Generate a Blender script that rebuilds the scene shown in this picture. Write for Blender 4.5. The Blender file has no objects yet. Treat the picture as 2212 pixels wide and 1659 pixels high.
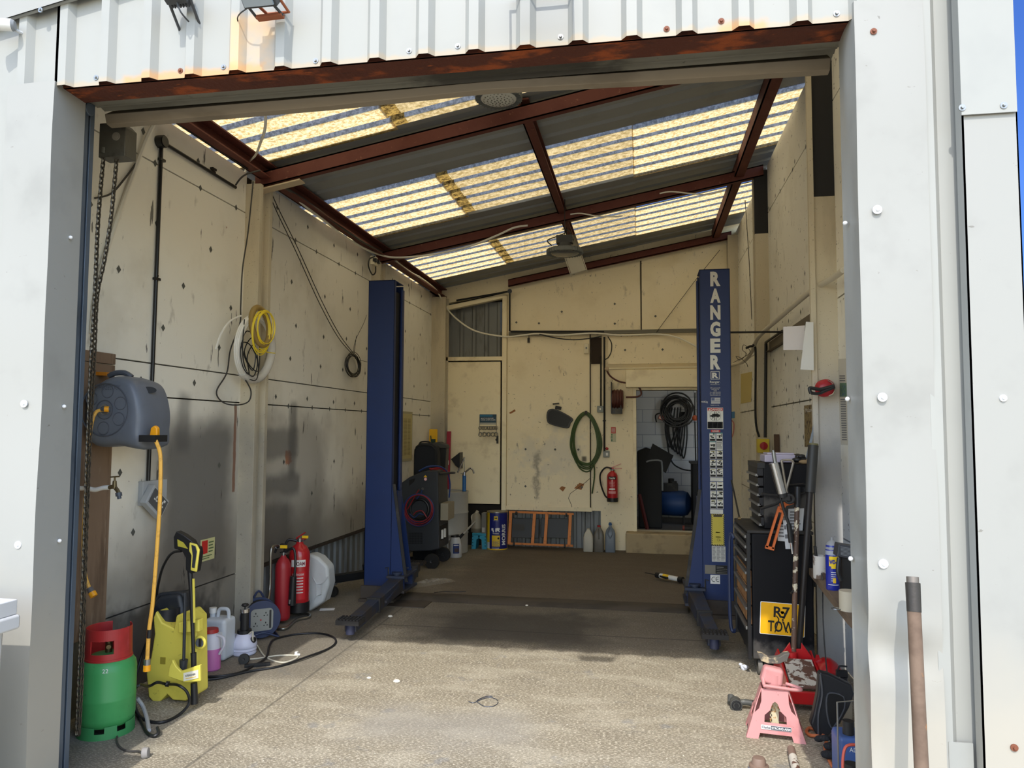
import bpy, math, random
from mathutils import Vector, Matrix, Euler
random.seed(7)
sc = bpy.context.scene
COL = sc.collection
# ---------------------------------------------------------------- camera
W_, H_ = 2212, 1659
F_, CX, CY, HC = 1600.0, 1106.0, 829.5, 1.65
def _n(v): return v.normalized()
vy = _n(Vector((1388-CX, 930-CY, F_)))
vx = -Vector((-8100-CX, 888-CY, F_)); vx = _n(vx - vy*vx.dot(vy))
vz = vx.cross(vy)
CAMP = Vector((0, 0, HC))
cam = bpy.data.cameras.new('camera'); camo = bpy.data.objects.new('camera', cam); COL.objects.link(camo)
cam.sensor_width = 36.0; cam.lens = F_/W_*36.0; cam.clip_end = 300; cam.clip_start = .05
right = Vector((vx[0], vy[0], vz[0])); down = Vector((vx[1], vy[1], vz[1])); fwd = Vector((vx[2], vy[2], vz[2]))
m = Matrix.Identity(4)
for i in range(3):
    m[i][0] = right[i]; m[i][1] = -down[i]; m[i][2] = -fwd[i]; m[i][3] = CAMP[i]
camo.matrix_world = m
sc.camera = camo
# ---------------------------------------------------------------- light
world = bpy.data.worlds.new('sky'); sc.world = world; world.use_nodes = True
wn = world.node_tree; wn.nodes.clear()
sky = wn.nodes.new('ShaderNodeTexSky'); sky.sky_type = 'NISHITA'; sky.sun_disc = False
sky.sun_elevation = math.radians(49.5); sky.sun_rotation = math.radians(180); sky.air_density = 1.0; sky.dust_density = 1.0; sky.ozone_density = 1.6
bg = wn.nodes.new('ShaderNodeBackground'); bg.inputs[1].default_value = 0.38
wo = wn.nodes.new('ShaderNodeOutputWorld')
# the sky is palest around the sun behind the camera and deepest opposite it
tcw = wn.nodes.new('ShaderNodeTexCoord'); spw = wn.nodes.new('ShaderNodeSeparateXYZ'); mrw = wn.nodes.new('ShaderNodeMapRange'); mxw = wn.nodes.new('ShaderNodeMix'); mlw = wn.nodes.new('ShaderNodeMix')
mxw.data_type = 'RGBA'; mlw.data_type = 'RGBA'; mlw.blend_type = 'MULTIPLY'; mlw.inputs[0].default_value = 1
wn.links.new(tcw.outputs['Generated'], spw.inputs[0]); wn.links.new(spw.outputs['Y'], mrw.inputs[0]); mrw.inputs[1].default_value = 0.0; mrw.inputs[2].default_value = .65
wn.links.new(mrw.outputs[0], mxw.inputs[0]); mxw.inputs[6].default_value = (1.10, 1.05, .98, 1); mxw.inputs[7].default_value = (.13, .21, .42, 1)
wn.links.new(sky.outputs[0], mlw.inputs[6]); wn.links.new(mxw.outputs[2], mlw.inputs[7]); wn.links.new(mlw.outputs[2], bg.inputs[0]); wn.links.new(bg.outputs[0], wo.inputs[0])
sun = bpy.data.lights.new('sun', 'SUN'); sun.energy = 2.55; sun.angle = math.radians(.6); sun.color = (1, .965, .9)
suno = bpy.data.objects.new('sun', sun); COL.objects.link(suno)
suno.rotation_euler = Vector((.02, 1, -1.17)).to_track_quat('-Z', 'Y').to_euler()
suno.location = (0, -6, 9)
sc.view_settings.view_transform = 'Standard'; sc.view_settings.look = 'None'
sc.view_settings.gamma = 1; sc.view_settings.use_curve_mapping = False
sc.view_settings.exposure = 0.37
# ---------------------------------------------------------------- pixel -> place helpers
def ray(u, v):
    return right*((u-CX)/F_) + down*((v-CY)/F_) + fwd
def onz(u, v, z=0.0):
    d = ray(u, v); return CAMP + d*((z-HC)/d.z)
def ony(u, v, y):
    d = ray(u, v); return CAMP + d*(y/d.y)
def onx(u, v, x):
    d = ray(u, v); return CAMP + d*(x/d.x)
XL, XR, YB, YF = -3.20, 1.38, 11.2, 2.9
def fz(y): return 0.0 if y < 7.3 else -0.12*min(1, (y-7.3)/3.9)
def onf(u, v):
    z = 0
    for _ in range(8):
        p = onz(u, v, z); z = fz(p.y)
    return p
def dep(p): return (Vector(p)-CAMP).dot(fwd)
def mpp(p): return dep(p)/F_
def roofz(x): return 3.85 + .185*(x-XL)
# ---------------------------------------------------------------- materials
_M = {}
def lin(c):
    return tuple(((x/255)/12.92 if x/255 <= .04045 else ((x/255+.055)/1.055)**2.4) for x in c)
class NT:
    def __init__(s, name):
        s.m = bpy.data.materials.new(name); s.m.use_nodes = True; s.t = s.m.node_tree; s.t.nodes.clear()
        s.co = None
    def n(s, k, **kw):
        x = s.t.nodes.new(k)
        for a, b in kw.items(): setattr(x, a, b)
        return x
    def l(s, a, b): s.t.links.new(a, b)
    def math(s, op, a, b=None, c=None, clamp=False):
        x = s.n('ShaderNodeMath', operation=op); x.use_clamp = clamp
        for i, q in enumerate((a, b, c)):
            if q is None: continue
            if isinstance(q, (int, float)): x.inputs[i].default_value = q
            else: s.l(q, x.inputs[i])
        return x.outputs[0]
    def coord(s, stretch=(1, 1, 1)):
        if s.co is None: s.co = s.n('ShaderNodeTexCoord').outputs['Object']
        if tuple(stretch) == (1, 1, 1): return s.co
        mp = s.n('ShaderNodeMapping'); mp.inputs['Scale'].default_value = stretch; s.l(s.co, mp.inputs[0]); return mp.outputs[0]
    def noise(s, scale, stretch=(1, 1, 1), detail=4, rough=.6, dist=0):
        x = s.n('ShaderNodeTexNoise'); x.inputs['Scale'].default_value = scale; x.inputs['Detail'].default_value = detail
        x.inputs['Roughness'].default_value = rough; x.inputs['Distortion'].default_value = dist
        s.l(s.coord(stretch), x.inputs['Vector']); return x.outputs['Fac']
    def ramp(s, f, lo, hi, a=0., b=1., smooth=True):
        x = s.n('ShaderNodeMapRange'); x.interpolation_type = 'SMOOTHSTEP' if smooth else 'LINEAR'
        for i, q in enumerate((lo, hi, a, b)): x.inputs[i+1].default_value = q
        s.l(f, x.inputs[0]); return x.outputs[0]
    def mix(s, f, a, b):
        x = s.n('ShaderNodeMix', data_type='RGBA'); x.clamp_factor = True
        for q, k in ((f, 0), (a, 6), (b, 7)):
            if isinstance(q, (int, float)): x.inputs[k].default_value = q
            elif isinstance(q, tuple): x.inputs[k].default_value = (*q[:3], 1)
            else: s.l(q, x.inputs[k])
        return x.outputs[2]
    def boxmask(s, box, soft, nscale=2.5, namp=.15):
        sep = s.n('ShaderNodeSeparateXYZ'); s.l(s.coord(), sep.inputs[0])
        nz = s.math('MULTIPLY', s.math('SUBTRACT', s.noise(nscale, detail=3), .5), namp*2)
        f = None
        for k, r in zip('XYZ', box):
            if r is None: continue
            v = s.math('ADD', sep.outputs[k], nz)
            a = s.ramp(v, r[0]-soft, r[0]+soft); b = s.ramp(v, r[1]-soft, r[1]+soft, 1, 0)
            q = s.math('MULTIPLY', a, b); f = q if f is None else s.math('MULTIPLY', f, q)
        return f
def mat(name, c, r=.5, m=0., layers=(), bump=None, emit=None, alpha=None, trans=0., coat=0., ior=None, spec=None):
    """layers: ('n',colour,scale,lo,hi,amount[,stretch]) noise patch; ('b',colour,box,soft,amount[,nscale,namp]) stained or shaded patch with a shape"""
    if name in _M: return _M[name]
    t = NT(name); p = t.n('ShaderNodeBsdfPrincipled'); o = t.n('ShaderNodeOutputMaterial'); t.l(p.outputs[0], o.inputs[0])
    col = tuple(c)
    for L in layers:
        if L[0] == 'n':
            f = t.ramp(t.noise(L[2], L[6] if len(L) > 6 else (1, 1, 1)), L[3], L[4]); f = t.math('MULTIPLY', f, L[5])
        else:
            f = t.boxmask(L[2], L[3], *(L[5:7] if len(L) > 5 else ())); f = t.math('MULTIPLY', f, L[4])
        col = t.mix(f, col, tuple(L[1]))
    if isinstance(col, tuple): p.inputs['Base Color'].default_value = (*col, 1)
    else: t.l(col, p.inputs['Base Color'])
    p.inputs['Roughness'].default_value = r; p.inputs['Metallic'].default_value = m
    if trans: p.inputs['Transmission Weight'].default_value = trans
    if ior: p.inputs['IOR'].default_value = ior
    if coat: p.inputs['Coat Weight'].default_value = coat
    if alpha is not None: p.inputs['Alpha'].default_value = alpha
    if spec is not None: p.inputs['Specular IOR Level'].default_value = spec
    if bump:
        b = t.n('ShaderNodeBump'); b.inputs['Strength'].default_value = bump[1]; b.inputs['Distance'].default_value = bump[2] if len(bump) > 2 else .01
        t.l(t.noise(bump[0], bump[3] if len(bump) > 3 else (1, 1, 1)), b.inputs['Height']); t.l(b.outputs[0], p.inputs['Normal'])
    _M[name] = t.m; return t.m
def translucent(name, c, c2, tr=.6, scale=14, dirt=(.25, .13, .03), stretch=(1, 1, 1), mask=None):
    t = NT(name); o = t.n('ShaderNodeOutputMaterial')
    f = t.ramp(t.noise(scale, stretch, detail=5, rough=.75), .38, .62)
    col = t.mix(f, tuple(c), tuple(c2))
    f2 = t.math('MULTIPLY', t.ramp(t.noise(scale*3.5, (1, 1, 1), detail=3), .66, .74), .6)
    col = t.mix(f2, col, tuple(dirt))
    for b in (mask or ()):
        col = t.mix(t.math('MULTIPLY', t.boxmask(b[0], b[1], 9, .06), b[3]), col, tuple(b[2]))
    tl = t.n('ShaderNodeBsdfTranslucent'); df = t.n('ShaderNodeBsdfDiffuse'); mx = t.n('ShaderNodeMixShader')
    t.l(col, tl.inputs[0]); t.l(col, df.inputs[0]); mx.inputs[0].default_value = tr
    t.l(df.outputs[0], mx.inputs[1]); t.l(tl.outputs[0], mx.inputs[2]); t.l(mx.outputs[0], o.inputs[0])
    _M[name] = t.m; return t.m
# ---------------------------------------------------------------- object helpers
ORG = {}
def tag(o, label=None, cat=None, group=None, kind=None):
    for k, v in (('label', label), ('category', cat), ('group', group), ('kind', kind)):
        if v: o[k] = v
    return o
def thing(name, label, cat, loc=(0, 0, 0), group=None):
    o = bpy.data.objects.new(name, None); COL.objects.link(o); o.location = loc; o.empty_display_size = .05
    ORG[o.name] = Vector(loc); return tag(o, label, cat, group)
def spline(pts, n=8, closed=False):
    P = [Vector(p) for p in pts]; out = []; N = len(P)
    if N < 3: return P
    for i in range(N if closed else N-1):
        if closed: a, b, c, d = P[i-1], P[i], P[(i+1) % N], P[(i+2) % N]
        else: a, b, c, d = P[max(i-1, 0)], P[i], P[i+1], P[min(i+2, N-1)]
        for k in range(n):
            t = k/n
            out.append(.5*((2*b)+(c-a)*t+(2*a-5*b+4*c-d)*t*t+(3*b-a-3*c+d)*t**3))
    if not closed: out.append(P[-1])
    return out
class MB:
    def __init__(s): s.v = []; s.f = []; s.mi = []; s.cur = 0; s.T = None
    def add(s, vs, fs, mi=None):
        b = len(s.v); T = s.T
        s.v += [(T @ Vector(v)) if T else Vector(v) for v in vs]
        s.f += [tuple(b+i for i in f) for f in fs]; s.mi += [s.cur if mi is None else mi]*len(fs); return s
    def box(s, x0, x1, y0, y1, z0, z1, mi=None):
        if x0 > x1: x0, x1 = x1, x0
        if y0 > y1: y0, y1 = y1, y0
        if z0 > z1: z0, z1 = z1, z0
        return s.add([(x0, y0, z0), (x1, y0, z0), (x1, y1, z0), (x0, y1, z0), (x0, y0, z1), (x1, y0, z1), (x1, y1, z1), (x0, y1, z1)],
                     [(0, 3, 2, 1), (4, 5, 6, 7), (0, 1, 5, 4), (1, 2, 6, 5), (2, 3, 7, 6), (3, 0, 4, 7)], mi)
    def cbox(s, c, size, rot=(0, 0, 0), mi=None, taper=1.):
        R = Euler(rot).to_matrix() if not isinstance(rot, Matrix) else rot
        a, b, d = size[0]/2, size[1]/2, size[2]/2; c = Vector(c); vs = []
        for z, t in ((-d, 1.), (d, taper)):
            for x, y in ((-a, -b), (a, -b), (a, b), (-a, b)): vs.append(c + R @ Vector((x*t, y*t, z)))
        return s.add(vs, [(0, 3, 2, 1), (4, 5, 6, 7), (0, 1, 5, 4), (1, 2, 6, 5), (2, 3, 7, 6), (3, 0, 4, 7)], mi)
    def bar(s, p0, p1, w, h, up=(0, 0, 1), mi=None, w1=None, h1=None):
        p0, p1 = Vector(p0), Vector(p1); d = (p1-p0).normalized(); up = Vector(up)
        sd = d.cross(up)
        if sd.length < 1e-4: sd = d.cross(Vector((1, 0, 0)))
        sd.normalize(); u = sd.cross(d).normalized(); vs = []
        for p, ww, hh in ((p0, w, h), (p1, w1 or w, h1 or h)):
            for a, b in ((-1, -1), (1, -1), (1, 1), (-1, 1)): vs.append(p + sd*a*ww/2 + u*b*hh/2)
        return s.add(vs, [(0, 1, 2, 3), (7, 6, 5, 4), (0, 4, 5, 1), (1, 5, 6, 2), (2, 6, 7, 3), (3, 7, 4, 0)], mi)
    def tube(s, pts, r, n=8, closed=False, mi=None, caps=True):
        P = [Vector(p) for p in pts]; N = len(P)
        rr = r if isinstance(r, (list, tuple)) else [r]*N
        vs = []; fs = []; u = None
        for i in range(N):
            if closed: d = P[(i+1) % N]-P[i-1]
            else: d = P[min(i+1, N-1)]-P[max(i-1, 0)]
            if d.length < 1e-9: d = Vector((0, 0, 1))
            d.normalize()
            if u is None:
                u = d.orthogonal().normalized()
            else:
                u = u - d*u.dot(d)
                u = u.normalized() if u.length > 1e-6 else d.orthogonal().normalized()
            w = d.cross(u)
            for k in range(n):
                a = 2*math.pi*k/n; vs.append(P[i] + (u*math.cos(a)+w*math.sin(a))*rr[i])
        for i in range(N if closed else N-1):
            j = (i+1) % N
            for k in range(n):
                k2 = (k+1) % n; fs.append((i*n+k, i*n+k2, j*n+k2, j*n+k))
        if not closed and caps:
            fs.append(tuple(range(n-1, -1, -1))); fs.append(tuple((N-1)*n+k for k in range(n)))
        return s.add(vs, fs, mi)
    def cyl(s, p0, p1, r0, r1=None, n=20, mi=None):
        return s.tube([p0, p1], [r0, r0 if r1 is None else r1], n, mi=mi)
    def lathe(s, prof, o=(0, 0, 0), axis=(0, 0, 1), n=28, mi=None, sx=1., sy=1.):
        ax = Vector(axis).normalized(); u = Vector((1, 0, 0)) if abs(ax.z) > .9 else ax.orthogonal().normalized()
        if abs(ax.z) < .9: u = Vector((0, 0, 1)).cross(ax).normalized()
        w = ax.cross(u); o = Vector(o); vs = []; fs = []
        for r, z in prof:
            for k in range(n):
                a = 2*math.pi*k/n; vs.append(o+ax*z+(u*math.cos(a)*sx+w*math.sin(a)*sy)*max(r, 1e-5))
        for i in range(len(prof)-1):
            for k in range(n):
                k2 = (k+1) % n; fs.append((i*n+k, i*n+k2, (i+1)*n+k2, (i+1)*n+k))
        if prof[0][0] > 1e-4: fs.append(tuple(range(n-1, -1, -1)))
        if prof[-1][0] > 1e-4: fs.append(tuple((len(prof)-1)*n+k for k in range(n)))
        return s.add(vs, fs, mi)
    def prism(s, poly, o, ex, ey, ez, mi=None):
        """poly in the ex/ey plane at o, pushed along ez"""
        o, ex, ey, ez = map(Vector, (o, ex, ey, ez)); n = len(poly)
        vs = [o+ex*a+ey*b for a, b in poly]+[o+ex*a+ey*b+ez for a, b in poly]
        fs = [tuple(range(n-1, -1, -1)), tuple(range(n, 2*n))]+[(i, (i+1) % n, n+(i+1) % n, n+i) for i in range(n)]
        return s.add(vs, fs, mi)
    def sphere(s, c, r, n=14, sc_=(1, 1, 1), mi=None):
        prof = [(math.sin(math.pi*i/10), -math.cos(math.pi*i/10)) for i in range(11)]
        b = len(s.v); s.lathe(prof, (0, 0, 0), (0, 0, 1), n, mi); c = Vector(c)
        for i in range(b, len(s.v)):
            q = s.v[i] if not s.T else s.T.inverted() @ s.v[i]
            q = Vector((q.x*r*sc_[0], q.y*r*sc_[1], q.z*r*sc_[2]))+c
            s.v[i] = (s.T @ q) if s.T else q
        return s
    def ring(s, c, R, r, nrm=(0, 0, 1), n=32, k=8, mi=None, sx=1, sy=1, a0=0., a1=None):
        nrm = Vector(nrm).normalized(); u = nrm.orthogonal().normalized()
        if abs(nrm.z) < .9: u = Vector((0, 0, 1)).cross(nrm).normalized()
        w = nrm.cross(u); c = Vector(c); full = a1 is None; a1_ = 2*math.pi if full else a1
        pts = [c+(u*math.cos(a0+(a1_-a0)*i/n)*sx+w*math.sin(a0+(a1_-a0)*i/n)*sy)*R for i in range(n if full else n+1)]
        return s.tube(pts, r, k, closed=full, mi=mi)
    def obj(s, name, mats, parent=None, bevel=0., seg=2, flat=False, sub=0, angle=38, label=None, cat=None, group=None, kind=None, solid=0):
        if not isinstance(mats, (list, tuple)): mats = [mats]
        vs = s.v
        if parent is not None: org = ORG.get(parent.name, Vector((0, 0, 0)))
        elif kind == 'structure': org = Vector((0, 0, 0))
        else:
            org = Vector((sum(v.x for v in vs)/len(vs), sum(v.y for v in vs)/len(vs), min(v.z for v in vs)))
        me = bpy.data.meshes.new(name); me.from_pydata([v-org for v in vs], [], s.f)
        for q in mats: me.materials.append(q)
        for p, k in zip(me.polygons, s.mi): p.material_index = min(k, len(mats)-1)
        me.update()
        if not flat:
            for p in me.polygons: p.use_smooth = True
            me.set_sharp_from_angle(angle=math.radians(angle))
        o = bpy.data.objects.new(name, me); COL.objects.link(o)
        if parent is not None: o.parent = parent
        else: o.location = org
        ORG[o.name] = org
        if solid:
            q = o.modifiers.new('thick', 'SOLIDIFY'); q.thickness = solid; q.offset = 0
        if bevel:
            b = o.modifiers.new('bevel', 'BEVEL'); b.width = bevel; b.segments = seg; b.limit_method = 'ANGLE'; b.angle_limit = math.radians(40); b.harden_normals = True
        if sub:
            q = o.modifiers.new('sub', 'SUBSURF'); q.levels = sub; q.render_levels = sub
        return tag(o, label, cat, group, kind)
XA, YA, ZA = Vector((1, 0, 0)), Vector((0, 1, 0)), Vector((0, 0, 1))
def text(name, s, o, ex, ey, w, h, m_, parent, bold=0., thick=.0008):
    """lettering fitted in the w x h box whose lower left corner is o"""
    cu = bpy.data.curves.new(name, 'FONT'); cu.body = s; cu.size = 1; cu.offset = bold; cu.extrude = 0; cu.resolution_u = 3
    to = bpy.data.objects.new(name, cu); me = bpy.data.meshes.new_from_object(to); bpy.data.objects.remove(to)
    vs = [v.co.copy() for v in me.vertices]
    if not vs: return
    x0 = min(v.x for v in vs); x1 = max(v.x for v in vs); y0 = min(v.y for v in vs); y1 = max(v.y for v in vs)
    ex, ey, o = Vector(ex), Vector(ey), Vector(o); nz = ex.cross(ey).normalized()*thick
    org = ORG.get(parent.name, Vector((0, 0, 0)))
    for v in me.vertices:
        v.co = o+ex*((v.co.x-x0)/(x1-x0)*w)+ey*((v.co.y-y0)/(y1-y0)*h)+nz-org
    me.materials.clear(); me.materials.append(m_)
    ob = bpy.data.objects.new(name, me); COL.objects.link(ob); ob.parent = parent; ORG[ob.name] = org
    return ob
def copytree(o, parent=None):
    c = o.copy(); COL.objects.link(c)
    if parent: c.parent = parent
    for ch in o.children: copytree(ch, c)
    return c
def arc(c, R, ex, ey, a0, a1, n=16):
    c, ex, ey = Vector(c), Vector(ex), Vector(ey)
    return [c+ex*(R*math.cos(math.radians(a0+(a1-a0)*i/n)))+ey*(R*math.sin(math.radians(a0+(a1-a0)*i/n))) for i in range(n+1)]
def rrect(w, h, r, n=4):
    out = []
    for cx, cy, a in ((w-r, r, -90), (w-r, h-r, 0), (r, h-r, 90), (r, r, 180)):
        for i in range(n+1):
            t = math.radians(a+90*i/n); out.append((cx+r*math.cos(t), cy+r*math.sin(t)))
    return out
# ---------------------------------------------------------------- common materials
K = lambda n, c, r=.5, m_=0., **k: mat(n, lin(c), r, m_, **k)
BLACK = K('black plastic', (26, 27, 29), .45)
RUBBER = K('black rubber', (22, 22, 23), .7)
DIRTYBLACK = K('dirty black metal', (36, 35, 34), .6, layers=[('n', lin((84, 78, 70)), 7, .5, .75, .6)])
STEEL = K('galvanised steel', (150, 152, 152), .38, .9)
CHROME = K('bright steel', (200, 202, 205), .22, 1.)
WHITE = K('white plastic', (226, 226, 222), .4)
PAPER = K('paper', (232, 232, 230), .8)
INK = K('ink black', (18, 18, 20), .7)
RED = K('red enamel', (172, 22, 28), .3, coat=.4)
YEL = K('yellow plastic', (240, 196, 40), .4)
ORG_ = K('orange yellow plastic', (236, 160, 20), .4)
GREYP = K('grey plastic', (128, 132, 136), .5)
BRASS = K('dull brass', (112, 98, 70), .4, .8)
GLASSY = K('dark glass', (20, 24, 30), .08)
# ================================================================ THE SETTING
STR = dict(kind='structure')
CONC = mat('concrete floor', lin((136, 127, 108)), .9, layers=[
    ('n', lin((168, 160, 141)), 2.2, .47, .62, .55, (1, 2.2, 1)), ('n', lin((120, 111, 94)), 1.7, .5, .70, .6, (1, 2.2, 1)),
    ('n', lin((110, 106, 98)), 5, .58, .70, .45, (1, 2, 1)),
    ('n', lin((218, 208, 186)), 115, .52, .60, .75, (.5, 1.5, 1)), ('n', lin((80, 74, 64)), 150, .56, .64, .65, (.45, 1.6, 1)), ('n', lin((250, 244, 228)), 60, .66, .70, .9),
    ('n', lin((120, 122, 124)), 3.6, .62, .72, .5),
    ('b', lin((84, 78, 70)), ((-2.15, 1.2), (5.75, 12), None), .3, .68, 1.6, .5),  # oily shop floor, with the interior's shade also put into its colour
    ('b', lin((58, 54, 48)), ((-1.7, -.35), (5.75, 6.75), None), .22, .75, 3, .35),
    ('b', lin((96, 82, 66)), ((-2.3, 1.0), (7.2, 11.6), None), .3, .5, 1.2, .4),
    ('b', lin((110, 104, 94)), ((-3.3, -2.2), (4.6, 11), None), .2, .65, 2, .3),
    ('b', lin((150, 146, 138)), ((-1.6, -.6), (3.9, 4.35), None), .18, .5, 3, .25),
    ('b', lin((84, 84, 84)), ((-3.2, -2.55), (2.9, 3.9), None), .15, .55, 4, .2),
    ('b', lin((70, 66, 60)), ((-2.212, -2.196), (3.0, 6.9), None), .006, .55, 1, 0),
    ('b', lin((52, 48, 44)), ((-2.2, .7), (6.10, 6.118), None), .008, .7, 2, .02)],
    bump=(60, .5, .004, (.5, 1.8, 1)))
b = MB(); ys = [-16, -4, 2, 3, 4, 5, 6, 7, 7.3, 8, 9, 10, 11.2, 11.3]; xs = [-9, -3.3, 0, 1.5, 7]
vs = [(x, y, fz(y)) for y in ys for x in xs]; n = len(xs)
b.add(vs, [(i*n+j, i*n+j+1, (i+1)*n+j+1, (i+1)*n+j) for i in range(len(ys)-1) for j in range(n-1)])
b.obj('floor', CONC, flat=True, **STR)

def wallmat(name, c, lowc, extra=()):
    return mat(name, c, .72, layers=[('n', lowc, 1.7, .5, .72, .38), ('n', lin((108, 100, 84)), 9, .62, .74, .35, (1, 1, .4)),
        ('n', lin((70, 62, 52)), 34, .71, .75, .75), ('n', lin((150, 92, 56)), 11, .76, .79, .7)]+list(extra), bump=(3.5, .25, .02))
CREAM = lin((234, 231, 220)); DIRT = lin((202, 196, 180))
SPRAY = lin((84, 84, 84))
WL = wallmat('cream painted board left', CREAM, DIRT, [
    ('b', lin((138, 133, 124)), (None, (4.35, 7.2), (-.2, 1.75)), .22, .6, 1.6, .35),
    ('b', SPRAY, (None, (4.55, 5.4), (.5, 1.68)), .13, .78, 2.4, .12), ('b', lin((124, 82, 60)), (None, (5.425, 5.465), (1.15, 1.85)), .006, .85, 9, .012), ('b', lin((168, 104, 62)), (None, (6.30, 6.42), (1.33, 1.45)), .012, .85, 22, .05),
    ('b', SPRAY, (None, (5.75, 6.55), (1.38, 1.66)), .05, .6, 3, .06),
    ('b', SPRAY, (None, (5.75, 6.6), (1.05, 1.24)), .06, .7, 3, .07),
    ('b', SPRAY, (None, (5.7, 6.45), (.5, 1.0)), .10, .8, 3, .1),
    ('b', SPRAY, (None, (6.36, 6.5), (1.2, 1.88)), .05, .65, 3, .05),
    ('b', SPRAY, (None, (4.7, 4.85), (1.5, 1.9)), .05, .55, 3, .05),
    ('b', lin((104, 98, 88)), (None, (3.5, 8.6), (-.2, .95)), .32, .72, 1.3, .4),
    ('n', lin((30, 28, 26)), 16, .665, .69, .8, (1, 1, .16)),
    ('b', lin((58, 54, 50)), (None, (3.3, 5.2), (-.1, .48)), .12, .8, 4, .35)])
SEAM = K('dark joint', (52, 42, 34), .9)
DIAM = K('grey fixing washer', (92, 94, 90), .6, .2)
CORR = K('grey corrugated sheet', (124, 128, 130), .55, .2, layers=[('n', lin((74, 70, 64)), 5, .5, .7, .6, (1, 1, .3))])
CONCCOL = mat('cream painted column', lin((200, 190, 166)), .8, layers=[('n', lin((150, 140, 120)), 3, .5, .7, .5, (1, 1, .3)),
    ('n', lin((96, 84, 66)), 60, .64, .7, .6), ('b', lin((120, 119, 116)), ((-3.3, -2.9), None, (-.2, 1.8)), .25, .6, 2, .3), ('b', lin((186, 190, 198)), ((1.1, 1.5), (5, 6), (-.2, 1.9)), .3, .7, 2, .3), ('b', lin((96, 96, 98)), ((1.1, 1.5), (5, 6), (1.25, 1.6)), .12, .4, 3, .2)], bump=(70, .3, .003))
REDST = mat('red oxide steel', lin((98, 50, 40)), .75, layers=[('n', lin((84, 34, 26)), 5, .45, .7, .6), ('n', lin((158, 108, 84)), 28, .62, .72, .45)], bump=(40, .2, .003))

def diamond(b, side, y, z, x, s=.021, mi=2):
    d = .0015*side; b.add([(x+d, y-s, z), (x+d, y, z-s*1.25), (x+d, y+s, z), (x+d, y, z+s*1.25)], [(0, 1, 2, 3)], mi)
def corrug(b, o, ex, ez, n_, length, height, period=.1, depth=.02, mi=0, rib=.35):
    """upright corrugated sheet from o along ex, ribs pushed along n_"""
    o, ex, ez, n_ = map(Vector, (o, ex, ez, n_)); k = 0; prof = []
    while k*period < length:
        a = k*period; prof += [(a, 0), (a+period*(.5-rib/2-.1), 0), (a+period*(.5-rib/2), depth), (a+period*(.5+rib/2), depth), (a+period*(.5+rib/2+.1), 0)]; k += 1
    prof = [p for p in prof if p[0] <= length]+[(length, 0)]
    m0 = len(prof); vs = [o+ex*a+n_*d for a, d in prof]+[o+ex*a+n_*d+ez*height for a, d in prof]
    b.add(vs, [(i, i+1, m0+i+1, m0+i) for i in range(m0-1)], mi)
# ---- left wall: boards with joints, washers, sheet at the foot
b = MB(); topL = 3.76
b.box(XL-.12, XL-.06, 3.0, 11.3, -.2, topL, 1)                     # dark backing
seams1 = [-.1, .50, 1.86, 2.08, 3.42, topL]
def boards(y0, y1, zs, x0, x1):
    for a, c in zip(zs[:-1], zs[1:]): b.box(x0, x1, y0, y1, a+.005, c-.005, 0)
boards(2.98, 5.52, seams1, XL-.1, XL)
boards(5.70, 8.40, seams1[1:], XL-.1, XL); boards(8.55, 11.2, seams1[1:], XL-.1, XL)
b.box(XL-.02, XL+.02, 5.72, 11.0, .475, .50, 1)
corrug(b, (XL-.05, 5.7, -.12), (0, 1, 0), (0, 0, .62/.62), (1, 0, 0), 5.4, .62, .15, .022, 3)
for z, y0, st in ((3.62, 3.6, .62), (3.42, 3.4, .5), (3.0, 3.75, .66), (2.62, 3.5, .6), (2.3, 3.9, .62), (1.97, 3.7, .61), (1.86, 5.9, .45), (1.0, 4.3, 1.3), (1.35, 4.1, 1.1)):
    y = y0
    while y < 11:
        if not (5.45 < y < 5.75 or 8.3 < y < 8.6): diamond(b, 1, y+random.uniform(-.05, .05), z+random.uniform(-.04, .04)*(z not in (3.42, 1.86)), XL)
        y += st
b.obj('wall_left', [WL, SEAM, DIAM, CORR], flat=True, **STR)
# ---- right wall
zr1 = onx(1700, 388, XR).z; zr2 = onx(1700, 873, XR).z; zr3 = onx(1705, 715, XR).z
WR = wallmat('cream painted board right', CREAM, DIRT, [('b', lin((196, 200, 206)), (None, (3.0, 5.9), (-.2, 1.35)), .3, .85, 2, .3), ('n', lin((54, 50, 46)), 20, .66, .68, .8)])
b = MB(); b.box(XR+.06, XR+.11, 3.34, 11.3, -.2, 4.62, 1)
zsr = [-.12, .9, zr2, zr3, zr1, 4.6]
for y0, y1 in ((3.34, 5.60), (5.75, 8.42), (8.5, 11.3)):
    for a, c in zip(zsr[:-1], zsr[1:]): b.box(XR, XR+.1, y0, y1, a+.006, c-.006, 0)
for z, y0, st in ((4.1, 5.9, .5), (zr1, 5.85, .6), (3.0, 6.0, .62), (2.7, 6.2, .6), (2.3, 5.9, .55), (2.05, 6.3, .6), (zr2, 5.9, .33), (1.6, 3.3, .7), (2.4, 3.4, .6)):
    y = y0
    while y < 11:
        diamond(b, -1, y+random.uniform(-.05, .05), z, XR); y += st
b.obj('wall_right', [WR, SEAM, DIAM], flat=True, **STR)
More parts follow.
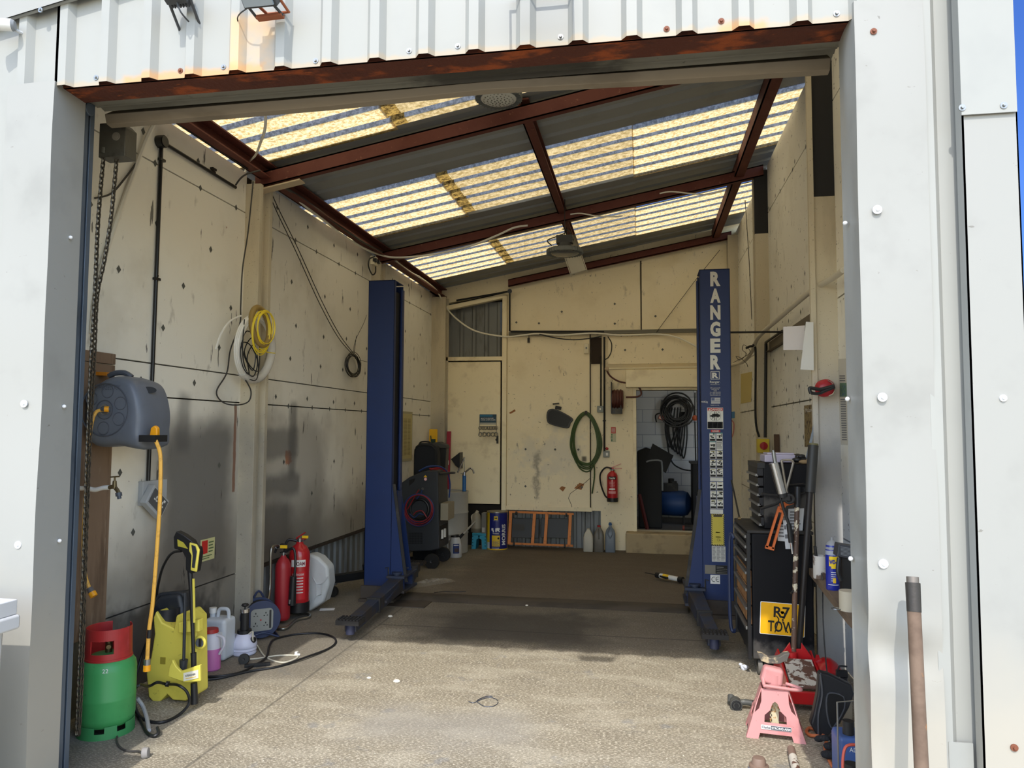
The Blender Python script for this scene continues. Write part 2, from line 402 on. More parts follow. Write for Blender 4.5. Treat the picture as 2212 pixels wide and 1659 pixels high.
# ---- columns
BLK = K('black bitumen paint', (34, 34, 36), .8)
def column(name, x0, x1, y0, y1, z1, zb=None):
    b = MB(); w = abs(x1-x0)
    b.box(x0, x1, y0, y0+.05, -.14, zb or z1); b.box(x0, x1, y1-.05, y1, -.14, z1); b.box((x0*2+x1)/3, (x0+2*x1)/3, y0+.05, y1-.05, -.14, z1)
    if zb: b.box(x0, x1, y0+.008, y0+.05, zb, z1, 1)
    b.obj(name, [CONCCOL, BLK], bevel=.004, **STR)
column('trim_1', XL-.01, XL+.13, 5.51, 5.72, 3.66)
column('trim_2', XL-.01, XL+.11, 8.38, 8.57, 3.66)
column('trim_3', XL-.01, XL+.22, 10.98, 11.21, 3.7)
column('trim_4', XR-.15, XR+.01, 5.58, 5.76, 4.6, 3.35)
column('trim_5', XR-.14, XR+.01, 8.42, 8.6, 4.55, 3.83)
column('trim_6', XR-.14, XR+.01, 11.02, 11.21, 4.5)
# batten on the column edge, angle rails on the right wall
b = MB(); b.box(XR-.185, XR-.15, 5.56, 5.60, 0, 3.7, 0); b.box(XR-.185, XR-.15, 5.56, 5.60, 3.7, 4.5, 0); b.obj('trim_7', CONCCOL, **STR)
b = MB(); zz = zr3; b.box(XR-.05, XR+.01, 5.76, 8.42, zz-.09, zz-.085, 0); b.box(XR-.01, XR, 5.76, 8.42, zz-.09, zz+.02, 0)
b.obj('trim_8', K('grimy rail', (112, 102, 86), .7), **STR)
# ---- roof frame: rafters run up to the right, purlins run to the back
def rafter(name, y, x0, x1, zoff=-.21, d=.125, w=.06):
    b = MB(); z = lambda x: roofz(x)+zoff
    b.prism([(x0, z(x0)), (x1, z(x1)), (x1, z(x1)+d), (x0, z(x0)+d)], (0, y, 0), XA, ZA, YA*.012)
    b.prism([(x0, z(x0)), (x1, z(x1)), (x1, z(x1)+.012), (x0, z(x0)+.012)], (0, y, 0), XA, ZA, YA*w)
    b.prism([(x0, z(x0)+d-.012), (x1, z(x1)+d-.012), (x1, z(x1)+d), (x0, z(x0)+d)], (0, y, 0), XA, ZA, YA*w)
    b.obj(name, REDST, **STR)
rafter('trim_9', 5.58, -3.16, 1.36); rafter('trim_10', 8.42, -3.16, 1.34); rafter('trim_11', 11.08, -2.02, 1.3, -.22, .11)
def purlin(name, x, y0, y1, w=.09, d=.13):
    b = MB(); z = roofz(x)-.012
    b.box(x, x+.012, y0, y1, z-d, z); b.box(x, x+w, y0, y1, z-d, z-d+.012); b.box(x, x+w, y0, y1, z-.012, z)
    b.obj(name, REDST, **STR)
purlin('trim_12', -3.12, 2.95, 11.2, .1, .13); purlin('trim_13', -.95, 5.6, 11.2, .085, .1); purlin('trim_14', 1.03, 2.95, 11.2, .1, .14)
b = MB(); b.bar((-3.13, 5.6, 3.62), (-2.75, 5.6, 3.69), .1, .012); b.obj('trim_15', K('cream haunch', (196, 178, 148), .7), **STR)
# ---- roof sheets and rooflights, ribs running along the slope
STEELR = K('grey roof sheet', (150, 152, 150), .6, .15, layers=[('n', lin((124, 124, 120)), 2, .5, .7, .4)])
YLT = [(-.0, 0)]
def lightmat(nm, a, c, tr): return translucent(nm, lin(a), lin(c), tr, 34, lin((120, 84, 30)), (1, 1, 1))
PALE = lightmat('pale translucent rooflight sheet', (250, 228, 168), (196, 158, 92), .84)
AMBER = translucent('amber stained rooflight sheet', (.68, .50, .23), (.36, .24, .08), .82, 22, lin((120, 84, 30)))
RIBT = translucent('grey rooflight rib', lin((222, 212, 190)), lin((160, 152, 134)), .8, 34, lin((90, 80, 60)))  # ribs toned greyer than the flat pans between them
MOSS = translucent('mossy rooflight end', lin((200, 160, 80)), lin((90, 68, 34)), .6, 26, lin((60, 46, 24)))
P_ = .26
def sheetprof(y0, y1, phase=0.):
    pr = []; k = math.floor((y0-phase)/P_)-1
    while phase+k*P_ < y1+P_:
        a = phase+k*P_; pr += [(a, 0, 0), (a+.18, 0, 1), (a+.198, .032, 1), (a+.242, .032, 1)]; k += 1
    out = []
    for i in range(len(pr)-1):
        (a, h, t), (a2, h2, _) = pr[i], pr[i+1]
        if a2 <= y0 or a >= y1: continue
        ca, cb = max(a, y0), min(a2, y1)
        out.append((ca, h+(h2-h)*(ca-a)/(a2-a), cb, h+(h2-h)*(cb-a)/(a2-a), t))
    return out
def roofpart(b, y0, y1, x0, x1, mpan, mrib, lift=0., phase=0., nx=1):
    for ca, ha, cb, hb, t in sheetprof(y0, y1, phase):
        for i in range(nx):
            xa, xb = x0+(x1-x0)*i/nx, x0+(x1-x0)*(i+1)/nx
            b.add([(xa, ca, roofz(xa)+ha+lift), (xb, ca, roofz(xb)+ha+lift), (xb, cb, roofz(xb)+hb+lift), (xa, cb, roofz(xa)+hb+lift)], [(0, 1, 2, 3)], mrib if t else mpan)
bands = [(4.10, 5.56), (6.74, 8.04), (9.22, 10.52)]
X0, X1 = -3.45, 1.50
b = MB(); prev = 2.80
for y0, y1 in bands+[(11.35, 11.35)]:
    roofpart(b, prev, y0, X0, -.06, 0, 0); roofpart(b, prev, y0, -.08, X1, 0, 0, .006)
    prev = y1
# folded flashing strips at the back edge of each rooflight
b.v = b.v; b.obj('ceiling', [STEELR], flat=True, **STR)
for i, (y0, y1) in enumerate(bands):
    b = MB(); xj = -1.93
    roofpart(b, y0-.03, y1+.05, X0, xj, 0, 1, -.010, 0.)
    roofpart(b, y0-.03, y1+.05, xj-.02, xj+.10, 4, 4, .002); roofpart(b, y0-.03, y1+.05, xj+.1, -.07, 2, 3, .002)
    roofpart(b, y0-.03, y1+.05, -.08, X1, 0, 1, -.008)
    b.obj('window_%d' % (i+1), [PALE, RIBT, AMBER, RIBT, MOSS], flat=True, **STR)
# ---- back wall
WB = wallmat('cream painted board back', lin((244, 232, 200)), lin((222, 206, 168)), [
    ('n', lin((60, 54, 46)), 22, .69, .72, .8, (1, 1, .3)), ('b', lin((206, 204, 196)), ((-1.75, -.95), None, (1.05, 1.6)), .16, .45, 3.5, .7), ('n', lin((84, 74, 58)), 28, .68, .70, .8),
    ('b', lin((110, 104, 92)), ((-1.61, -1.54), None, (.62, 1.30)), .04, .6, 9, .12), ('b', lin((40, 38, 36)), ((-.90, -.83), None, (1.18, 1.26)), .02, .85, 3, .01)])
ZD0, ZD1, XD0, XD1 = .13, 2.25, -.09, .80
b = MB(); y0, y1 = YB, YB+.2
b.box(-3.4, -3.1, y0, y1, -.2, 3.9); b.box(-2.12, XD0, y0, y1, .45, 3.2); b.box(-.62, XD0, y0, y1, -.2, .45)
b.box(XD1, 1.6, y0, y1, -.2, 3.2); b.box(XD0, XD1, y0, y1, ZD1, 3.2); b.box(XD0, XD1, y0, y1+.3, -.2, ZD0)
b.box(-3.2, -2.0, y0+.14, y1, -.2, 3.9, 1); b.box(-3.1, -2.1, y0+.05, y1, -.2, .5, 1); b.box(-2.12, -.6, y0+.12, y1, -.2, .6, 1)
zt = lambda x: roofz(x)+.03
b.prism([(-3.4, 3.5), (-3.4, zt(-3.4)), (1.6, zt(1.6)), (1.6, 3.2), (-2.1, 3.2), (-2.1, zt(-2.1)-.28), (-3.0, zt(-3.0)-.28)], (0, y0, 0), XA, ZA, YA*.1)
corrug(b, (-3.1, y0+.12, 2.7), (1, 0, 0), ZA, (0, -1, 0), 1.0, .95, .2, .03, 3, .2)
corrug(b, (-2.12, y0+.1, -.14), (1, 0, 0), ZA, (0, -1, 0), 1.55, .6, .13, .025, 3, .3)
# overlaid boards
zc = ony(1300, 722, YB).z
b.box(-2.04, -.77, y0-.03, y0, .50, 1.62); b.box(-2.04, -.77, y0-.03, y0, 1.66, zc-.03); b.box(-2.04, -.02, y0-.02, y0, zc+.03, 3.75); 
b.box(.0, 1.3, y0-.02, y0, zc+.04, 4.1); b.box(-.5, 1.25, y0-.05, y0, ony(1400, 786, YB).z, zc-.05)
b.box(-.02, .0, y0-.012, y0, zc, 4.2, 2); b.box(-2.04, -.75, y0-.034, y0, 1.615, 1.665, 0); b.box(-2.06, -.75, y0-.045, y0, .44, .50, 0)
for x, z in ((-1.87, 1.66), (-.85, 1.66), (-1.45, .47)): b.box(x-.035, x+.035, y0-.05, y0, z-.035, z+.06, 0)
b.box(-.78, -.765, y0-.034, y0, .46, zc, 2); b.box(-.76, -.60, y0-.02, y0+.01, zc-.45, zc-.05, 2)
for x, z in ((-1.9, 3.3), (-1.55, 3.28), (-1.2, 3.45), (-.4, 3.55), (-.4, 3.25), (.2, 3.35), (.3, 2.85), (-.25, 2.85), (-1.75, 1.36), (-1.3, 1.36), (-.95, 1.36), (-1.75, .8), (-.9, .8)):
    b.add([(x-.02, y0-.055, z), (x, y0-.055, z-.02), (x+.02, y0-.055, z), (x, y0-.055, z+.02)], [(0, 1, 2, 3)], 4)
# cracked patch
for q in ([(1240, 1055), (1252, 1043), (1262, 1046), (1256, 1058)], [(1208, 1055), (1214, 1050), (1222, 1053), (1216, 1062)], [(1099, 892), (1112, 884), (1114, 888), (1103, 894)]):
    b.add([ony(u, v, y0-.032) for u, v in q], [(0, 1, 2, 3)], 5)
ck = [(1276, 1032), (1262, 1044), (1246, 1056), (1232, 1066), (1228, 1076), (1234, 1090), (1236, 1098)]
for (a, c), (d, e) in zip(ck[:-1], ck[1:]): b.tube([ony(a, c, y0-.031), ony(d, e, y0-.031)], .004, 4, mi=2)
b.obj('wall_back', [WB, K('dark recess', (40, 36, 32), .9), SEAM, CORR, DIAM, K('torn brown board', (160, 110, 70), .9)], flat=True, **STR)
# door frames
CR2 = K('cream gloss paint', (246, 234, 200), .5, layers=[('n', lin((180, 160, 122)), 3, .52, .7, .35), ('n', lin((120, 96, 66)), 40, .68, .73, .6)])
b = MB(); b.box(-3.14, -3.08, y0-.05, y0+.08, .42, 3.5); b.box(-2.12, -2.05, y0-.06, y0+.08, -.05, 3.72); b.box(-3.1, -2.1, y0-.04, y0+.08, 2.72, 2.78)
b.prism([(-3.1, 3.50), (-2.08, 3.69), (-2.08, 3.76), (-3.1, 3.57)], (0, y0-.05, 0), XA, ZA, YA*.1)
b.obj('trim_16', CR2, bevel=.003, **STR)
b = MB(); b.box(-3.06, -2.15, y0-.03, y0+.02, .52, 2.70)
d = b.obj('door_1', CR2, bevel=.004, **STR)
b = MB(); b.box(-3.075, -3.05, y0-.04, y0-.02, 2.3, 2.42); b.box(-3.075, -3.05, y0-.04, y0-.02, 1.45, 1.57); b.obj('hinge', STEEL, d)
b = MB(); b.cyl((-2.2, y0-.03, 1.5), (-2.2, y0-.045, 1.5), .02); b.cbox((-2.19, y0-.035, 1.5), (.03, .01, .12)); b.obj('keyhole_plate', DIRTYBLACK, d)
b = MB(); b.box(XD0-.05, XD0, y0-.03, y0+.2, ZD0, ZD1+.05); b.box(XD1, XD1+.05, y0-.03, y0+.2, ZD0, ZD1+.05); b.box(XD0, XD1, y0-.03, y0+.2, ZD1, ZD1+.05)
b.obj('trim_17', CR2, bevel=.003, **STR)
b = MB(); b.box(-.24, 1.3, y0-.16, y0, ony(1400, 838, YB).z, ony(1400, 800, YB).z)
pl = [(u, v) for u, v in ((1375, 845), (1390, 833), (1410, 836), (1430, 831), (1455, 838), (1480, 833), (1505, 840))]
b.obj('trim_18', CR2, bevel=.01, **STR)
STEPM = mat('concrete step', lin((176, 158, 124)), .9, layers=[('n', lin((110, 98, 78)), 4, .5, .7, .6)], bump=(30, .4, .01))
b = MB(); b.box(-.25, 1.35, 10.95, y0+.02, -.16, ony(1440, 1153, 11.0).z); b.obj('trim_19', STEPM, bevel=.02, **STR)
# ---- storeroom beyond the doorway
BLOCK = NT('white painted blockwork'); p = BLOCK.n('ShaderNodeBsdfPrincipled'); o = BLOCK.n('ShaderNodeOutputMaterial'); BLOCK.l(p.outputs[0], o.inputs[0])
br = BLOCK.n('ShaderNodeTexBrick'); mp = BLOCK.n('ShaderNodeMapping'); mp.inputs['Rotation'].default_value = (math.radians(90), 0, 0)
BLOCK.l(BLOCK.coord(), mp.inputs[0]); BLOCK.l(mp.outputs[0], br.inputs['Vector'])
for k, v in (('Scale', 1.), ('Brick Width', .45), ('Row Height', .225), ('Mortar Size', .006)): br.inputs[k].default_value = v
br.inputs['Color1'].default_value = (*lin((206, 208, 208)), 1); br.inputs['Color2'].default_value = (*lin((196, 198, 200)), 1); br.inputs['Mortar'].default_value = (*lin((150, 155, 166)), 1)
BLOCK.l(br.outputs[0], p.inputs['Base Color']); p.inputs['Roughness'].default_value = .8; _M['blk'] = BLOCK.m
YS = 13.6
b = MB(); b.box(-1.6, 2.2, YS, YS+.1, -.1, 3.0); b.box(-1.7, -1.6, YB+.2, YS, -.1, 3.0); b.box(2.2, 2.3, YB+.2, YS, -.1, 3.0); b.obj('wall_storeroom', BLOCK.m, flat=True, **STR)
b = MB(); b.box(-1.7, 2.3, YB+.2, YS+.1, -.1, ZD0-.02); b.obj('floor_storeroom', K('dark storeroom floor', (92, 88, 84), .9), flat=True, **STR)
b = MB(); b.box(-1.7, 2.3, YB+.2, 12.0, 3.0, 3.05); b.box(-1.7, -.6, 12.0, 13.7, 3.0, 3.05); b.box(1.4, 2.3, 12.0, 13.7, 3.0, 3.05); b.obj('ceiling_storeroom', STEELR, flat=True, **STR)
b = MB(); b.box(-.6, 1.4, 12.0, 13.7, 3.02, 3.03); b.obj('window_4', translucent('added clear rooflight', lin((240, 232, 214)), lin((222, 214, 196)), .5, 5), flat=True, **STR)  # unseen rooflight, added for the daylight on the storeroom blockwork
# ================================================================ FRONT of the building
CLAD = mat('white coated cladding', lin((157, 158, 153)), .42, layers=[('n', lin((141, 143, 140)), 2.2, .5, .75, .4), ('n', lin((140, 140, 134)), 42, .73, .77, .6),
    ('b', lin((190, 160, 112)), ((-2.7, .9), None, (3.1, 3.225)), .010, .35, 9, .03), ('b', lin((206, 150, 84)), ((-2.3, -1.62), None, (3.1, 3.24)), .016, .6, 9, .04), ('b', lin((206, 150, 84)), ((.30, .48), None, (3.1, 3.235)), .02, .6, 9, .04), ('b', lin((230, 180, 110)), ((-1.76, -1.58), (2.8, 2.9), (3.22, 3.46)), .03, .55, 6, .05)], spec=.35)
FLASH = mat('white coated flashing', lin((154, 154, 149)), .45, layers=[('n', lin((134, 134, 129)), 3, .5, .75, .45), ('n', lin((112, 108, 100)), 30, .71, .75, .7, (.6, .6, 1.6)),
    ('b', lin((176, 168, 152)), (None, None, (-.1, .8)), .35, .6, 3, .3), ('n', lin((70, 64, 56)), 16, .72, .75, .5, (1, 1, .6))], spec=.35)
RP = .2135
def cladding(b, x0, x1, z0, z1, y=YF):
    k = math.ceil((x0+.032)/RP-1); pr = []
    while True:
        c = -.032+k*RP
        if c-.04 > x1: break
        pr += [(c-.042, 0), (c-.020, -.03), (c+.020, -.03), (c+.042, 0)]; k += 1
    pr = [(max(x0, min(x1, a)), d) for a, d in pr]; pr = [(x0, 0)]+pr+[(x1, 0)]
    vs = []
    for a, d in pr: vs += [(a, y+d, z0(a)), (a, y+d, z1(a))]
    b.add(vs, [(2*i, 2*i+2, 2*i+3, 2*i+1) for i in range(len(pr)-1) if pr[i+1][0]-pr[i][0] > 1e-6])
vz_ = lambda x: 3.54+.185*(x+2.84)
b = MB()
cladding(b, -4.2, -2.86, lambda x: 0.0, lambda x: vz_(x)+.2); cladding(b, -2.86, -2.64, lambda x: 3.2, lambda x: vz_(x)+.2); cladding(b, -2.655, .80, lambda x: 3.206, lambda x: vz_(x)+.3)
cladding(b, .79, 1.01, lambda x: 3.24, lambda x: vz_(x)+.3); cladding(b, 1.01, 1.18, lambda x: 0., lambda x: vz_(x)+.3)
b.box(-4.2, -2.66, YF+.02, YF+.06, 0, 3.6, 1); b.box(.82, 1.30, YF+.03, YF+.06, 0, 4.3, 1); b.box(-2.66, .8, YF+.02, YF+.04, 3.3, 3.9, 1)
wf = b.obj('wall_front', [CLAD, K('inner lining', (150, 150, 146), .7)], angle=20, **STR)
SCRW = K('white capped screw', (222, 224, 226), .4); SCRR = K('rusted screw', (120, 70, 48), .7)
def screws(name, pts, mt, par, y, r=.008):
    for u, v in pts:
        c = ony(u, v, y); b = MB(); b.cyl(c+YA*.002, c-YA*.003, r*1.5, n=14); b.cyl(c-YA*.003, c-YA*.010, r*.8, r*.6, n=6); b.obj(name, mt, par)
screws('screw', [(208, 168), (483, 145), (682, 132), (989, 100), (884, 110), (1211, 80), (1807, 30), (1246, 48)], STEEL, wf, YF)
screws('rusted_screw', [(390, 153), (1440, 63), (1558, 46)], SCRR, wf, YF)
# verge flashing
b = MB(); b.prism([(-4.3, vz_(-4.3)), (1.4, vz_(1.4)), (1.4, vz_(1.4)+.42), (-4.3, vz_(-4.3)+.42)], (0, YF-.05, 0), XA, ZA, YA*.006)
b.prism([(-4.3, vz_(-4.3)), (1.4, vz_(1.4)), (1.4, vz_(1.4)+.004), (-4.3, vz_(-4.3)+.004)], (0, YF-.05, 0), XA, ZA, YA*.02)
o = b.obj('trim_20', FLASH, flat=True, **STR); screws('screw', [(88, 22)], STEEL, o, YF-.05)
# door jamb flashings, dented like beaten sheet
def flashing(name, x0, x1, ztop, dents=(), reveal=None, y=YF-.035, depth=.22, skew=0.):
    b = MB(); nx, nz = 14, 90; vs = []
    def disp(x, z):
        d = 0
        for cx, cz, sx, sz, a in dents: d += a*math.exp(-((x-cx)/sx)**2-((z-cz)/sz)**2)
        return d+.0035*math.sin(z*3.1+x*9)+.0025*math.sin(z*7.7+1)
    for k in range(nz+1):
        for i in range(nx+1):
            x = x0+(x1-x0)*i/nx; z = ztop*k/nz; vs.append((x, y+disp(x, z), z))
    b.add(vs, [(k*(nx+1)+i, k*(nx+1)+i+1, (k+1)*(nx+1)+i+1, (k+1)*(nx+1)+i) for k in range(nz) for i in range(nx)])
    xe, s = reveal; vs = []; nd = 8
    for k in range(nz+1):
        z = ztop*k/nz
        for i in range(nd+1):
            t = i/nd; vs.append((xe+skew*t+s*disp(xe, z)*1.3*(1-abs(2*t-1))*2, y+disp(xe, z)*(1-t)+depth*t, z))
    b.add(vs, [(k*(nd+1)+i, (k+1)*(nd+1)+i, (k+1)*(nd+1)+i+1, k*(nd+1)+i+1) for k in range(nz) for i in range(nd)])
    return b.obj(name, FLASH, angle=25, **STR)
fl = flashing('trim_21', -2.87, -2.62, 3.225, (), (-2.62, 0), depth=.21, skew=-.018)
fr = flashing('trim_22', .79, 1.03, 3.262, [(.83, .90, .055, .085, .030), (.93, .95, .09, .06, -.012), (.91, .85, .11, .07, .020), (.80, 1.2, .03, .15, .012), (.81, .55, .03, .12, .014)], (.79, 1))
screws('rusted_screw', [(1887, 68)], SCRR, fr, YF-.04, .008)
screws('screw', [(1895, 453), (1906, 858), (1908, 1218)], SCRW, fr, YF-.04, .011)
screws('screw', [(52, 872), (39, 1177)], SCRW, fl, YF-.04, .011)
for x, lst, par in ((-2.628, [(151, 513), (137, 878), (127, 1168)], fl), (.785, [(1828, 482), (1833, 862), (1840, 1207)], fr)):
    for u, v in lst:
        c = onx(u, v, x); b = MB(); sg = 1 if x < 0 else -1; b.sphere(c+XA*.004*sg, .009, 10); b.obj('screw', SCRW, par)
# corner flashing at the right end, two overlapping lengths
b = MB(); z2 = ony(2130, 245, 2.80).z; b.box(1.128, 1.306, 2.812, 2.818, .0, 4.4); b.box(1.301, 1.306, 2.812, 3.34, 0, 4.4); b.box(1.128, 1.133, 2.812, 2.87, 0, 4.4)
co = b.obj('trim_23', FLASH, flat=True, **STR)
b = MB(); b.box(1.122, 1.301, 2.800, 2.806, z2, 4.4); co2 = b.obj('upper_sheet', CLAD, co)
screws('screw', [(2078, 233), (2168, 228)], STEEL, co2, 2.80); screws('screw', [(2167, 860)], SCRW, co, 2.81); screws('rusted_screw', [(2191, 1615)], SCRR, co, 2.81)
b = MB(); b.box(1.04, 1.118, 2.868, 2.874, .0, ony(2060, 1603, 2.87).z); b.obj('lower_rib_sheet', CLAD, co)
# rusted lintel and shutter head
RUST = mat('heavily rusted steel', lin((88, 44, 28)), .9, layers=[('n', lin((168, 82, 34)), 9, .5, .66, .8, (.5, 1, 1)), ('n', lin((60, 30, 22)), 16, .55, .7, .7, (.4, 1, 1)), ('n', lin((206, 110, 50)), 40, .64, .72, .5, (.4, 1, 1))], bump=(50, .7, .008))
b = MB(); b.box(-2.66, .80, YF+.02, YF+.17, 3.215, 3.23); b.box(-2.66, .80, YF+.018, YF+.03, 3.215, 3.35); b.obj('trim_24', RUST, **STR)
# ================================================================ AT THE DOOR OPENING
def yz(u, v, y): q = ony(u, v, y); return (q.y, q.z)
GALV = mat('dull galvanised slat', lin((132, 130, 118)), .55, .3, layers=[('n', lin((96, 92, 80)), 6, .5, .7, .5, (.3, 1, 1)),
    ('b', lin((36, 34, 32)), ((-.1, .8), None, None), .12, .75, 9, .25), ('n', lin((60, 58, 52)), 30, .66, .72, .6)])
SH = thing('roller_shutter', 'grey rolled-up roller shutter under the rusted lintel, its bottom bar hanging across the opening', 'shutter', (-.93, 3.3, 3.2))
prof = [(3.09, 3.29), yz(1000, 143, 3.095), yz(1000, 150, 3.12), yz(1000, 158, 3.15), yz(1000, 164, 3.18), yz(1000, 167, 3.20), yz(1000, 164, 3.212), yz(1000, 170, 3.225), yz(1000, 170, 3.25), yz(1000, 180, 3.278), (3.30, 3.40), (3.11, 3.40)]
b = MB(); b.prism(prof, (-2.70, 0, 0), YA, ZA, XA*3.52); b.obj('slat_curtain', GALV, SH, angle=60)
b = MB(); b.cyl((-2.7, 3.42, 3.42), (.84, 3.42, 3.42), .115, n=28); b.obj('shutter_roll', GALV, SH)
# bottom bar, bent like the real one
b = MB(); stn = [(-2.71, 240, 0), (-2.35, 0, .0), (-1.5, 0, .008), (-.7, 0, .03), (0, 0, .012), (.81, 0, 0)]
vs = []; fs = []
for x, _, s_ in stn:
    vs += [(x, 3.290, 3.258+s_*.5), (x, 3.305, 3.212+s_), (x, 3.345, 3.206+s_), (x, 3.345, 3.30)]
for i in range(len(stn)-1):
    for k in range(4): fs.append((i*4+k, i*4+(k+1) % 4, i*4+4+(k+1) % 4, i*4+4+k))
fs += [(3, 2, 1, 0), tuple(len(vs)-4+i for i in range(4))]
b.add(vs, fs); b.obj('bottom_bar', K('beige grimy bottom bar', (150, 138, 118), .6, .2, layers=[('n', lin((104, 92, 74)), 5, .5, .7, .5, (.4, 1, 1))]), SH, bevel=.003, label='beige bottom bar')
for nm, x0, x1, lab in (('guide_rail', -2.74, -2.66, 'blue-grey steel shutter guide rail inside the left door jamb, chain beside it'), ('guide_rail', .83, .90, 'blue-grey steel shutter guide rail inside the right door jamb')):
    s = 1 if x0 < 0 else -1; xi = x1 if x0 < 0 else x0
    t = thing(nm, lab, 'rail', ((x0+x1)/2, 3.18, 0), 'shutter guide rails')
    b = MB(); b.box(x0, x1, 3.095, 3.125, 0, 3.30); b.box(x0, x0+.012 if s > 0 else x1, 3.125, 3.18, 0, 3.3) if s > 0 else b.box(x1-.012, x1, 3.125, 3.18, 0, 3.3)
    b.box(x0, x1-.012 if s > 0 else x1, 3.15, 3.18, 0, 3.30)
    for z in (3.2,): b.cyl((xi, 3.11, z), (xi+.02*s, 3.11, z), .03, n=12)
    b.obj('channel', K('blue grey rail paint', (92, 104, 118), .4, .4, layers=[('n', lin((48, 52, 58)), 4, .5, .7, .6, (1, 1, .4))]), t, bevel=.003)
# chain hoist and its chain
t = thing('chain_hoist', 'dark grey shutter chain gearbox with two hanging chain strands', 'hoist', (-2.74, 3.42, 3.08))
g0, g1 = ony(218, 268, 3.40), ony(272, 338, 3.40)
GB = K('grimy gearbox grey', (96, 94, 86), .55, .3, layers=[('n', lin((54, 50, 44)), 8, .5, .7, .6)])
w, h = g1.x-g0.x, g0.z-g1.z
b = MB(); b.prism([(0, 0), (w, .0), (w, h-.03), (w-.03, h), (0, h)], (g0.x, 3.39, g1.z), XA, ZA, YA*.09); b.obj('gearbox', GB, t, bevel=.004)
b = MB(); c = ony(250, 294, 3.385); b.cyl(c, c+YA*.02, .022, n=20); b.cyl(c-YA*.004, c+YA*.02, .014, n=16); b.obj('bearing_cap', K('grey bearing', (136, 132, 122), .5), t)
b = MB(); c1, c2 = ony(224, 332, 3.40), ony(253, 342, 3.42)
for c_ in (c1, c2): b = MB(); b.cyl(c_, c_+ZA*.03, .018); b.obj('chain_guide', GB, t)
b = MB()
def chain(b, pts, pitch=.027, wire=.0042, lw=.0085):
    P = spline(pts, 30); L = [0]
    for i in range(1, len(P)): L.append(L[-1]+(P[i]-P[i-1]).length)
    n = int(L[-1]/pitch); k = 0
    for i in range(n):
        s = i*pitch
        while L[k+1] < s: k += 1
        d = (P[k+1]-P[k]).normalized(); c = P[k]+d*(s-L[k])
        sd = d.cross(YA if abs(d.y) < .8 else XA).normalized(); nn = d.cross(sd)
        if i % 2: sd, nn = nn, sd
        a = pitch*.36; pp = []
        for j in range(5): th = math.pi*j/4; pp.append(c+d*(a+math.sin(th)*lw)+sd*(math.cos(th)*lw))
        for j in range(5): th = math.pi+math.pi*j/4; pp.append(c-d*(a-math.sin(th)*lw)+sd*(math.cos(th)*lw))
        b.tube(pp, wire, 5, closed=True)
yc = 3.40
chain(b, [ony(u, v, yc) for u, v in ((224, 336), (212, 480), (205, 640), (198, 760), (192, 900), (186, 1060), (180, 1250), (172, 1450), (166, 1598))])
chain(b, [ony(u, v, yc+.03) for u, v in ((252, 346), (240, 470), (226, 560), (210, 640), (204, 760), (195, 930), (188, 1100), (182, 1280), (176, 1470), (169, 1598))])
b.obj('chain', K('dark chain steel', (104, 98, 88), .4, .8), t, label='grimy steel chain in two strands')
# ================================================================ ON THE FRONT
DKG = K('dark grey lamp body', (58, 60, 62), .5)
t = thing('security_camera', 'white bullet security camera on a round bracket at the upper left', 'camera', ony(58, 80, YF-.03))
c = ony(60, 78, YF); LG = K('pale grey camera shell', (196, 198, 198), .4)
b = MB(); b.lathe([(.033, 0), (.033, .008), (.020, .02), (0, .02)], c-YA*.0, (0, -1, 0)); b.obj('bracket', LG, t)
b = MB(); e = c+Vector((-.03, -.06, .01)); b.tube(spline([c-YA*.015, c+Vector((-.01, -.04, .0)), e]), .008, 8); b.obj('arm', LG, t)
d = Vector((-1, -.45, -.05)).normalized(); h0 = c+Vector((-.012, -.075, .012))
b = MB(); b.cyl(h0, h0+d*.085, .027, n=20); b.obj('housing', WHITE, t, label='white housing')
b = MB(); b.cyl(h0-d*.012, h0, .020, .027, n=20); b.cyl(h0+d*.085, h0+d*.10, .028, n=20); b.obj('lens_hood', GREYP, t); b = MB(); b.cyl(h0+d*.10, h0+d*.105, .018, n=16); b.obj('lens', GLASSY, t)
def floodlight(name, label, c, sz, br=None, rust=False, tilt=.5):
    t = thing(name, label, 'floodlight', c, 'floodlights on the front wall')
    R = Euler((tilt, 0, 0)).to_matrix()
    b = MB(); b.cbox(c, (sz, .05, sz*.8), R); b.obj('housing', DKG, t, bevel=.006)
    b = MB(); b.cbox(c+R @ Vector((0, -.03, 0)), (sz*.86, .012, sz*.64), R); b.obj('glass', K('lamp glass', (150, 160, 168), .15), t)
    b = MB()
    for k in range(7): b.cbox(c+R @ Vector((-sz*.4+k*sz*.133, .035, 0)), (.006, .025, sz*.6), R)
    b.obj('cooling_fin', DKG, t)
    b = MB(); s = 1; br = br or [(-sz*.52, 0, 0), (-sz*.52, .12, -.12), (sz*.52, .12, -.12), (sz*.52, 0, 0)]
    b.tube([c+Vector(q) for q in br], .007, 6); b.obj('mounting_bracket', K('rusty bracket', (150, 84, 52), .8) if rust else DKG, t, label='rusty bracket' if rust else None)
    return t
c = ony(382, -14, 2.80)
t = floodlight('floodlight', 'small dark floodlight at the top picture edge, left of the rusty bracketed one', c, .10, tilt=-.4)
b = MB(); b.tube(spline([c+Vector((.0, 0, -.03)), ony(390, 25, 2.80), ony(408, 47, 2.84)]), .004, 6); b.obj('sensor_arm', DKG, t)
c = ony(556, -20, 2.74)
t = floodlight('floodlight', 'floodlight held out on a rusty square bracket above a rust-streaked panel', c, .15, [(-.06, 0, 0), (-.02, .12, -.03), (.08, .12, -.03), (.07, 0, 0)], True, .9)
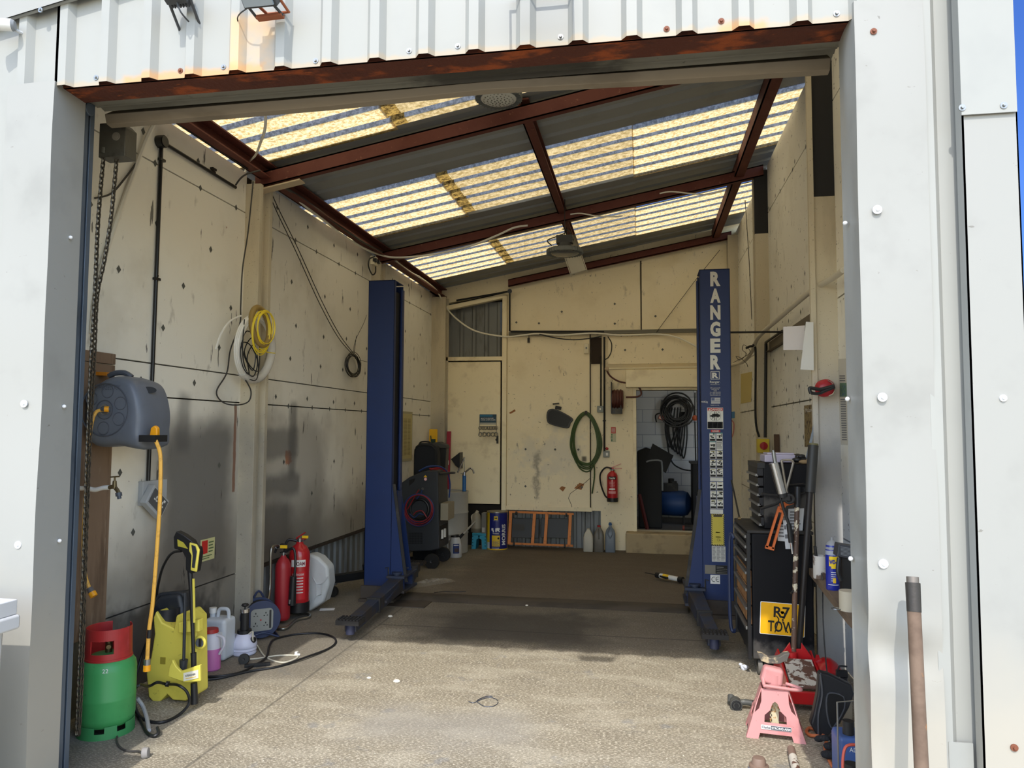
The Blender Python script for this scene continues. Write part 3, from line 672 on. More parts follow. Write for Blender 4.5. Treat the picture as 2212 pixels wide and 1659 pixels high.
b = MB(); p0, p1 = ony(556, 40, 2.84), ony(611, 33, 2.84); b.bar(p0, p1, .03, .014); b.obj('cross_bar', K('rusty bracket', (150, 84, 52), .8), t)
b = MB(); b.tube([ony(534, 12, 2.78), p0], .006, 6); b.tube([ony(585, 4, 2.78), p1], .006, 6); b.obj('side_arm', DKG, t)
b = MB(); b.tube(spline([ony(540, 14, 2.8), ony(520, 28, 2.82), ony(513, 40, 2.86), ony(516, 52, 2.88)]), .003, 5); b.obj('lamp_cable', BLACK, t)
c = ony(1148, -70, 2.62)
floodlight('floodlight', 'largest floodlight, its wide notched shadow falling on the cladding', c, .24, [(-.13, 0, 0), (-.13, .24, .05), (.13, .24, .05), (.13, 0, 0)], False, .5)
# bin at the lower left
t = thing('storage_bin', 'grubby white lidded plastic bin cropped by the left edge of the picture', 'bin', (-2.8, 2.42, 0))
BINM = K('grubby white plastic', (198, 198, 198), .5, layers=[('n', lin((160, 158, 154)), 4, .5, .7, .5)])
xr = -2.49
b = MB(); b.cbox((xr-.33, 2.42, .42), (.56, .40, .90), taper=1.06); b.obj('tub', BINM, t, bevel=.02)
b = MB(); b.box(xr-.68, xr+.01, 2.17, 2.66, .84, .90); b.obj('rim', BINM, t, bevel=.012)
b = MB(); b.box(xr-.68, xr, 2.18, 2.65, .90, .96); b.box(xr-.64, xr-.04, 2.22, 2.61, .955, .965); b.obj('lid', BINM, t, bevel=.01)
# rusty pipe leaning on the right front
PIPE = mat('rusty brown pipe', lin((112, 92, 76)), .75, layers=[('n', lin((84, 66, 52)), 8, .45, .7, .7), ('n', lin((150, 104, 64)), 30, .64, .72, .7)], bump=(60, .3, .002))
t = thing('scaffold_pipe', 'rusty brown steel pipe with a black collar leaning against the white front wall', 'pipe', (.94, 2.72, 0))
pt, pb = ony(1971, 1246, 2.76), onz(2000, 1790, 0.0); pb = Vector((pt.x+.085, 2.55, 0))
pb = ony(2003, 1800, 2.50); pb.z = 0; dd = (pb-pt).normalized()
b = MB(); b.tube([pt+dd*.10, pb], .0215, 16); b.obj('pipe_body', PIPE, t)
b = MB(); b.cyl(pt+dd*.02, pt+dd*.115, .0235, .0225, n=18); b.obj('collar', K('scuffed black collar', (62, 58, 54), .5, .5, bump=(60, .4, .003)), t, label='black collar')
b = MB(); b.cyl(pt, pt+dd*.02, .0195, n=18); b.obj('socket_end', K('grey socket', (120, 112, 104), .5, .6), t)
q = pt.lerp(pb, .57); b = MB(); b.cyl(q, q+dd*.004, .0235, n=18); b.obj('weld_bead', PIPE, t); q = pt.lerp(pb, .62)
b = MB(); b.sphere(q+Vector((.008, -.02, 0)), .005, 8); b.obj('rivet', BRASS, t)
# ================================================================ LEFT WALL THINGS
# wooden backing board
WOOD = mat('weathered brown board', lin((126, 104, 84)), .9, layers=[('n', lin((84, 66, 50)), 14, .45, .7, .7, (1, 1, .12)), ('n', lin((150, 132, 112)), 40, .6, .72, .6, (1, 1, .1))])
y0, y1 = onx(204, 900, XL).y-.15, onx(238, 900, XL).y
ztop, zb = onx(238, 768, XL).z, onx(232, 1360, XL).z
b = MB()
b.box(XL, XL+.022, y0, y1, zb, ztop-.06); b.box(XL, XL+.024, y0, y1+.0, ztop-.055, ztop+.01)
b.obj('backing_board', WOOD, bevel=.003, label='weathered brown plank upright on the left wall behind the hose reel and tap', cat='board')
# hose reel
t = thing('hose_reel', 'dark grey wall-mounted hose reel with yellow fittings and yellow hose', 'hose reel', (XL+.2, 4.2, 1.5))
RG = K('slate grey plastic', (98, 104, 114), .42, layers=[('n', lin((84, 90, 98)), 3, .5, .7, .4)])
RGD = K('darker slate plastic', (72, 77, 86), .45)
yf = 3.75                                       # front face of the reel, facing the door
S = mpp((XL+.2, yf, 1.7))
ctr = ony(232, 895, yf)
# housing: D-shaped outline pushed into the room depth
c0 = ony(200, 895, yf)
out = []
def Q(u, v): q = ony(u, v, yf); return (q.x, q.z)
outline = [(190, 955), (190, 860), (205, 832), (225, 818), (250, 812), (275, 818), (290, 832), (300, 860), (305, 895), (303, 930), (298, 968), (250, 962)]
pts = [Vector((a, 0, c)) for a, c in [Q(u, v) for u, v in outline]]
sm = spline(pts, 4, closed=True); poly = [(p.x, p.z) for p in sm]
dpt = .40
def ringv(scale, y, shx=0, shz=0):
    cx = sum(p[0] for p in poly)/len(poly); cz = sum(p[1] for p in poly)/len(poly)
    return [Vector((cx+(a-cx)*scale+shx, y, cz+(c-cz)*scale+shz)) for a, c in poly]
R_ = [ringv(.55, yf-.012), ringv(.80, yf-.010), ringv(.93, yf+.004), ringv(1.0, yf+.03), ringv(1.03, yf+.08), ringv(1.02, yf+.19, 0, 0), ringv(.95, yf+.27), ringv(.7, yf+.29)]
b = MB(); n = len(poly); vs = [v for r in R_ for v in r]; fs = [(i*n+k, i*n+(k+1) % n, (i+1)*n+(k+1) % n, (i+1)*n+k) for i in range(len(R_)-1) for k in range(n)]
fs += [tuple(range(n-1, -1, -1)), tuple((len(R_)-1)*n+k for k in range(n))]
b.add(vs, fs); body = b.obj('housing', RG, t, angle=50)
hub = ony(226, 885, yf-.012)
b = MB(); b.ring(hub, .053, .003, (0, 1, 0)); b.ring(hub, .150, .004, (0, 1, 0), sx=1)
for k in range(6):
    a = math.radians(62*k+20)
    if k in (3,): continue
    q = hub+Vector((math.cos(a)*.105, 0.002, math.sin(a)*.105)); b.ring(q, .036, .0035, (0, 1, 0), 20); b.cyl(q+YA*.003, q+YA*.001, .030, n=20)
b.obj('embossed_disc', RGD, body)
text('lettering', 'HOZELOCK', ony(214, 842, yf-.012), XA, ZA, S*52, S*10, RGD, body)
b = MB(); b.ring(hub+YA*.002, .026, .006, (0, 1, 0)); b.cyl(hub, hub-YA*.02, .012); b.obj('hub', STEEL, body)
# connector with yellow sleeve and the hose going left and down
q = ony(238, 884, yf-.03)
b = MB(); b.cyl(q, q+Vector((-.018, -.012, 0)), .014, n=16); b.cyl(q+Vector((-.022, -.014, 0)), q+Vector((-.042, -.02, -.001)), .013, .009, n=16); b.obj('hose_connector', RGD, t)
b = MB(); b.cyl(q+Vector((-.004, -.004, 0)), q+Vector((-.024, -.016, 0)), .0165, n=18); b.obj('connector_sleeve', ORG_, t, label='orange sleeve')
HOSE = K('yellow ribbed hose', (226, 172, 72), .5, layers=[('n', lin((190, 140, 60)), 30, .5, .6, .5)])
b = MB(); b.tube(spline([ony(223, 885, 3.71), ony(208, 890, 3.69), ony(198, 915, 3.68), ony(190, 980, 3.70), ony(184, 1080, 3.70), ony(180, 1180, 3.70), ony(184, 1240, 3.70), ony(193, 1270, 3.70)]), .0095, 8); b.obj('feed_hose', HOSE, t)
e = ony(193, 1270, 3.70); d = (ony(204, 1290, 3.70)-e).normalized()
b = MB(); b.cyl(e, e+d*.028, .015, .018); b.obj('hose_connector', K('grey connector', (96, 92, 92), .5), t); b = MB(); b.cyl(e+d*.028, e+d*.055, .020); b.obj('connector_sleeve', ORG_, t, label='orange sleeve')
# right side opening with catch and outlet hose
cat_c = ony(346, 928, yf+.05); ox = ony(336, 945, yf+.06)
b = MB(); b.cbox(ony(331, 947, yf+.03), (.10, .11, .038)); 
b.obj('outlet_slot', K('outlet black', (18, 19, 21), .6), body)
b = MB(); b.prism([(-.030, -.030), (.012, -.030), (.030, .0), (.028, .045), (.010, .060), (-.014, .045), (-.018, .010)], ox+Vector((.0, -.03, .010)), XA, ZA, YA*.03); b.obj('catch', ORG_, t, bevel=.008, label='orange release catch')
b = MB(); q = ony(336, 948, yf-.0)
b.tube(spline([q+YA*.05, q, ony(345, 975, 3.74), ony(347, 1010, 3.73), ony(345, 1090, 3.72), ony(338, 1200, 3.71), ony(330, 1300, 3.70), ony(322, 1362, 3.70), ony(318, 1425, 3.70)]), .0105, 8); b.obj('outlet_hose', HOSE, t)
b = MB(); b.cyl(ony(323, 1360, 3.70), ony(321.5, 1378, 3.70), .0118, n=12); b.obj('tape_wrap', BLACK, t)
e = ony(318, 1424, 3.70); b = MB(); b.cyl(e, e-ZA*.03, .017); b.obj('hose_connector', STEEL, t); b = MB(); b.cyl(e-ZA*.03, e-ZA*.062, .0185, .0195); b.obj('connector_sleeve', ORG_, t, label='orange sleeve')
# upper handle of the reel: grey lugs and orange strap
b = MB(); b.tube(spline([ony(236, 812, 3.85), ony(250, 806, 3.85), ony(270, 806, 3.86), ony(285, 815, 3.87)]), .016, 8); b.obj('carry_handle', RGD, t)
b = MB(); b.cbox(ony(224, 808, 3.90), (.08, .06, .02), (0, .05, 0)); b.obj('strap', K('orange strap', (214, 132, 30), .5), t, label='orange strap')
b = MB(); b.lathe([(.036, 0), (.036, .003), (.0, .003)], ony(327, 843, yf+.12)+Vector((-.0, -.02, 0)), (.75, -.6, .3), sx=1.1, sy=.55); b.obj('grip_hole', K('outlet black', (18, 19, 21), .6), body)
b = MB(); b.box(XL+.025, XL+.06, 3.80, 4.0, 1.66, 1.85); b.obj('wall_bracket', RGD, t)
# tap
t = thing('water_tap', 'old brass outside tap on white taped pipe against the brown plank', 'tap', (XL+.08, 4.0, 1.2))
yt = 3.75; P0 = ony(188, 1055, yt)
b = MB(); b.tube(spline([P0-XA*.06, P0, ony(205, 1058, yt), ony(222, 1054, yt), ony(236, 1053, yt)]), .013, 10); b.obj('taped_pipe', K('white lagging', (226, 224, 218), .8, bump=(60, .8, .006)), t, label='white tape wrapped pipe')
b = MB(); a = ony(236, 1053, yt); v0 = ony(246, 1050, yt)
b.cyl(a, v0+XA*.01, .012, n=12); b.cyl(v0+XA*.004-ZA*.015, v0+XA*.004+ZA*.03, .014, .010, n=12); b.tube(spline([v0, ony(254, 1060, yt), ony(257, 1068, yt)]), .011, 8); b.obj('tap_body', BRASS, t)
b = MB(); b.cyl(v0+XA*.004+ZA*.03, v0+XA*.004+ZA*.05, .005); b.bar(v0+Vector((-.024, 0, .050)), v0+Vector((.030, 0, .054)), .009, .008); b.obj('tap_handle', BRASS, t)
b = MB(); s0 = ony(256, 1064, yt); b.cyl(s0, s0-ZA*.02+XA*.004, .017, n=14); b.cyl(s0-ZA*.02+XA*.004, s0-ZA*.035+XA*.008, .011, n=12); b.obj('hose_tail', RGD, t)
# socket: back box on the wall with the double socket dangling
t = thing('double_socket', 'grey outdoor double socket hanging loose and tilted from its back box', 'socket', onx(320, 1100, XL))
SG = K('pale grey socket box', (170, 174, 178), .45)
a, c = onx(299, 1040, XL), onx(350, 1085, XL)
b = MB(); b.box(XL, XL+.035, a.y, c.y, c.z, a.z); b.obj('back_box', SG, t, bevel=.004)
cc = onx(334, 1084, XL+.06); R = Euler((math.radians(-38), 0, 0)).to_matrix()
def dbox(b, off, sz): b.cbox(cc+R @ Vector(off), sz, R)
w_ = .20
b = MB(); dbox(b, (0, 0, 0), (.05, w_, .14)); fp = b.obj('front_plate', SG, t, bevel=.008)
b = MB(); dbox(b, (.027, 0, .0), (.006, w_-.03, .105)); b.obj('socket_face', K('socket dark face', (86, 88, 90), .4), fp, bevel=.006)
b = MB()
for s in (-1, 1):
    for oy, oz, sy, sz in ((0, .012, .009, .018), (-.012, -.008, .014, .010), (.012, -.008, .014, .010), (0, -.006, .02, .006)): dbox(b, (.032, s*.036+oy, oz), (.003, sy, sz))
    dbox(b, (.032, s*.036+.012, .032), (.004, .016, .014))
b.obj('pin_shutter', WHITE, fp)
b = MB(); b.tube(spline([onx(322, 1060, XL+.02), onx(324, 1070, XL+.05), cc]), .005, 6); b.obj('wiring', BLACK, t)
# black conduit
CON = K('black conduit', (20, 21, 23), .35)
t = thing('black_conduit', 'black conduit with round junction box running down the left wall to the loose socket', 'conduit', onx(349, 306, XL))
j = onx(350, 306, XL+.03)
b = MB(); b.cyl(j-XA*.026, j+XA*.02, .042, n=22); b.cyl(j+XA*.02, j+XA*.026, .036, n=22); b.obj('junction_box', CON, t)
b = MB(); b.tube([onx(349, 312, XL+.015), onx(320, 1045, XL+.015)], .0125, 10); b.obj('vertical_tube', CON, t)
b = MB(); b.tube([onx(358, 311, XL+.018), onx(509, 405, XL+.018)], .0125, 10); b.obj('sloping_tube', CON, t)
b = MB()
for u, v in ((345, 346), (334, 603), (455, 372), (457, 366)):
    q = onx(u, v, XL); b.cbox(q+XA*.016, (.026, .05, .016)); b.sphere(q+XA*.02+ZA*.022*(v > 370), .009, 8)
b.obj('saddle_clip', CON, t)
def cable(name, label, pts, r, m_, cat='cable', n=6, closed=False, seg=8, group=None):
    b = MB(); b.tube(spline(pts, seg, closed), r, n, closed=closed); return b.obj(name, m_, label=label, cat=cat, group=group)
CABW = K('grimy white cable', (226, 222, 210), .6); CABG = K('dark grey cable', (54, 52, 50), .6)
cable('white_cable', 'thick white cable sweeping down the left wall behind the chain hoist', [onx(335, 262, XL+.05), onx(312, 310, XL+.03), onx(290, 370, XL+.02), onx(268, 430, XL+.02), onx(244, 500, XL+.02), onx(225, 560, XL+.02), onx(207, 640, XL+.02), onx(199, 720, XL+.02)], .014, CABW)
cable('grey_cable', 'thin grey cable looping across the left wall behind the chains', [onx(296, 350, XL+.02), onx(270, 385, XL+.02), onx(240, 418, XL+.02), onx(205, 428, XL+.02)], .006, CABG)
# big coils on the first left column
xc = XL+.16
t = thing('hose_coil', 'thick coil of white plastic pipe wrapped in film, hung on the left column', 'coil', onx(545, 690, xc))
WPI = K('milky white pipe', (222, 220, 212), .4); FILM = mat('clear wrap film', (.75, .73, .68), .25, alpha=.45, bump=(30, .8, .01))
ccoil = onx(548, 752, xc)
def oval(c, ry, rz, x=0, tilt=0, n=40, a0=0, a1=360, jit=0):
    out = []
    for i in range(n+1):
        a = math.radians(a0+(a1-a0)*i/n); yy = math.sin(a)*ry; zz = math.cos(a)*rz
        out.append(c+Vector((x+tilt*zz+random.uniform(-jit, jit), yy+random.uniform(-jit, jit), zz+random.uniform(-jit, jit))))
    return out
b = MB()
for k in range(9): b.tube(oval(ccoil, .275-.016*(k % 3), .262-.014*(k % 3), .014*(k//3)-.0, .08)[:-1], .0095, 6, closed=True)
b.tube(spline([onx(520, 682, xc), onx(497, 694, xc), onx(478, 720, xc), onx(466, 755, xc)]), .008, 6); b.obj('pipe_coil', WPI, t)
b = MB(); b.tube(oval(ccoil, .26, .25, .012, .08, a0=60, a1=215), [.036]*41, 12); b.obj('wrap_film', FILM, t, label='crumpled clear film')
cable('cable_bundle', 'tangled black cable bundle hanging inside the white pipe coil', [onx(u, v, xc+.03+random.uniform(-.01, .03)) for u, v in ((528, 690), (524, 760), (532, 800), (548, 812), (556, 780), (540, 745), (522, 742), (530, 775), (546, 800), (552, 765), (544, 730), (528, 758), (540, 790), (558, 800), (550, 745), (534, 770), (538, 808), (524, 790), (520, 750), (534, 715), (560, 745), (556, 815), (540, 820))], .0045, BLACK)
YC = K('bright yellow cord', (232, 206, 52), .45)
t = thing('cord_coil', 'coil of thin yellow cord hung in front of the white pipe coil', 'coil', onx(556, 670, xc+.06))
c = onx(552, 706, xc+.06); b = MB(); b.ring(c+Vector((.02, .04, .01)), .115, .024, (1, -.1, .15), 28, 10, sy=1.3); b.obj('reel_core', K('amber reel', (150, 124, 66), .4), t, label='amber brown reel')
b = MB()
for k in range(8):
    b.tube(oval(c+Vector((.045+.004*k, random.uniform(-.012, .012)+(.03 if k > 4 else -.01), random.uniform(-.02, .02)+(.01 if k > 4 else -.045))), .105+.03+random.uniform(-.02, .015), .160+random.uniform(-.02, .02)-(.03 if k > 4 else 0), 0, .06)[:-1], .0042, 5, closed=True)
b.tube(spline([onx(560, 752, xc+.1), onx(575, 760, xc+.1), onx(594, 763, xc+.1)]), .0045, 5)
b.obj('cord_loop', YC, t)
cable('hanging_cable', 'grey flex dropping from the roof and looping below the white coil', [onx(547, 392, XL+.15), onx(536, 500, XL+.15), onx(524, 580, XL+.15), onx(520, 660, XL+.14), onx(518, 700, XL+.1), onx(498, 755, XL+.05), onx(490, 805, XL+.03), onx(468, 845, XL+.03), onx(480, 868, XL+.03), onx(508, 875, XL+.13), onx(536, 868, XL+.15), onx(542, 845, XL+.16), onx(530, 820, XL+.16)], .0055, CABG)
cable('roof_flex', 'loose flex with pale bare end hanging from the shutter lintel', [ony(556, 180, 3.3), ony(566, 215, 3.4), ony(573, 245, 3.6), ony(572, 280, 4.0), ony(562, 310, 4.6), ony(552, 335, 5.1), ony(536, 352, 5.4), ony(530, 372, 5.5)], .0085, CABW)
cable('black_flex', 'grey flex curling from the black conduit to the roof beam', [onx(509, 400, XL+.05), onx(520, 385, XL+.1), onx(535, 375, XL+.15), onx(562, 368, XL+.2)], .007, CABG)
# far thin coil with its two feed cables
t = thing('cable_coil', 'neat black cable coil hung beside the left lift post on long feed cables', 'coil', onx(760, 770, XL+.03))
c = onx(760, 788, XL+.03); b = MB()
for k in range(11): b.tube(oval(c+Vector((.003*k, random.uniform(-.012, .012), random.uniform(-.012, .012)+.01*(k % 3-1))), .21-.01*(k % 4)*1.5, .125-.006*(k % 4), 0, 0, 30)[:-1], .0036, 5, closed=True)
b.obj('coil_loops', BLACK, t)
b = MB(); b.tube(spline([onx(582, 420, XL+.1), onx(600, 462, XL+.06), onx(640, 545, XL+.04), onx(690, 655, XL+.03), onx(730, 728, XL+.03), onx(762, 766, XL+.03)]), .0042, 5)
b.tube(spline([onx(586, 416, XL+.1), onx(604, 456, XL+.06), onx(645, 540, XL+.04), onx(695, 650, XL+.03), onx(733, 722, XL+.03), onx(764, 764, XL+.03)]), .0042, 5); b.obj('feed_cable', BLACK, t)
b = MB(); b.tube(spline([onx(763, 762, XL+.03), onx(768, 735, XL+.03), onx(785, 700, XL+.03), onx(792, 680, XL+.03)]), .0025, 4); b.tube([onx(765, 763, XL+.03), onx(770, 725, XL+.03)], .003, 4); b.tube([onx(767, 775, XL+.03), onx(793, 782, XL+.03)], .003, 4); b.obj('tie_wire', DIRTYBLACK, t)
# notice by the pressure washer
t = thing('fire_notice', 'small cream fire extinguisher notice with a red panel on the left wall', 'sign', onx(447, 1187, XL))
a, c = onx(433, 1176, XL), onx(462, 1203, XL)
b = MB(); b.box(XL, XL+.004, a.y, c.y, c.z-.01, a.z+.03); b.obj('plate', K('pale notice', (206, 204, 150), .5), t)
H = a.z+.03-(c.z-.01); Wd = c.y-a.y; X_ = XL+.005
b = MB(); b.add([(X_, a.y+Wd*.06, a.z+.02), (X_, a.y+Wd*.48, a.z+.02), (X_, a.y+Wd*.48, a.z+.02-H*.6), (X_, a.y+Wd*.06, a.z+.02-H*.6)], [(0, 3, 2, 1)]); b.obj('red_panel', K('sign red', (196, 40, 34), .6), t)
b = MB(); X_ += .001
for k in range(4): b.box(X_, X_+.0005, a.y+Wd*.54, a.y+Wd*(.9-.06*(k % 2)), a.z+.015-H*(.12+.14*k), a.z+.015-H*(.06+.14*k))
for k in range(2): b.box(X_, X_+.0005, a.y+Wd*.1, a.y+Wd*(.8-.2*k), a.z+.02-H*(.74+.1*k), a.z+.02-H*(.70+.1*k))
b.obj('print', K('print green', (90, 110, 70), .7), t)
# ================================================================ LEFT FLOOR THINGS
# gas bottle
gc = ony(228, 1590, 3.71); gc = Vector((gc.x, 3.71, 0)); S = mpp(gc); Rg = 56.5*S
t = thing('gas_bottle', 'green gas bottle with a red collar shroud marked 22, on the floor by the chain', 'gas bottle', gc)
GRN = mat('green bottle paint', lin((64, 150, 84)), .42, layers=[('n', lin((48, 124, 66)), 3, .5, .7, .5), ('n', lin((40, 80, 50)), 40, .68, .73, .6)])
REDC = K('dull red paint', (168, 40, 40), .45, layers=[('n', lin((130, 28, 30)), 5, .5, .7, .5)])
b = MB(); b.lathe([(Rg*.86, .055), (Rg*.97, .075), (Rg, .10), (Rg, .20), (Rg*1.008, .205), (Rg, .21), (Rg, .36), (Rg*.96, .395), (Rg*.84, .42), (Rg*.6, .44), (.03, .45)], gc, n=48); b.obj('cylinder', GRN, t)
def bandshape(b, c, r0, r1, z0, z1, cuts, n=72, th=.004, a_from=0, a_to=360):
    """upright ring wall with windows cut in it: cuts = (a0, a1, zlo, zhi)"""
    zs = sorted({z0, z1, *[q for k in cuts for q in k[2:]]}); vs = {}; V = []; F = []
    def vi(i, z, o):
        key = (i, z, o)
        if key not in vs:
            a = math.radians(a_from+(a_to-a_from)*i/n); t_ = (z-z0)/(z1-z0); r = r0+(r1-r0)*t_-(th if o else 0)
            vs[key] = len(V); V.append((c[0]+r*math.cos(a), c[1]+r*math.sin(a), c[2]+z))
        return vs[key]
    for i in range(n):
        am = a_from+(a_to-a_from)*(i+.5)/n
        for za, zb in zip(zs[:-1], zs[1:]):
            zm = (za+zb)/2
            if any(k[0] <= am <= k[1] and k[2] <= zm <= k[3] for k in cuts): continue
            for o in (0, 1):
                q = (vi(i, za, o), vi(i+1, za, o), vi(i+1, zb, o), vi(i, zb, o)); F.append(q if not o else q[::-1])
            for (i1, zz1, i2, zz2) in ((i, za, i+1, za), (i, zb, i+1, zb), (i, za, i, zb), (i+1, za, i+1, zb)):
                F.append((vi(i1, zz1, 0), vi(i2, zz2, 0), vi(i2, zz2, 1), vi(i1, zz1, 1)))
    b.add(V, F)
b = MB(); rc = 46.5*S; bandshape(b, gc, rc, rc*.97, .425, .588, [(262, 318, .465, .54), (60, 120, .50, .6)]); b.lathe([(rc*1.03, .42), (rc*1.03, .432), (rc*.9, .436)], gc, n=48)
b.obj('collar', REDC, t, bevel=.003)
b = MB(); b.cyl(gc+ZA*.44, gc+ZA*.52, .018); b.cyl(gc+ZA*.52, gc+ZA*.55, .026, n=8); b.cyl(gc+Vector((0, 0, .49)), gc+Vector((.03, -.04, .49)), .012); b.obj('valve', BRASS, t)
b = MB(); bandshape(b, gc, Rg*1.0, Rg*.99, 0.0, .062, [(225, 250, .035, .07), (285, 305, .035, .07), (330, 350, .035, .07)]); b.obj('foot_ring', K('green foot ring', (58, 134, 78), .5), t)
q = gc+Vector((math.cos(math.radians(-62)), math.sin(math.radians(-62)), 0))*(Rg+.001)
text('lettering', '22', Vector((q.x-.002, q.y+.0, .372)), Vector((.83, .45, 0)), ZA, .030, .022, WHITE, t)
for ch in t.children:
    for v in ch.data.vertices: v.co.z *= .94
# pressure washer
pc = Vector((ony(385, 1500, 4.26).x, 4.26, 0)); S = mpp(pc)
t = thing('pressure_washer', 'yellow and black upright pressure washer with its spray gun standing in the holder', 'pressure washer', pc)
YM = mat('scuffed yellow plastic', lin((222, 208, 88)), .5, layers=[('n', lin((186, 170, 60)), 4, .5, .7, .5), ('n', lin((120, 104, 44)), 34, .66, .72, .55)])
DKP = K('anthracite plastic', (42, 46, 52), .45)
def KQ(u, v, y=None): q = ony(u, v, y if y is not None else pc.y-.10); return q
def kpoly(pts, y0, y1, nm, mt, bev=.01, par=None, **kw):
    b = MB(); P = [(KQ(u, v, y0).x, KQ(u, v, y0).z) for u, v in pts]; b.prism(P, (0, y0, 0), XA, ZA, YA*(y1-y0)); return b.obj(nm, mt, par or t, bevel=bev, **kw)
kpoly([(320, 1505), (315, 1455), (325, 1420), (333, 1370), (330, 1335), (336, 1320), (350, 1345), (375, 1358), (380, 1330), (408, 1318), (424, 1335), (426, 1500), (422, 1503), (400, 1515), (372, 1513), (360, 1500), (340, 1522), (333, 1521)], pc.y-.10, pc.y+.02, 'front_shell', YM, .012)
kpoly([(335, 1515), (330, 1300), (345, 1285), (388, 1282), (398, 1330), (405, 1340), (405, 1505)], pc.y+.02, pc.y+.16, 'motor_body', DKP, .03)
b = MB(); b.lathe([(.075, -.0), (.08, .10), (.078, .10), (.06, .02), (0, .02)], KQ(360, 1340, pc.y)+Vector((0, 0.0, -.02)), n=24); b.obj('top_well', K('navy dark plastic', (30, 34, 44), .4), t)
b = MB(); b.tube(spline([KQ(340, 1308, pc.y+.05), KQ(343, 1290, pc.y+.05), KQ(352, 1284, pc.y+.05), KQ(385, 1282, pc.y+.05), KQ(398, 1288, pc.y+.05), KQ(402, 1310, pc.y+.05)]), .014, 10); b.obj('carry_handle', DKP, t)
kpoly([(385, 1345), (430, 1338), (430, 1365), (385, 1368)], pc.y-.145, pc.y-.10, 'lance_clip', YM, .006)
kpoly([(365, 1440), (372, 1425), (380, 1440), (390, 1450), (432, 1436), (433, 1472), (400, 1475), (362, 1462)], pc.y-.222, pc.y-.20, 'front_tray', YM, .006)
kpoly([(396, 1454), (428, 1447), (428, 1465), (396, 1472)], pc.y-.226, pc.y-.222, 'badge', K('badge white', (226, 222, 206), .5), .001)
q = KQ(401, 1462.5, pc.y-.228); ex = (KQ(425, 1457.5, pc.y-.228)-q).normalized()
text('lettering', 'KÄRCHER', q, ex, ZA, S*24*.95, S*5, INK, t, bold=.01)
b = MB(); b.bar(KQ(401, 1466, pc.y-.228), KQ(423, 1461.5, pc.y-.228), .001, .003, ZA); b.obj('badge_line', YEL, t)
b = MB(); b.ring(KQ(432, 1388, pc.y-.12), .032, .009, (0, 1, 0)); b.obj('dial_ring', YM, t); b = MB(); b.cyl(KQ(432, 1388, pc.y-.135), KQ(432, 1388, pc.y-.10), .025); b.cbox(KQ(432, 1388, pc.y-.14), (.01, .012, .045)); b.obj('dial', BLACK, t)
b = MB(); b.cbox(KQ(352, 1427, pc.y-.101), (.034, .006, .04)); b.obj('vent_slot', K('shaded yellow slot', (150, 136, 44), .6), t)
b = MB(); yl = pc.y-.17
b.tube([KQ(400, 1280, yl), KQ(397, 1430, yl)], .009, 8); b.cyl(KQ(397, 1425, yl), KQ(396, 1445, yl), .024, .020); b.cyl(KQ(396, 1445, yl), KQ(397, 1460, yl), .018, .014)
b.obj('spare_lance', DKP, t)
b = MB(); b.tube([KQ(410, 1230, yl-.01), KQ(414, 1290, yl-.01), KQ(418, 1420, yl-.01)], [.015, .013, .010], 10); b.cyl(KQ(418, 1410, yl-.01), KQ(419, 1470, yl-.01), .017, .014); b.cyl(KQ(419, 1475, yl), KQ(420, 1520, yl), .019, .021); b.obj('spray_lance', BLACK, t)
b = MB(); b.bar(KQ(418, 1250, yl-.026), KQ(420, 1345, yl-.026), .012, .006, YA); b.obj('lance_stripe', YM, t)
kpoly([(374, 1160), (380, 1147), (396, 1155), (414, 1168), (420, 1180), (428, 1182), (430, 1195), (424, 1236), (412, 1240), (400, 1232), (400, 1205), (392, 1190), (375, 1186)], yl-.03, yl+.02, 'spray_gun', BLACK, .008)
kpoly([(383, 1165), (396, 1172), (406, 1186), (400, 1184), (384, 1180)], yl-.032, yl-.03, 'trigger_gap', K('trigger pale', (180, 170, 60), .5), .0)
kpoly([(409, 1172), (424, 1176), (430, 1188), (424, 1236), (411, 1232), (413, 1200), (408, 1190)], yl-.040, yl-.028, 'gun_trim', YM, .004)
kpoly([(413, 1177), (422, 1180), (425, 1192), (420, 1228), (414, 1226), (416, 1200)], yl-.043, yl-.039, 'gun_panel', DKP, .002)
b = MB(); b.tube(spline([KQ(392, 1190, yl), KQ(370, 1196, yl+.05), KQ(352, 1225, yl+.15), KQ(342, 1262, yl+.2), KQ(336, 1300, yl+.25), KQ(325, 1360, yl+.28), KQ(305, 1420, yl+.28), KQ(292, 1470, yl+.2), KQ(288, 1500, yl+.1)]), .008, 8); b.obj('pressure_hose', BLACK, t)
b = MB(); b.tube(spline([KQ(358, 1478, pc.y-.12), KQ(340, 1474, pc.y-.2), KQ(322, 1482, pc.y-.22), onz(300, 1480, .2), onz(288, 1500, .12), onz(297, 1540, .03), onz(316, 1556, .01), onz(350, 1560, .01), onz(385, 1545, .01), onz(408, 1520, .05), onz(404, 1495, .12), onz(385, 1480, .16), KQ(365, 1478, pc.y-.13)]), .0085, 8); b.obj('inlet_hose', BLACK, t)
b = MB(); b.cyl(KQ(358, 1477, pc.y-.13), KQ(366, 1478, pc.y-.12), .016); b.obj('hose_union', BLACK, t)
b = MB(); b.lathe([(.055, 0), (.06, .01), (.06, .035), (.055, .045)], Vector((pc.x-.17, pc.y+.03, .06)), (1, 0, 0)); b.obj('wheel', BLACK, t)
cable('suction_hose', 'black hose with silver tape looping on the floor beside the green gas bottle', [onz(286, 1490, .1), onz(293, 1530, .02), onz(308, 1565, .01), onz(318, 1583, .01), onz(332, 1590, .01), onz(342, 1583, .02), onz(340, 1572, .03)], .009, BLACK, 'hose', 8)
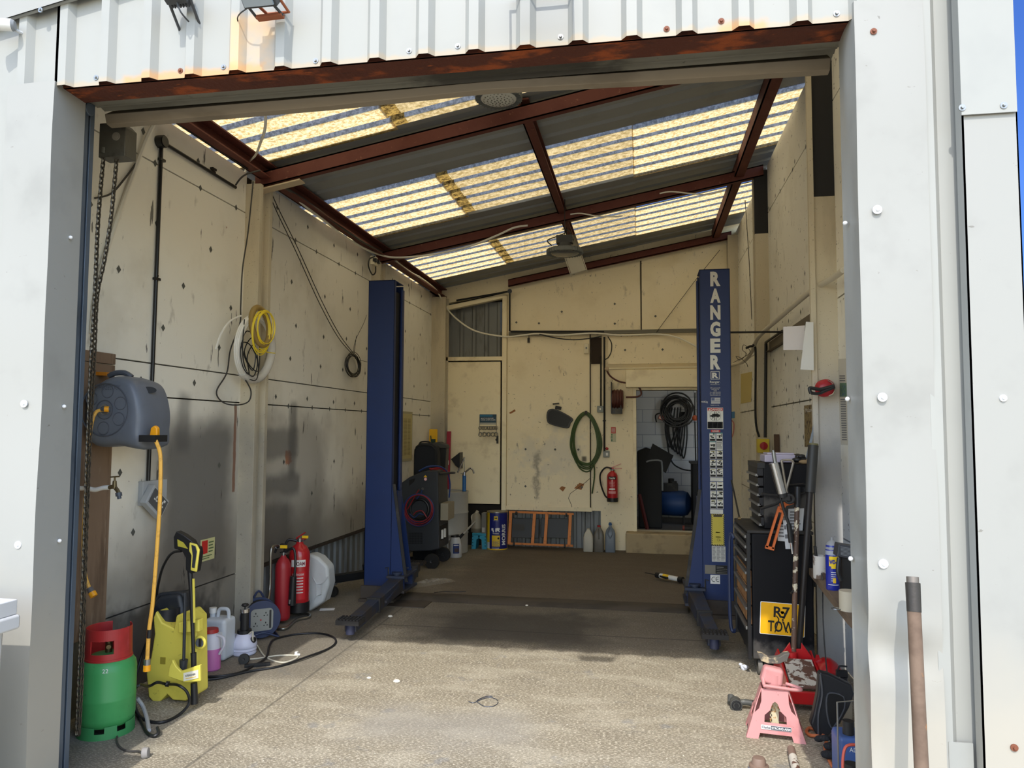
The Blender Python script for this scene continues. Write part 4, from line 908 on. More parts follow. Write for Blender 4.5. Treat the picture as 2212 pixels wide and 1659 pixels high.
cable('taped_hose', 'short length of silver taped hose lying against the black floor loop', [onz(296, 1508, .1), onz(308, 1525, .05), onz(317, 1550, .02), onz(322, 1578, .012)], .011, K('silver tape', (170, 172, 174), .5), 'hose', 8)
t = thing('mains_plug', 'grey mains plug on a black flex lying in the sun at the door threshold', 'plug', onz(314, 1628))
q = onz(316, 1628, .022)
b = MB(); b.lathe([(.024, 0), (.026, .008), (.022, .028), (.0, .03)], q-Vector((.02, 0, .0)), (1, .3, .1), n=20, sy=1.1); b.obj('plug_body', K('dusty grey plug', (142, 138, 134), .7), t)
b = MB(); b.tube(spline([q+Vector((-.02, -.005, 0)), onz(300, 1623, .01), onz(275, 1622, .006), onz(257, 1612, .006), onz(252, 1595, .006), onz(262, 1575, .006), onz(280, 1560, .006), onz(287, 1535, .006), onz(285, 1510, .02)]), .0055, 6); b.obj('flex', K('dusty black flex', (60, 58, 56), .7), t)
# jugs by the washer
t = thing('washer_jug', 'translucent jug of pink fluid with a red lid beside the pressure washer', 'jug', onf(455, 1450))
PK = mat('pink fluid plastic', lin((196, 110, 170)), .4); WT = K('translucent white plastic', (214, 212, 222), .4)
jc = Vector((ony(452, 1450, 4.76).x, 4.76, 0)); S = mpp(jc); r = 24*S
b = MB(); b.lathe([(r*.9, 0), (r, .008), (r*.97, .14), (r*.95, .145)], jc, n=28, sy=.8); b.obj('fluid_part', PK, t, label='pink fluid filled lower part')
b = MB(); b.lathe([(r*.95, .145), (r*.85, .22), (r*.55, .265)], jc, n=28, sy=.8); b.tube(spline([jc+Vector((r*.7, -.01, .235)), jc+Vector((r*1.35, -.01, .22)), jc+Vector((r*1.45, -.01, .17)), jc+Vector((r*1.0, -.01, .11))]), .009, 8); b.obj('jug_body', WT, t)
b = MB(); b.cyl(jc+ZA*.25, jc+ZA*.275, r*.72, r*.68); b.obj('lid', REDC, t, label='red lid')
def jerrycan(t, c, w, d, h, mt, cap, hdl=True, capx=-.3):
    b = MB(); b.box(c.x-w/2, c.x+w/2, c.y-d/2, c.y+d/2, c.z, c.z+h*.80); o = b.obj('container', mt, t, bevel=min(w, d)*.18, seg=3)
    b = MB(); b.tube(spline([c+Vector((-w*.1, 0, h*.78)), c+Vector((-w*.05, 0, h*.93)), c+Vector((w*.15, 0, h*.96)), c+Vector((w*.36, 0, h*.93)), c+Vector((w*.40, 0, h*.76))]), w*.075, 8); b.obj('handle', mt, t)
    b = MB(); b.cyl(c+Vector((w*capx, 0, h*.78)), c+Vector((w*capx, 0, h*.88)), w*.12); b.obj('neck', mt, t)
    b = MB(); b.cyl(c+Vector((w*capx, 0, h*.87)), c+Vector((w*capx, 0, h*.97)), w*.15, n=18); b.obj('cap', cap, t)
    return o
jc = Vector((ony(473, 1420, 5.0).x, 5.0, 0)); S = mpp(jc)
t = thing('jerrycan', 'clear white plastic can with moulded handle and white label behind the pink jug', 'can', jc)
jerrycan(t, jc, 52*S, .16, 110*S, K('clear white can', (196, 202, 208), .35), WHITE, capx=-.33)
b = MB(); b.box(jc.x-.01, jc.x+.07, jc.y-.083, jc.y-.0805, .05, .21); lb = b.obj('paper_label', PAPER, t, label='white label')
text('lettering', 'E\nSI', Vector((jc.x-.005, jc.y-.0845, .15)), XA, ZA, .02, .04, INK, t)
b = MB()
for k in range(5): b.box(jc.x-.002, jc.x+.06, jc.y-.0845, jc.y-.084, .065+.013*k, .069+.013*k)
b.obj('label_print', INK, t); b = MB(); b.box(jc.x-.005, jc.x+.02, jc.y-.0845, jc.y-.084, .19, .2); b.obj('label_mark', K('maroon', (110, 30, 44), .6), t)
# brake bleeder
jc = Vector((ony(527, 1405, 5.13).x, 5.13, 0)); S = mpp(jc); r = 27*S
t = thing('brake_bleeder', 'white bottle vacuum bleeder with a tall black hand pump and gauge', 'pump', jc)
b = MB(); b.lathe([(r*.85, 0), (r*.95, .01), (r*.93, .03), (r*.98, .035), (r*.95, .05), (r*.99, .055), (r, .07), (r*.95, .10), (r*.7, .135), (r*.55, .15)], jc, n=32); b.obj('bottle', K('blueish white plastic', (206, 208, 226), .4), t)
b = MB(); b.cyl(jc+ZA*.148, jc+ZA*.175, r*.55, n=24); b.cyl(jc+ZA*.175, jc+ZA*.30, r*.33, n=20); b.obj('pump_barrel', BLACK, t)
b = MB(); b.cyl(jc+ZA*.30, jc+ZA*.325, r*.36); b.obj('barrel_collar', CHROME, t); b = MB(); b.cyl(jc+ZA*.32, jc+ZA*.345, .006); b.lathe([(.02, 0), (.028, .008), (.02, .02), (0, .022)], jc+ZA*.343); b.obj('pump_knob', BLACK, t)
b = MB(); b.tube(spline([jc+Vector((-r*.6, 0, .13)), jc+Vector((-r*1.1, 0, .135)), jc+Vector((-r*1.05, 0, .10)), jc+Vector((-r*.9, 0, .09))]), .009, 8); b.obj('handle', K('blueish white plastic', (206, 208, 226), .4), t)
g = jc+Vector((-r*.65, -r*.75, .085)); b = MB(); b.cyl(g, g+Vector((-.004, -.02, 0)), .022, n=20); b.obj('gauge', BLACK, t); b = MB(); b.cyl(g+Vector((-.004, -.02, 0)), g+Vector((-.0045, -.022, 0)), .016, n=20); b.obj('gauge_face', WHITE, t)
b = MB(); b.cyl(jc+Vector((r*.6, -.01, .11)), jc+Vector((r*1.0, -.02, .11)), .02); b.obj('port_cap', BLACK, t)
b = MB(); b.tube(spline([jc+Vector((r*.5, -.02, .15)), jc+Vector((r*.9, -.03, .17)), jc+Vector((r*1.05, -.05, .12)), onz(556, 1395, .02), onz(575, 1420, .006), onz(610, 1431, .006), onz(640, 1422, .006), onz(638, 1416, .006), onz(600, 1416, .006), onz(560, 1422, .006), onz(540, 1424, .01)]), .0055, 8); b.obj('clear_tube', K('creamy tube', (206, 202, 184), .4), t)
q = onz(527, 1424, .03); b = MB(); b.lathe([(.036, -.012), (.04, 0), (.036, .012)], q, (.3, -1, .2), n=14); b.cyl(q, q+Vector((.01, -.03, .006)), .008); b.obj('fluid_adaptor', BLACK, t)
q = onz(642, 1414, .01); b = MB(); b.cbox(q, (.04, .012, .012), (0, 0, .5)); b.cbox(q+Vector((-.01, .01, .01)), (.02, .02, .016)); b.obj('tube_clip', WHITE, t)
# extension reel
rc = Vector((XL+.20, 5.60, 0)); q = ony(558, 1330, 5.52)
t = thing('extension_reel', 'dark blue mains extension reel with a grey socket face, standing by the column', 'cable reel', (q.x, 5.6, 0))
NB = K('navy plastic', (40, 52, 84), .45); ax = Vector((.62, -.78, 0)); c = Vector((q.x, 5.55, .155))
b = MB(); b.cyl(c+ax*.06, c+ax*.075, .145, n=36); b.cyl(c-ax*.06, c-ax*.075, .145, n=36); b.obj('flange', NB, t, bevel=.003)
b = MB()
for k in range(6): b.ring(c+ax*(-.05+.02*k), .118, .011, ax, 32, 6)
b.cyl(c-ax*.06, c+ax*.06, .11, n=28); b.obj('wound_cable', BLACK, t)
sd = Vector((.78, .62, 0)); b = MB(); b.prism([(a-.085, z-.085) for a, z in rrect(.17, .17, .03)], c+ax*.076, sd, ZA, ax*.006); fc = b.obj('socket_face', K('socket grey', (140, 142, 136), .5), t)
b = MB()
for i in (-1, 1):
    for j_ in (-1, 1):
        for a_, z_, w2, h2 in ((0, .014, .007, .013), (-.012, -.006, .010, .006), (.012, -.006, .010, .006)): b.prism([(-w2/2, -h2/2), (w2/2, -h2/2), (w2/2, h2/2), (-w2/2, h2/2)], c+ax*.0825+sd*(i*.038+a_-.01)+ZA*(j_*.038+z_), sd, ZA, ax*.001)
b.obj('socket_hole', INK, fc); b = MB(); b.cyl(c+ax*.0825-sd*.01, c+ax*.088-sd*.01, .006); b.obj('reset_button', RED, fc)
b = MB(); b.prism([(.055, -.07), (.07, -.07), (.07, .07), (.055, .07)], c+ax*.083, sd, ZA, ax*.001); b.obj('black_stripe', BLACK, fc)
b = MB(); b.tube([c+sd*.13-ax*.09-ZA*.146, c+sd*.13+ax*.09-ZA*.146], .009); b.tube([c-sd*.13-ax*.09-ZA*.146, c-sd*.13+ax*.09-ZA*.146], .009)
b.tube(spline([c+sd*.13+ax*.09-ZA*.146, c+ax*.09-ZA*.1, c-sd*.13+ax*.09-ZA*.146]), .008); b.tube(spline([c+sd*.13-ax*.09-ZA*.146, c-ax*.09+ZA*.19, c-sd*.13-ax*.09-ZA*.146]), .009); b.obj('stand', NB, t)
cable('extension_lead', 'black extension lead making a wide loop on the floor across the sunlight edge', [onz(440, 1462, .008), onz(480, 1460, .008), onz(520, 1452, .008), onz(548, 1438, .008), onz(575, 1420, .014), onz(582, 1395, .014), onz(595, 1380, .01), onz(640, 1370, .008), onz(690, 1368, .008), onz(719, 1376, .008), onz(725, 1388, .008), onz(708, 1402, .008), onz(660, 1420, .016), onz(600, 1440, .008), onz(540, 1450, .008), onz(480, 1464, .008), onz(450, 1468, .008)], .008, BLACK, 'cable', 8)
b = MB(); q = onz(556, 1436, .012); b.cbox(q, (.17, .025, .02), (0, 0, .5)); b.obj('cable_joiner', BLACK, label='black inline connector on the extension lead loop', cat='connector')
# extinguishers on a tubular stand
SB = Vector((-3.0, 6.2, 0))
t = thing('extinguisher_stand', 'bent chrome tube floor stand carrying the two red fire extinguishers', 'stand', onf(640, 1350))
PT = [onz(582, 1354, .013), onz(616, 1358, .013), onz(640, 1340, .013), onz(668, 1333, .013), onz(662, 1325, .013), onz(618, 1322, .013), onz(612, 1312, .02)]
b = MB(); b.tube(spline([onx(604, 1178, XL+.12), onx(590, 1180, XL+.12), onx(585, 1195, XL+.12), onx(583, 1270, XL+.12), onx(578, 1300, XL+.14), onz(571, 1330, .08), onz(566, 1350, .013)]+PT, 6), .012, 10); b.obj('tube_frame', K('worn chrome tube', (150, 148, 140), .3, .9), t)
def extinguisher(name, lab, c, r, h, mt, base=None, hosep=None, cyl_=False):
    t = thing(name, lab, 'fire extinguisher', c)
    b = MB(); z0 = .0
    b.lathe([(r*.8, .0), (r*.96, .012), (r, .03), (r, h*.74), (r*.94, h*.80), (r*.7, h*.865), (r*.38, h*.90), (r*.30, h*.93)], c, n=32); body = b.obj('cylinder', mt, t)
    if base: b = MB(); b.lathe([(r*.9, 0), (r*1.03, .005), (r*1.04, base), (r*1.0, base)], c, n=32); b.obj('base_skirt', BLACK, t, label='black plastic skirt')
    b = MB(); b.cyl(c+ZA*h*.92, c+ZA*h*.975, r*.22); b.cyl(c+Vector((-r*.5, 0, h*.955)), c+Vector((r*.5, 0, h*.955)), r*.12); b.obj('valve', STEEL, t)
    return t
ec = Vector((ony(610, 1300, 5.98).x, 5.98, .03)); S = mpp(ec)
t = extinguisher('fire_extinguisher', 'plain red fire extinguisher without label, in front on the chrome stand', ec, 16.5*S, 148*S, K('plain red paint', (158, 34, 42), .45), None)
b = MB(); b.cbox(ec+Vector((0, -.01, 145*S)), (.05, .02, .01), (0, -.2, 0)); b.tube(spline([ec+Vector((.02, 0, .57)), ec+Vector((.09, .0, .60)), ec+Vector((.11, 0, .50)), ec+Vector((.10, 0, .3)), ec+Vector((.085, 0, .18))]), .011, 8); b.obj('discharge_hose', BLACK, t)
b = MB(); b.cyl(ec+Vector((.10, -.01, .37)), ec+Vector((.092, -.01, .13)), .027, .032); b.obj('horn', BLACK, t); b = MB(); b.cyl(ec+Vector((.085, -.03, .18)), ec+Vector((.082, -.03, .145)), .014); b.obj('hose_nozzle', STEEL, t)
b = MB(); b.tube(spline([ec+Vector((-.08, 0, .56)), ec+Vector((-.05, 0, .615)), ec+Vector((.0, 0, .63)), ec+Vector((.04, 0, .60))]), .010, 8); b.obj('carry_handle', BLACK, t)
b = MB(); q = ony(613, 1181, 5.94); b.cbox(q, (.06, .012, .025)); b.obj('safety_tag', YEL, t, label='yellow tag'); b = MB(); b.ring(q-XA*.055, .02, .003, (0, 1, 0)); b.obj('pull_ring', STEEL, t)
ec = Vector((ony(645, 1290, 6.2).x, 6.2, .05)); S = mpp(ec)
t = extinguisher('fire_extinguisher', 'large red foam fire extinguisher with white FOAM label and black skirt', ec, 22.5*S, 160*S, K('glossy red paint', (178, 26, 34), .3, coat=.5), .09)
r = 22.5*S
def cyl_label(name, c, r, a0, a1, z0, z1, mt, par, n=10):
    b = MB(); vs = []
    for i in range(n+1):
        a = math.radians(a0+(a1-a0)*i/n); vs += [(c.x+r*math.cos(a), c.y+r*math.sin(a), c.z+z0), (c.x+r*math.cos(a), c.y+r*math.sin(a), c.z+z1)]
    b.add(vs, [(2*i, 2*i+2, 2*i+3, 2*i+1) for i in range(n)]); return b.obj(name, mt, par)
def cyl_text(s, c, r, a0, a1, z0, h, mt, par, bold=0.):
    am = math.radians((a0+a1)/2); ex = Vector((-math.sin(am), math.cos(am), 0)); w = r*math.radians(a1-a0)
    o = text('lettering', s, Vector((0, 0, 0)), XA, ZA, w, h, mt, par, bold)
    org = ORG.get(par.name, Vector((0, 0, 0)))
    for v in o.data.vertices:
        q = v.co+org; a = math.radians(a0)+q.x/r; v.co = Vector((c.x+(r+.0015)*math.cos(a), c.y+(r+.0015)*math.sin(a), c.z+z0+q.z))-org
cyl_label('white_label', ec, r+.0006, 250, 330, .40, .46, WHITE, t)
cyl_text('FOAM', ec, r+.001, 272, 325, .41, .035, K('maroon', (120, 20, 30), .6), t, .02)
cyl_label('instruction_label', ec, r+.0006, 250, 330, .12, .36, K('label red', (196, 30, 38), .5), t)
cyl_text('FIRE EXTINGUISHER', ec, r+.001, 258, 322, .325, .018, WHITE, t)
b = MB()
for k in range(6):
    for a0, a1 in ((260, 275), (280, 318)):
        am = [math.radians(a0+(a1-a0)*i/4) for i in range(5)]; z = ec.z+.30-.025*k
        vs = [v for a in am for v in ((ec.x+(r+.002)*math.cos(a), ec.y+(r+.002)*math.sin(a), z), (ec.x+(r+.002)*math.cos(a), ec.y+(r+.002)*math.sin(a), z+.008))]
        b.add(vs, [(2*i, 2*i+2, 2*i+3, 2*i+1) for i in range(4)])
b.obj('label_print', WHITE, t)
b = MB(); q = ec+ZA*160*S; b.bar(q+Vector((-.03, 0, -.015)), q+Vector((.05, 0, .035)), .02, .008); b.bar(q+Vector((-.03, 0, -.02)), q+Vector((.06, 0, -.02)), .02, .008); b.obj('lever', RED, t); b = MB(); b.cbox(q+Vector((.06, -.02, .0)), (.055, .012, .022)); b.obj('safety_tag', YEL, t, label='yellow tag')
b = MB(); b.tube(spline([q+Vector((-.02, -.01, -.04)), q+Vector((-.09, -.04, -.03)), q+Vector((-.11, -.06, -.12)), q+Vector((-.10, -.06, -.3))]), .012, 8); b.obj('discharge_hose', BLACK, t)
# large white can behind
jc = Vector((-3.03, 6.80, 0)); q = ony(672, 1290, 6.74)
t = thing('water_can', 'large translucent white water can with a black cap leaning behind the fire extinguishers', 'can', (q.x+.05, 6.45, 0))
b = MB(); P = [(ony(u, v, 6.40).x, max(.0, ony(u, v, 6.40).z)) for u, v in ((640, 1322), (640, 1235), (655, 1200), (672, 1197), (688, 1204), (708, 1225), (711, 1262), (700, 1300), (670, 1325))]
b.prism(P, (0, 6.40, 0), XA, ZA, YA*.16); can = b.obj('container', K('cloudy white plastic', (200, 204, 204), .38, layers=[('n', lin((176, 178, 172)), 4, .5, .7, .4)]), t, bevel=.03, seg=3)
b = MB()
for pp in ([(684, 1262), (695, 1262), (694, 1284), (683, 1288)],):
    L = [ony(u, v, 6.395) for u, v in pp]; b.tube(L, .006, 6, closed=True)
b.tube([ony(662, 1318, 6.395), ony(683, 1288, 6.395)], .006, 6); b.tube([ony(695, 1262, 6.395), ony(709, 1246, 6.395)], .006, 6); b.tube([ony(684, 1262, 6.395), ony(676, 1248, 6.395)], .006, 6); b.obj('moulded_rib', K('cloudy white plastic', (200, 204, 204), .38), can)
b = MB(); q = ony(683, 1203, 6.48); b.cyl(q-Vector((.0, 0, .02)), q+Vector((.01, 0, .015)), .035); b.obj('cap', BLACK, t, label='black cap')
b = MB(); q = onz(707, 1316, .004); b.cbox(q, (.13, .07, .004), (0, 0, .3)); b.obj('paper_scrap', PAPER, label='folded white paper scrap on the floor near the water can', cat='paper')
# ================================================================ TWO-POST LIFT
BLUE = mat('lift blue paint', lin((9, 40, 92)), .5, layers=[('n', lin((10, 34, 78)), 2.5, .5, .7, .5), ('n', lin((150, 160, 176)), 46, .725, .74, .6), ('b', lin((60, 56, 54)), (None, None, (-.1, .14)), .08, .6, 6, .06)])
BLUED = mat('greasy blue arm', lin((40, 50, 72)), .6, layers=[('n', lin((58, 52, 46)), 5, .42, .62, .85)])
PADM = K('black rubber lift pad', (40, 38, 37), .8)
DARKST = mat('dark floor steel', lin((74, 66, 58)), .7, layers=[('n', lin((48, 44, 40)), 5, .45, .65, .7, (.5, 1, 1))])
def liftpost(lab, xo, xi, piv_px, end_px, pad_px, rear_px, prefix):
    s = 1 if xi > xo else -1; y0, y1 = 6.90, 7.17
    t = thing('lift_post', lab, 'car lift', ((xo+xi)/2, 7.03, 0), 'pair of blue lift posts')
    H = 3.12 if s > 0 else 3.125
    b = MB(); th = .008*s
    b.box(xo, xi, y0, y0+.008, .03, H); b.box(xo, xi, y1-.008, y1, .03, H-.02); b.box(xo, xo+th, y0, y1, .03, H)
    b.box(xi-th, xi, y0, y0+.05, .03, H); b.box(xi-th, xi+.012*s, y1-.06, y1, .03, H-.06); b.box(xo, xi, y0, y1, H-.01, H)
    b.obj('column', BLUE, t, bevel=.003)
    b = MB(); b.box(xo+.03*s, xi-.02*s, y0+.05, y1-.05, .04, H-.1); b.obj('inner_guide', K('black interior', (16, 17, 22), .7), t)
    b = MB(); b.box(xo-.03*s, xi+.05*s, y0-.06, y1+.06, 0, .03); b.box(xo-.02*s, xi+.02*s, y0-.03, y0, .03, .15); b.obj('base_plate', DARKST, t, bevel=.003)
    # carriage with its gusset
    b = MB(); b.box(xi-.01*s, xi+.035*s, y0+.07, y1-.07, .12, 1.05); b.prism([(xi, 1.12), (xi+.135*s, .20), (xi+.135*s, .12), (xi, .12)], (0, y0+.005, 0), XA, ZA, YA*.012)
    b.prism([(xi, 1.12), (xi+.135*s, .20), (xi+.135*s, .12), (xi, .12)], (0, y1-.02, 0), XA, ZA, YA*.012); b.obj('carriage', BLUE, t)
    b = MB(); b.bar((xi+.004*s, y0+.02, 1.12), (xi+.14*s, y0+.02, .19), .05, .012, YA); b.obj('gusset_edge', DIRTYBLACK, t)
    b = MB(); b.box(xi-.02*s, xi+.16*s, y0-.07, y1+.07, .10, .125); b.box(xi-.02*s, xi+.16*s, y0-.07, y1+.07, .235, .26); b.obj('yoke', BLUED, t, bevel=.004)
    b = MB(); b.tube([(xi-.05*s, y0-.012, .32), (xi-.02*s, y0-.012, .33), (xi-.02*s, y0-.012, .24)], .006, 6); b.obj('lock_rod', DIRTYBLACK, t)
    for k, (epx, ppx, hz) in enumerate(((end_px, pad_px, .17), (None, rear_px, .16))):
        if ppx is None: continue
        P = Vector((xi+.07*s, (y0-.02) if k == 0 else (y1+.02), .175)); E = onf(*epx) if epx else None
        pad = onz(ppx[0], ppx[1], hz); e = Vector((pad.x, pad.y, .115)); d = (e-P).normalized(); L = (e-P).length
        b = MB(); b.cyl(P-ZA*.09, P+ZA*.10, .035, n=18); b.cyl(P+ZA*.10, P+ZA*.115, .05, n=18); b.obj('pivot_pin', BLUED, t)
        b = MB(); m_ = P+d*L*.55; b.bar(P, m_, .13, .13, h1=.11, w1=.11); a = b.obj('arm', BLUED, t, bevel=.008)
        b = MB(); b.bar(m_-d*.05, e, .095, .095); b.obj('arm_extension', BLUED, a, bevel=.006)
        b = MB(); b.bar(m_-d*.02, m_+d*.01, .125, .125); b.obj('arm_collar', DIRTYBLACK, a, bevel=.004)
        b = MB(); b.cyl((pad.x, pad.y, .055), (pad.x, pad.y, .135), .035, n=18); b.obj('pad_screw', BLUE, a)
        b = MB(); w = .19 if k == 0 else .2; b.box(pad.x-w/2, pad.x+w/2, pad.y-.07, pad.y+.07, .135, hz)
        for i in range(7):
            for j in range(5):
                px, py = pad.x-w/2+w*(i+.5)/7, pad.y-.07+.14*(j+.5)/5
                b.box(px-.008, px+.008, py-.008, py+.008, hz, hz+.010)
        b.obj('lift_pad', PADM, a)
    if s > 0:
        b = MB(); q = ony(840, 1283, 6.7); b.cyl(q, q+Vector((.0, .05, .0)), .03); b.bar(ony(853, 1265, 6.75), ony(825, 1300, 6.3), .09, .02); b.obj('arm_lock', BLUED, t)
    return t
lp = liftpost('plain blue left lift post with its front arm reaching toward the sunlit floor', -2.66, -2.39, None, (755, 1368), (757, 1337), (899, 1214), 'l')
rp = liftpost('blue right lift post with large white RANGER lettering and warning stickers', .79, .52, None, (1545, 1400), (1543, 1366), None, 'r')
# lettering and stickers of the right post
YP = 6.898
LW = K('sticker white', (214, 214, 206), .6); RY = K('sticker yellow', (196, 180, 70), .6); SR = K('sticker red', (176, 44, 44), .6); STL = K('sticker teal', (70, 130, 130), .6); LET = K('white letter film', (206, 206, 200), .6)
def rct(u0, v0, u1, v1, y=YP): a, c = ony(u0, v0, y), ony(u1, v1, y); return a.x, c.z, c.x-a.x, a.z-c.z
def stk(name, u0, v0, u1, v1, mt, par, y=YP, **kw):
    x, z, w, h = rct(u0, v0, u1, v1, y); b = MB(); b.box(x, x+w, y-.001, y, z, z+h); return b.obj(name, mt, par, flat=True, **kw)
def tx(s_, u0, v0, u1, v1, mt, par, bold=0., y=YP-.0015):
    x, z, w, h = rct(u0, v0, u1, v1, y); return text('lettering', s_, (x, y, z), XA, ZA, w, h, mt, par, bold)
for ch, v0, v1 in zip('RANGER', (587, 623.5, 659.5, 695, 731.5, 767), (618, 654, 690.5, 727, 762, 798)): tx(ch, 1534, v0, 1556.5, v1, LET, rp, .055)
lg = stk('logo_frame', 1535, 802, 1554.5, 819.5, LET, rp); l2 = stk('logo_field', 1536.3, 803.3, 1553.2, 818.2, BLUE, lg, YP-.0012)
tx('R', 1538, 805, 1552, 817, LET, lg, .05, YP-.0025)
tx('Ranger.', 1533.5, 822.5, 1556, 829, LET, rp, .01); tx('PRODUCTS', 1535, 830, 1554, 831.5, LET, rp)
for i, s_ in enumerate(('1645 Lemonwood Dr', 'Santa Paula, CA', '93060', 'Tel 1-805-933-9970', 'Fax 1-805-933-9160', 'www.bendpak.com')):
    w = (22, 16, 7, 23, 23, 23)[i]; tx(s_, 1545-w/2, 836.8+3.2*i, 1545+w/2, 839+3.2*i, LET, rp)
f = stk('flag_sticker', 1536, 859, 1556, 872, LET, rp)
b = MB()
for k in range(6):
    x, z, w, h = rct(1536 if k > 2 else 1545, 860.5+1.9*k, 1556, 861.3+1.9*k); b.box(x, x+w, YP-.0018, YP-.001, z, z+h)
x, z, w, h = rct(1536.5, 859.5, 1544, 865.5); b.box(x, x+w, YP-.0018, YP-.001, z, z+h); b.obj('flag_print', K('print slate', (84, 96, 130), .6), f)
tx('MADE IN U.S.A.', 1535, 874.5, 1554, 876.5, LET, rp); tx('4082g', 1514.5, 866, 1529, 871, LET, rp)
dg = stk('danger_sticker', 1527.5, 880.5, 1562.5, 927, LW, rp, label='DANGER sticker with van pictogram')
stk('red_header', 1528.5, 881.5, 1561.5, 887.5, SR, dg, YP-.0012); tx('DANGER', 1535, 882.4, 1560.5, 886.8, LW, dg, .02, YP-.0016); tx('▲', 1530, 882.2, 1534.5, 886.8, LW, dg, 0, YP-.0016)
b = MB(); c = ony(1545, 898, YP-.0015); mp_ = mpp(c); b.ring(c, 11.5*mp_, .0012, (0, 1, 0), 30, 4)
b.prism([(-10.5*mp_, -2*mp_), (10*mp_, -2*mp_), (10*mp_, 2.2*mp_), (5*mp_, 4*mp_), (-6*mp_, 4*mp_), (-7*mp_, 1.5*mp_), (-10.5*mp_, 1*mp_)], c, XA, ZA, YA*.001)
b.bar(c+XA*(-8*mp_)-ZA*8*mp_, c+XA*8*mp_+ZA*8*mp_, .003, .002, YA)
for dx in (-2.2, 1.2):
    b.prism([(0, -10*mp_), (1.3*mp_, -10*mp_), (1.3*mp_, 9*mp_), (0, 9*mp_)], c+XA*dx*mp_, XA, ZA, YA*.001)
for dx in (-5.5, 5.5): b.cyl(c+XA*dx*mp_-ZA*2.2*mp_, c+XA*dx*mp_-ZA*2.2*mp_+YA*.001, 1.8*mp_, n=12)
b.obj('van_pictogram', INK, dg)
bk = stk('black_field', 1528.5, 911, 1561.5, 925.5, INK, dg, YP-.0012)
b = MB()
for k in range(6):
    for j in range(3):
        x, z, w, h = rct(1530.5+10*j, 912.2+2.1*k, 1530.5+10*j+random.uniform(7, 9), 913.4+2.1*k); b.box(x, x+w, YP-.0022, YP-.0016, z, z+h)
b.obj('small_print', LW, bk)
s2 = stk('danger_strip', 1535.5, 928.5, 1556, 934, SR, rp); tx('DANGER', 1539, 929.5, 1553, 932.8, LW, s2, .02, YP-.002)
rows = [(934.5, 953), (953.5, 972.5), (973.5, 992), (993, 1011), (1012, 1030.5), (1041, 1060), (1061, 1079.5), (1080, 1099)]
for i, (v0, v1) in enumerate(rows):
    o_ = i*.25
    for j, (u0, u1) in enumerate(((1532.5+o_, 1545.7+o_), (1547+o_, 1561+o_))):
        pnl = stk('pictogram_sticker', u0, v0, u1, v1, LW, rp)
        if i == 1 and j == 1:
            b = MB()
            for k in range(7): x, z, w, h = rct(u0+1, v0+1.5+2.3*k, u1-1-random.uniform(0, 3), v0+2.5+2.3*k); b.box(x, x+w, YP-.0018, YP-.001, z, z+h)
            b.obj('small_print', INK, pnl); continue
        b = MB(); x, z, w, h = rct(u0+.8, v1-5.5, u1-.8, v1-.7); b.box(x, x+w, YP-.0018, YP-.001, z, z+h)
        cx = (u0+u1)/2+random.uniform(-1, 1); cv = (v0+v1)/2-2.5
        for q in range(5):
            du, dv = random.uniform(-4.5, 4.5), random.uniform(-4, 4); x, z, w, h = rct(cx+du-1, cv+dv-1.2, cx+du+random.uniform(1, 3), cv+dv+random.uniform(.6, 2)); b.box(x, x+w, YP-.0018, YP-.001, z, z+h)
        x, z, w, h = rct(u0+1.5, cv-.6, u1-1.5, cv+.6); b.box(x, x+w, YP-.0018, YP-.001, z, z+h)
        b.obj('pictogram', INK, pnl)
        if i < 2: stk('teal_header', u0, v0, u1, v0+2, STL, pnl, YP-.0013)
        elif i < 8: b = MB(); x, z, w, h = rct(u0+3, v0+1, u1-3, v0+2.4); b.box(x, x+w, YP-.0018, YP-.001, z, z+h); b.obj('header_print', K('print ochre', (150, 140, 70), .7), pnl)
for v0, v1 in ((1031.5, 1040), (1100, 1110)):
    p_ = stk('text_strip', 1534, v0, 1562, v1, LW, rp); b = MB()
    for k in range(3): x, z, w, h = rct(1535, v0+1.5+2.2*k, 1561-4*k, v0+2.2+2.2*k); b.box(x, x+w, YP-.0018, YP-.001, z, z+h)
    b.obj('small_print', K('print grey', (110, 110, 112), .7), p_)
yw = stk('hazard_border', 1536, 1110, 1565, 1179, K('hazard yellow', (206, 192, 90), .6), rp, label='yellow and black hazard bordered label')
b = MB()
def hz(x0, z0, x1, z1, n, vert):
    for k in range(n):
        a, c = k/n, (k+.5)/n
        if vert: z_a, z_c = z0+(z1-z0)*a, z0+(z1-z0)*c; dz = (x1-x0); b.add([(x0, YP-.0014, z_a), (x1, YP-.0014, z_a+dz), (x1, YP-.0014, min(z1, z_c+dz)), (x0, YP-.0014, z_c)], [(0, 1, 2, 3)])
        else: xa, xc = x0+(x1-x0)*a, x0+(x1-x0)*c; b.add([(xa, YP-.0014, z0), (xc, YP-.0014, z0), (xc+.006, YP-.0014, z1), (xa+.006, YP-.0014, z1)], [(0, 1, 2, 3)])
x, z, w, h = rct(1536, 1110, 1565, 1179); e = .011
hz(x, z, x+e, z+h-e, 16, True); hz(x+w-e, z, x+w, z+h-e, 16, True); hz(x, z, x+w-.006, z+e, 7, False); hz(x, z+h-e, x+w-.006, z+h, 7, False); b.obj('hazard_stripes', INK, yw)
yf_ = stk('yellow_field', 1539.5, 1115, 1561.5, 1174.5, RY, yw, YP-.0016); stk('dark_header', 1541, 1111.5, 1560, 1117, K('print brown', (70, 60, 40), .7), yw, YP-.002)
b = MB()
for k in range(16):
    if k in (9, 11, 12): continue
    x, z, w, h = rct(1541, 1119+2.4*k, 1560-random.uniform(0, 4), 1119.8+2.4*k); b.box(x, x+w, YP-.0024, YP-.0018, z, z+h)
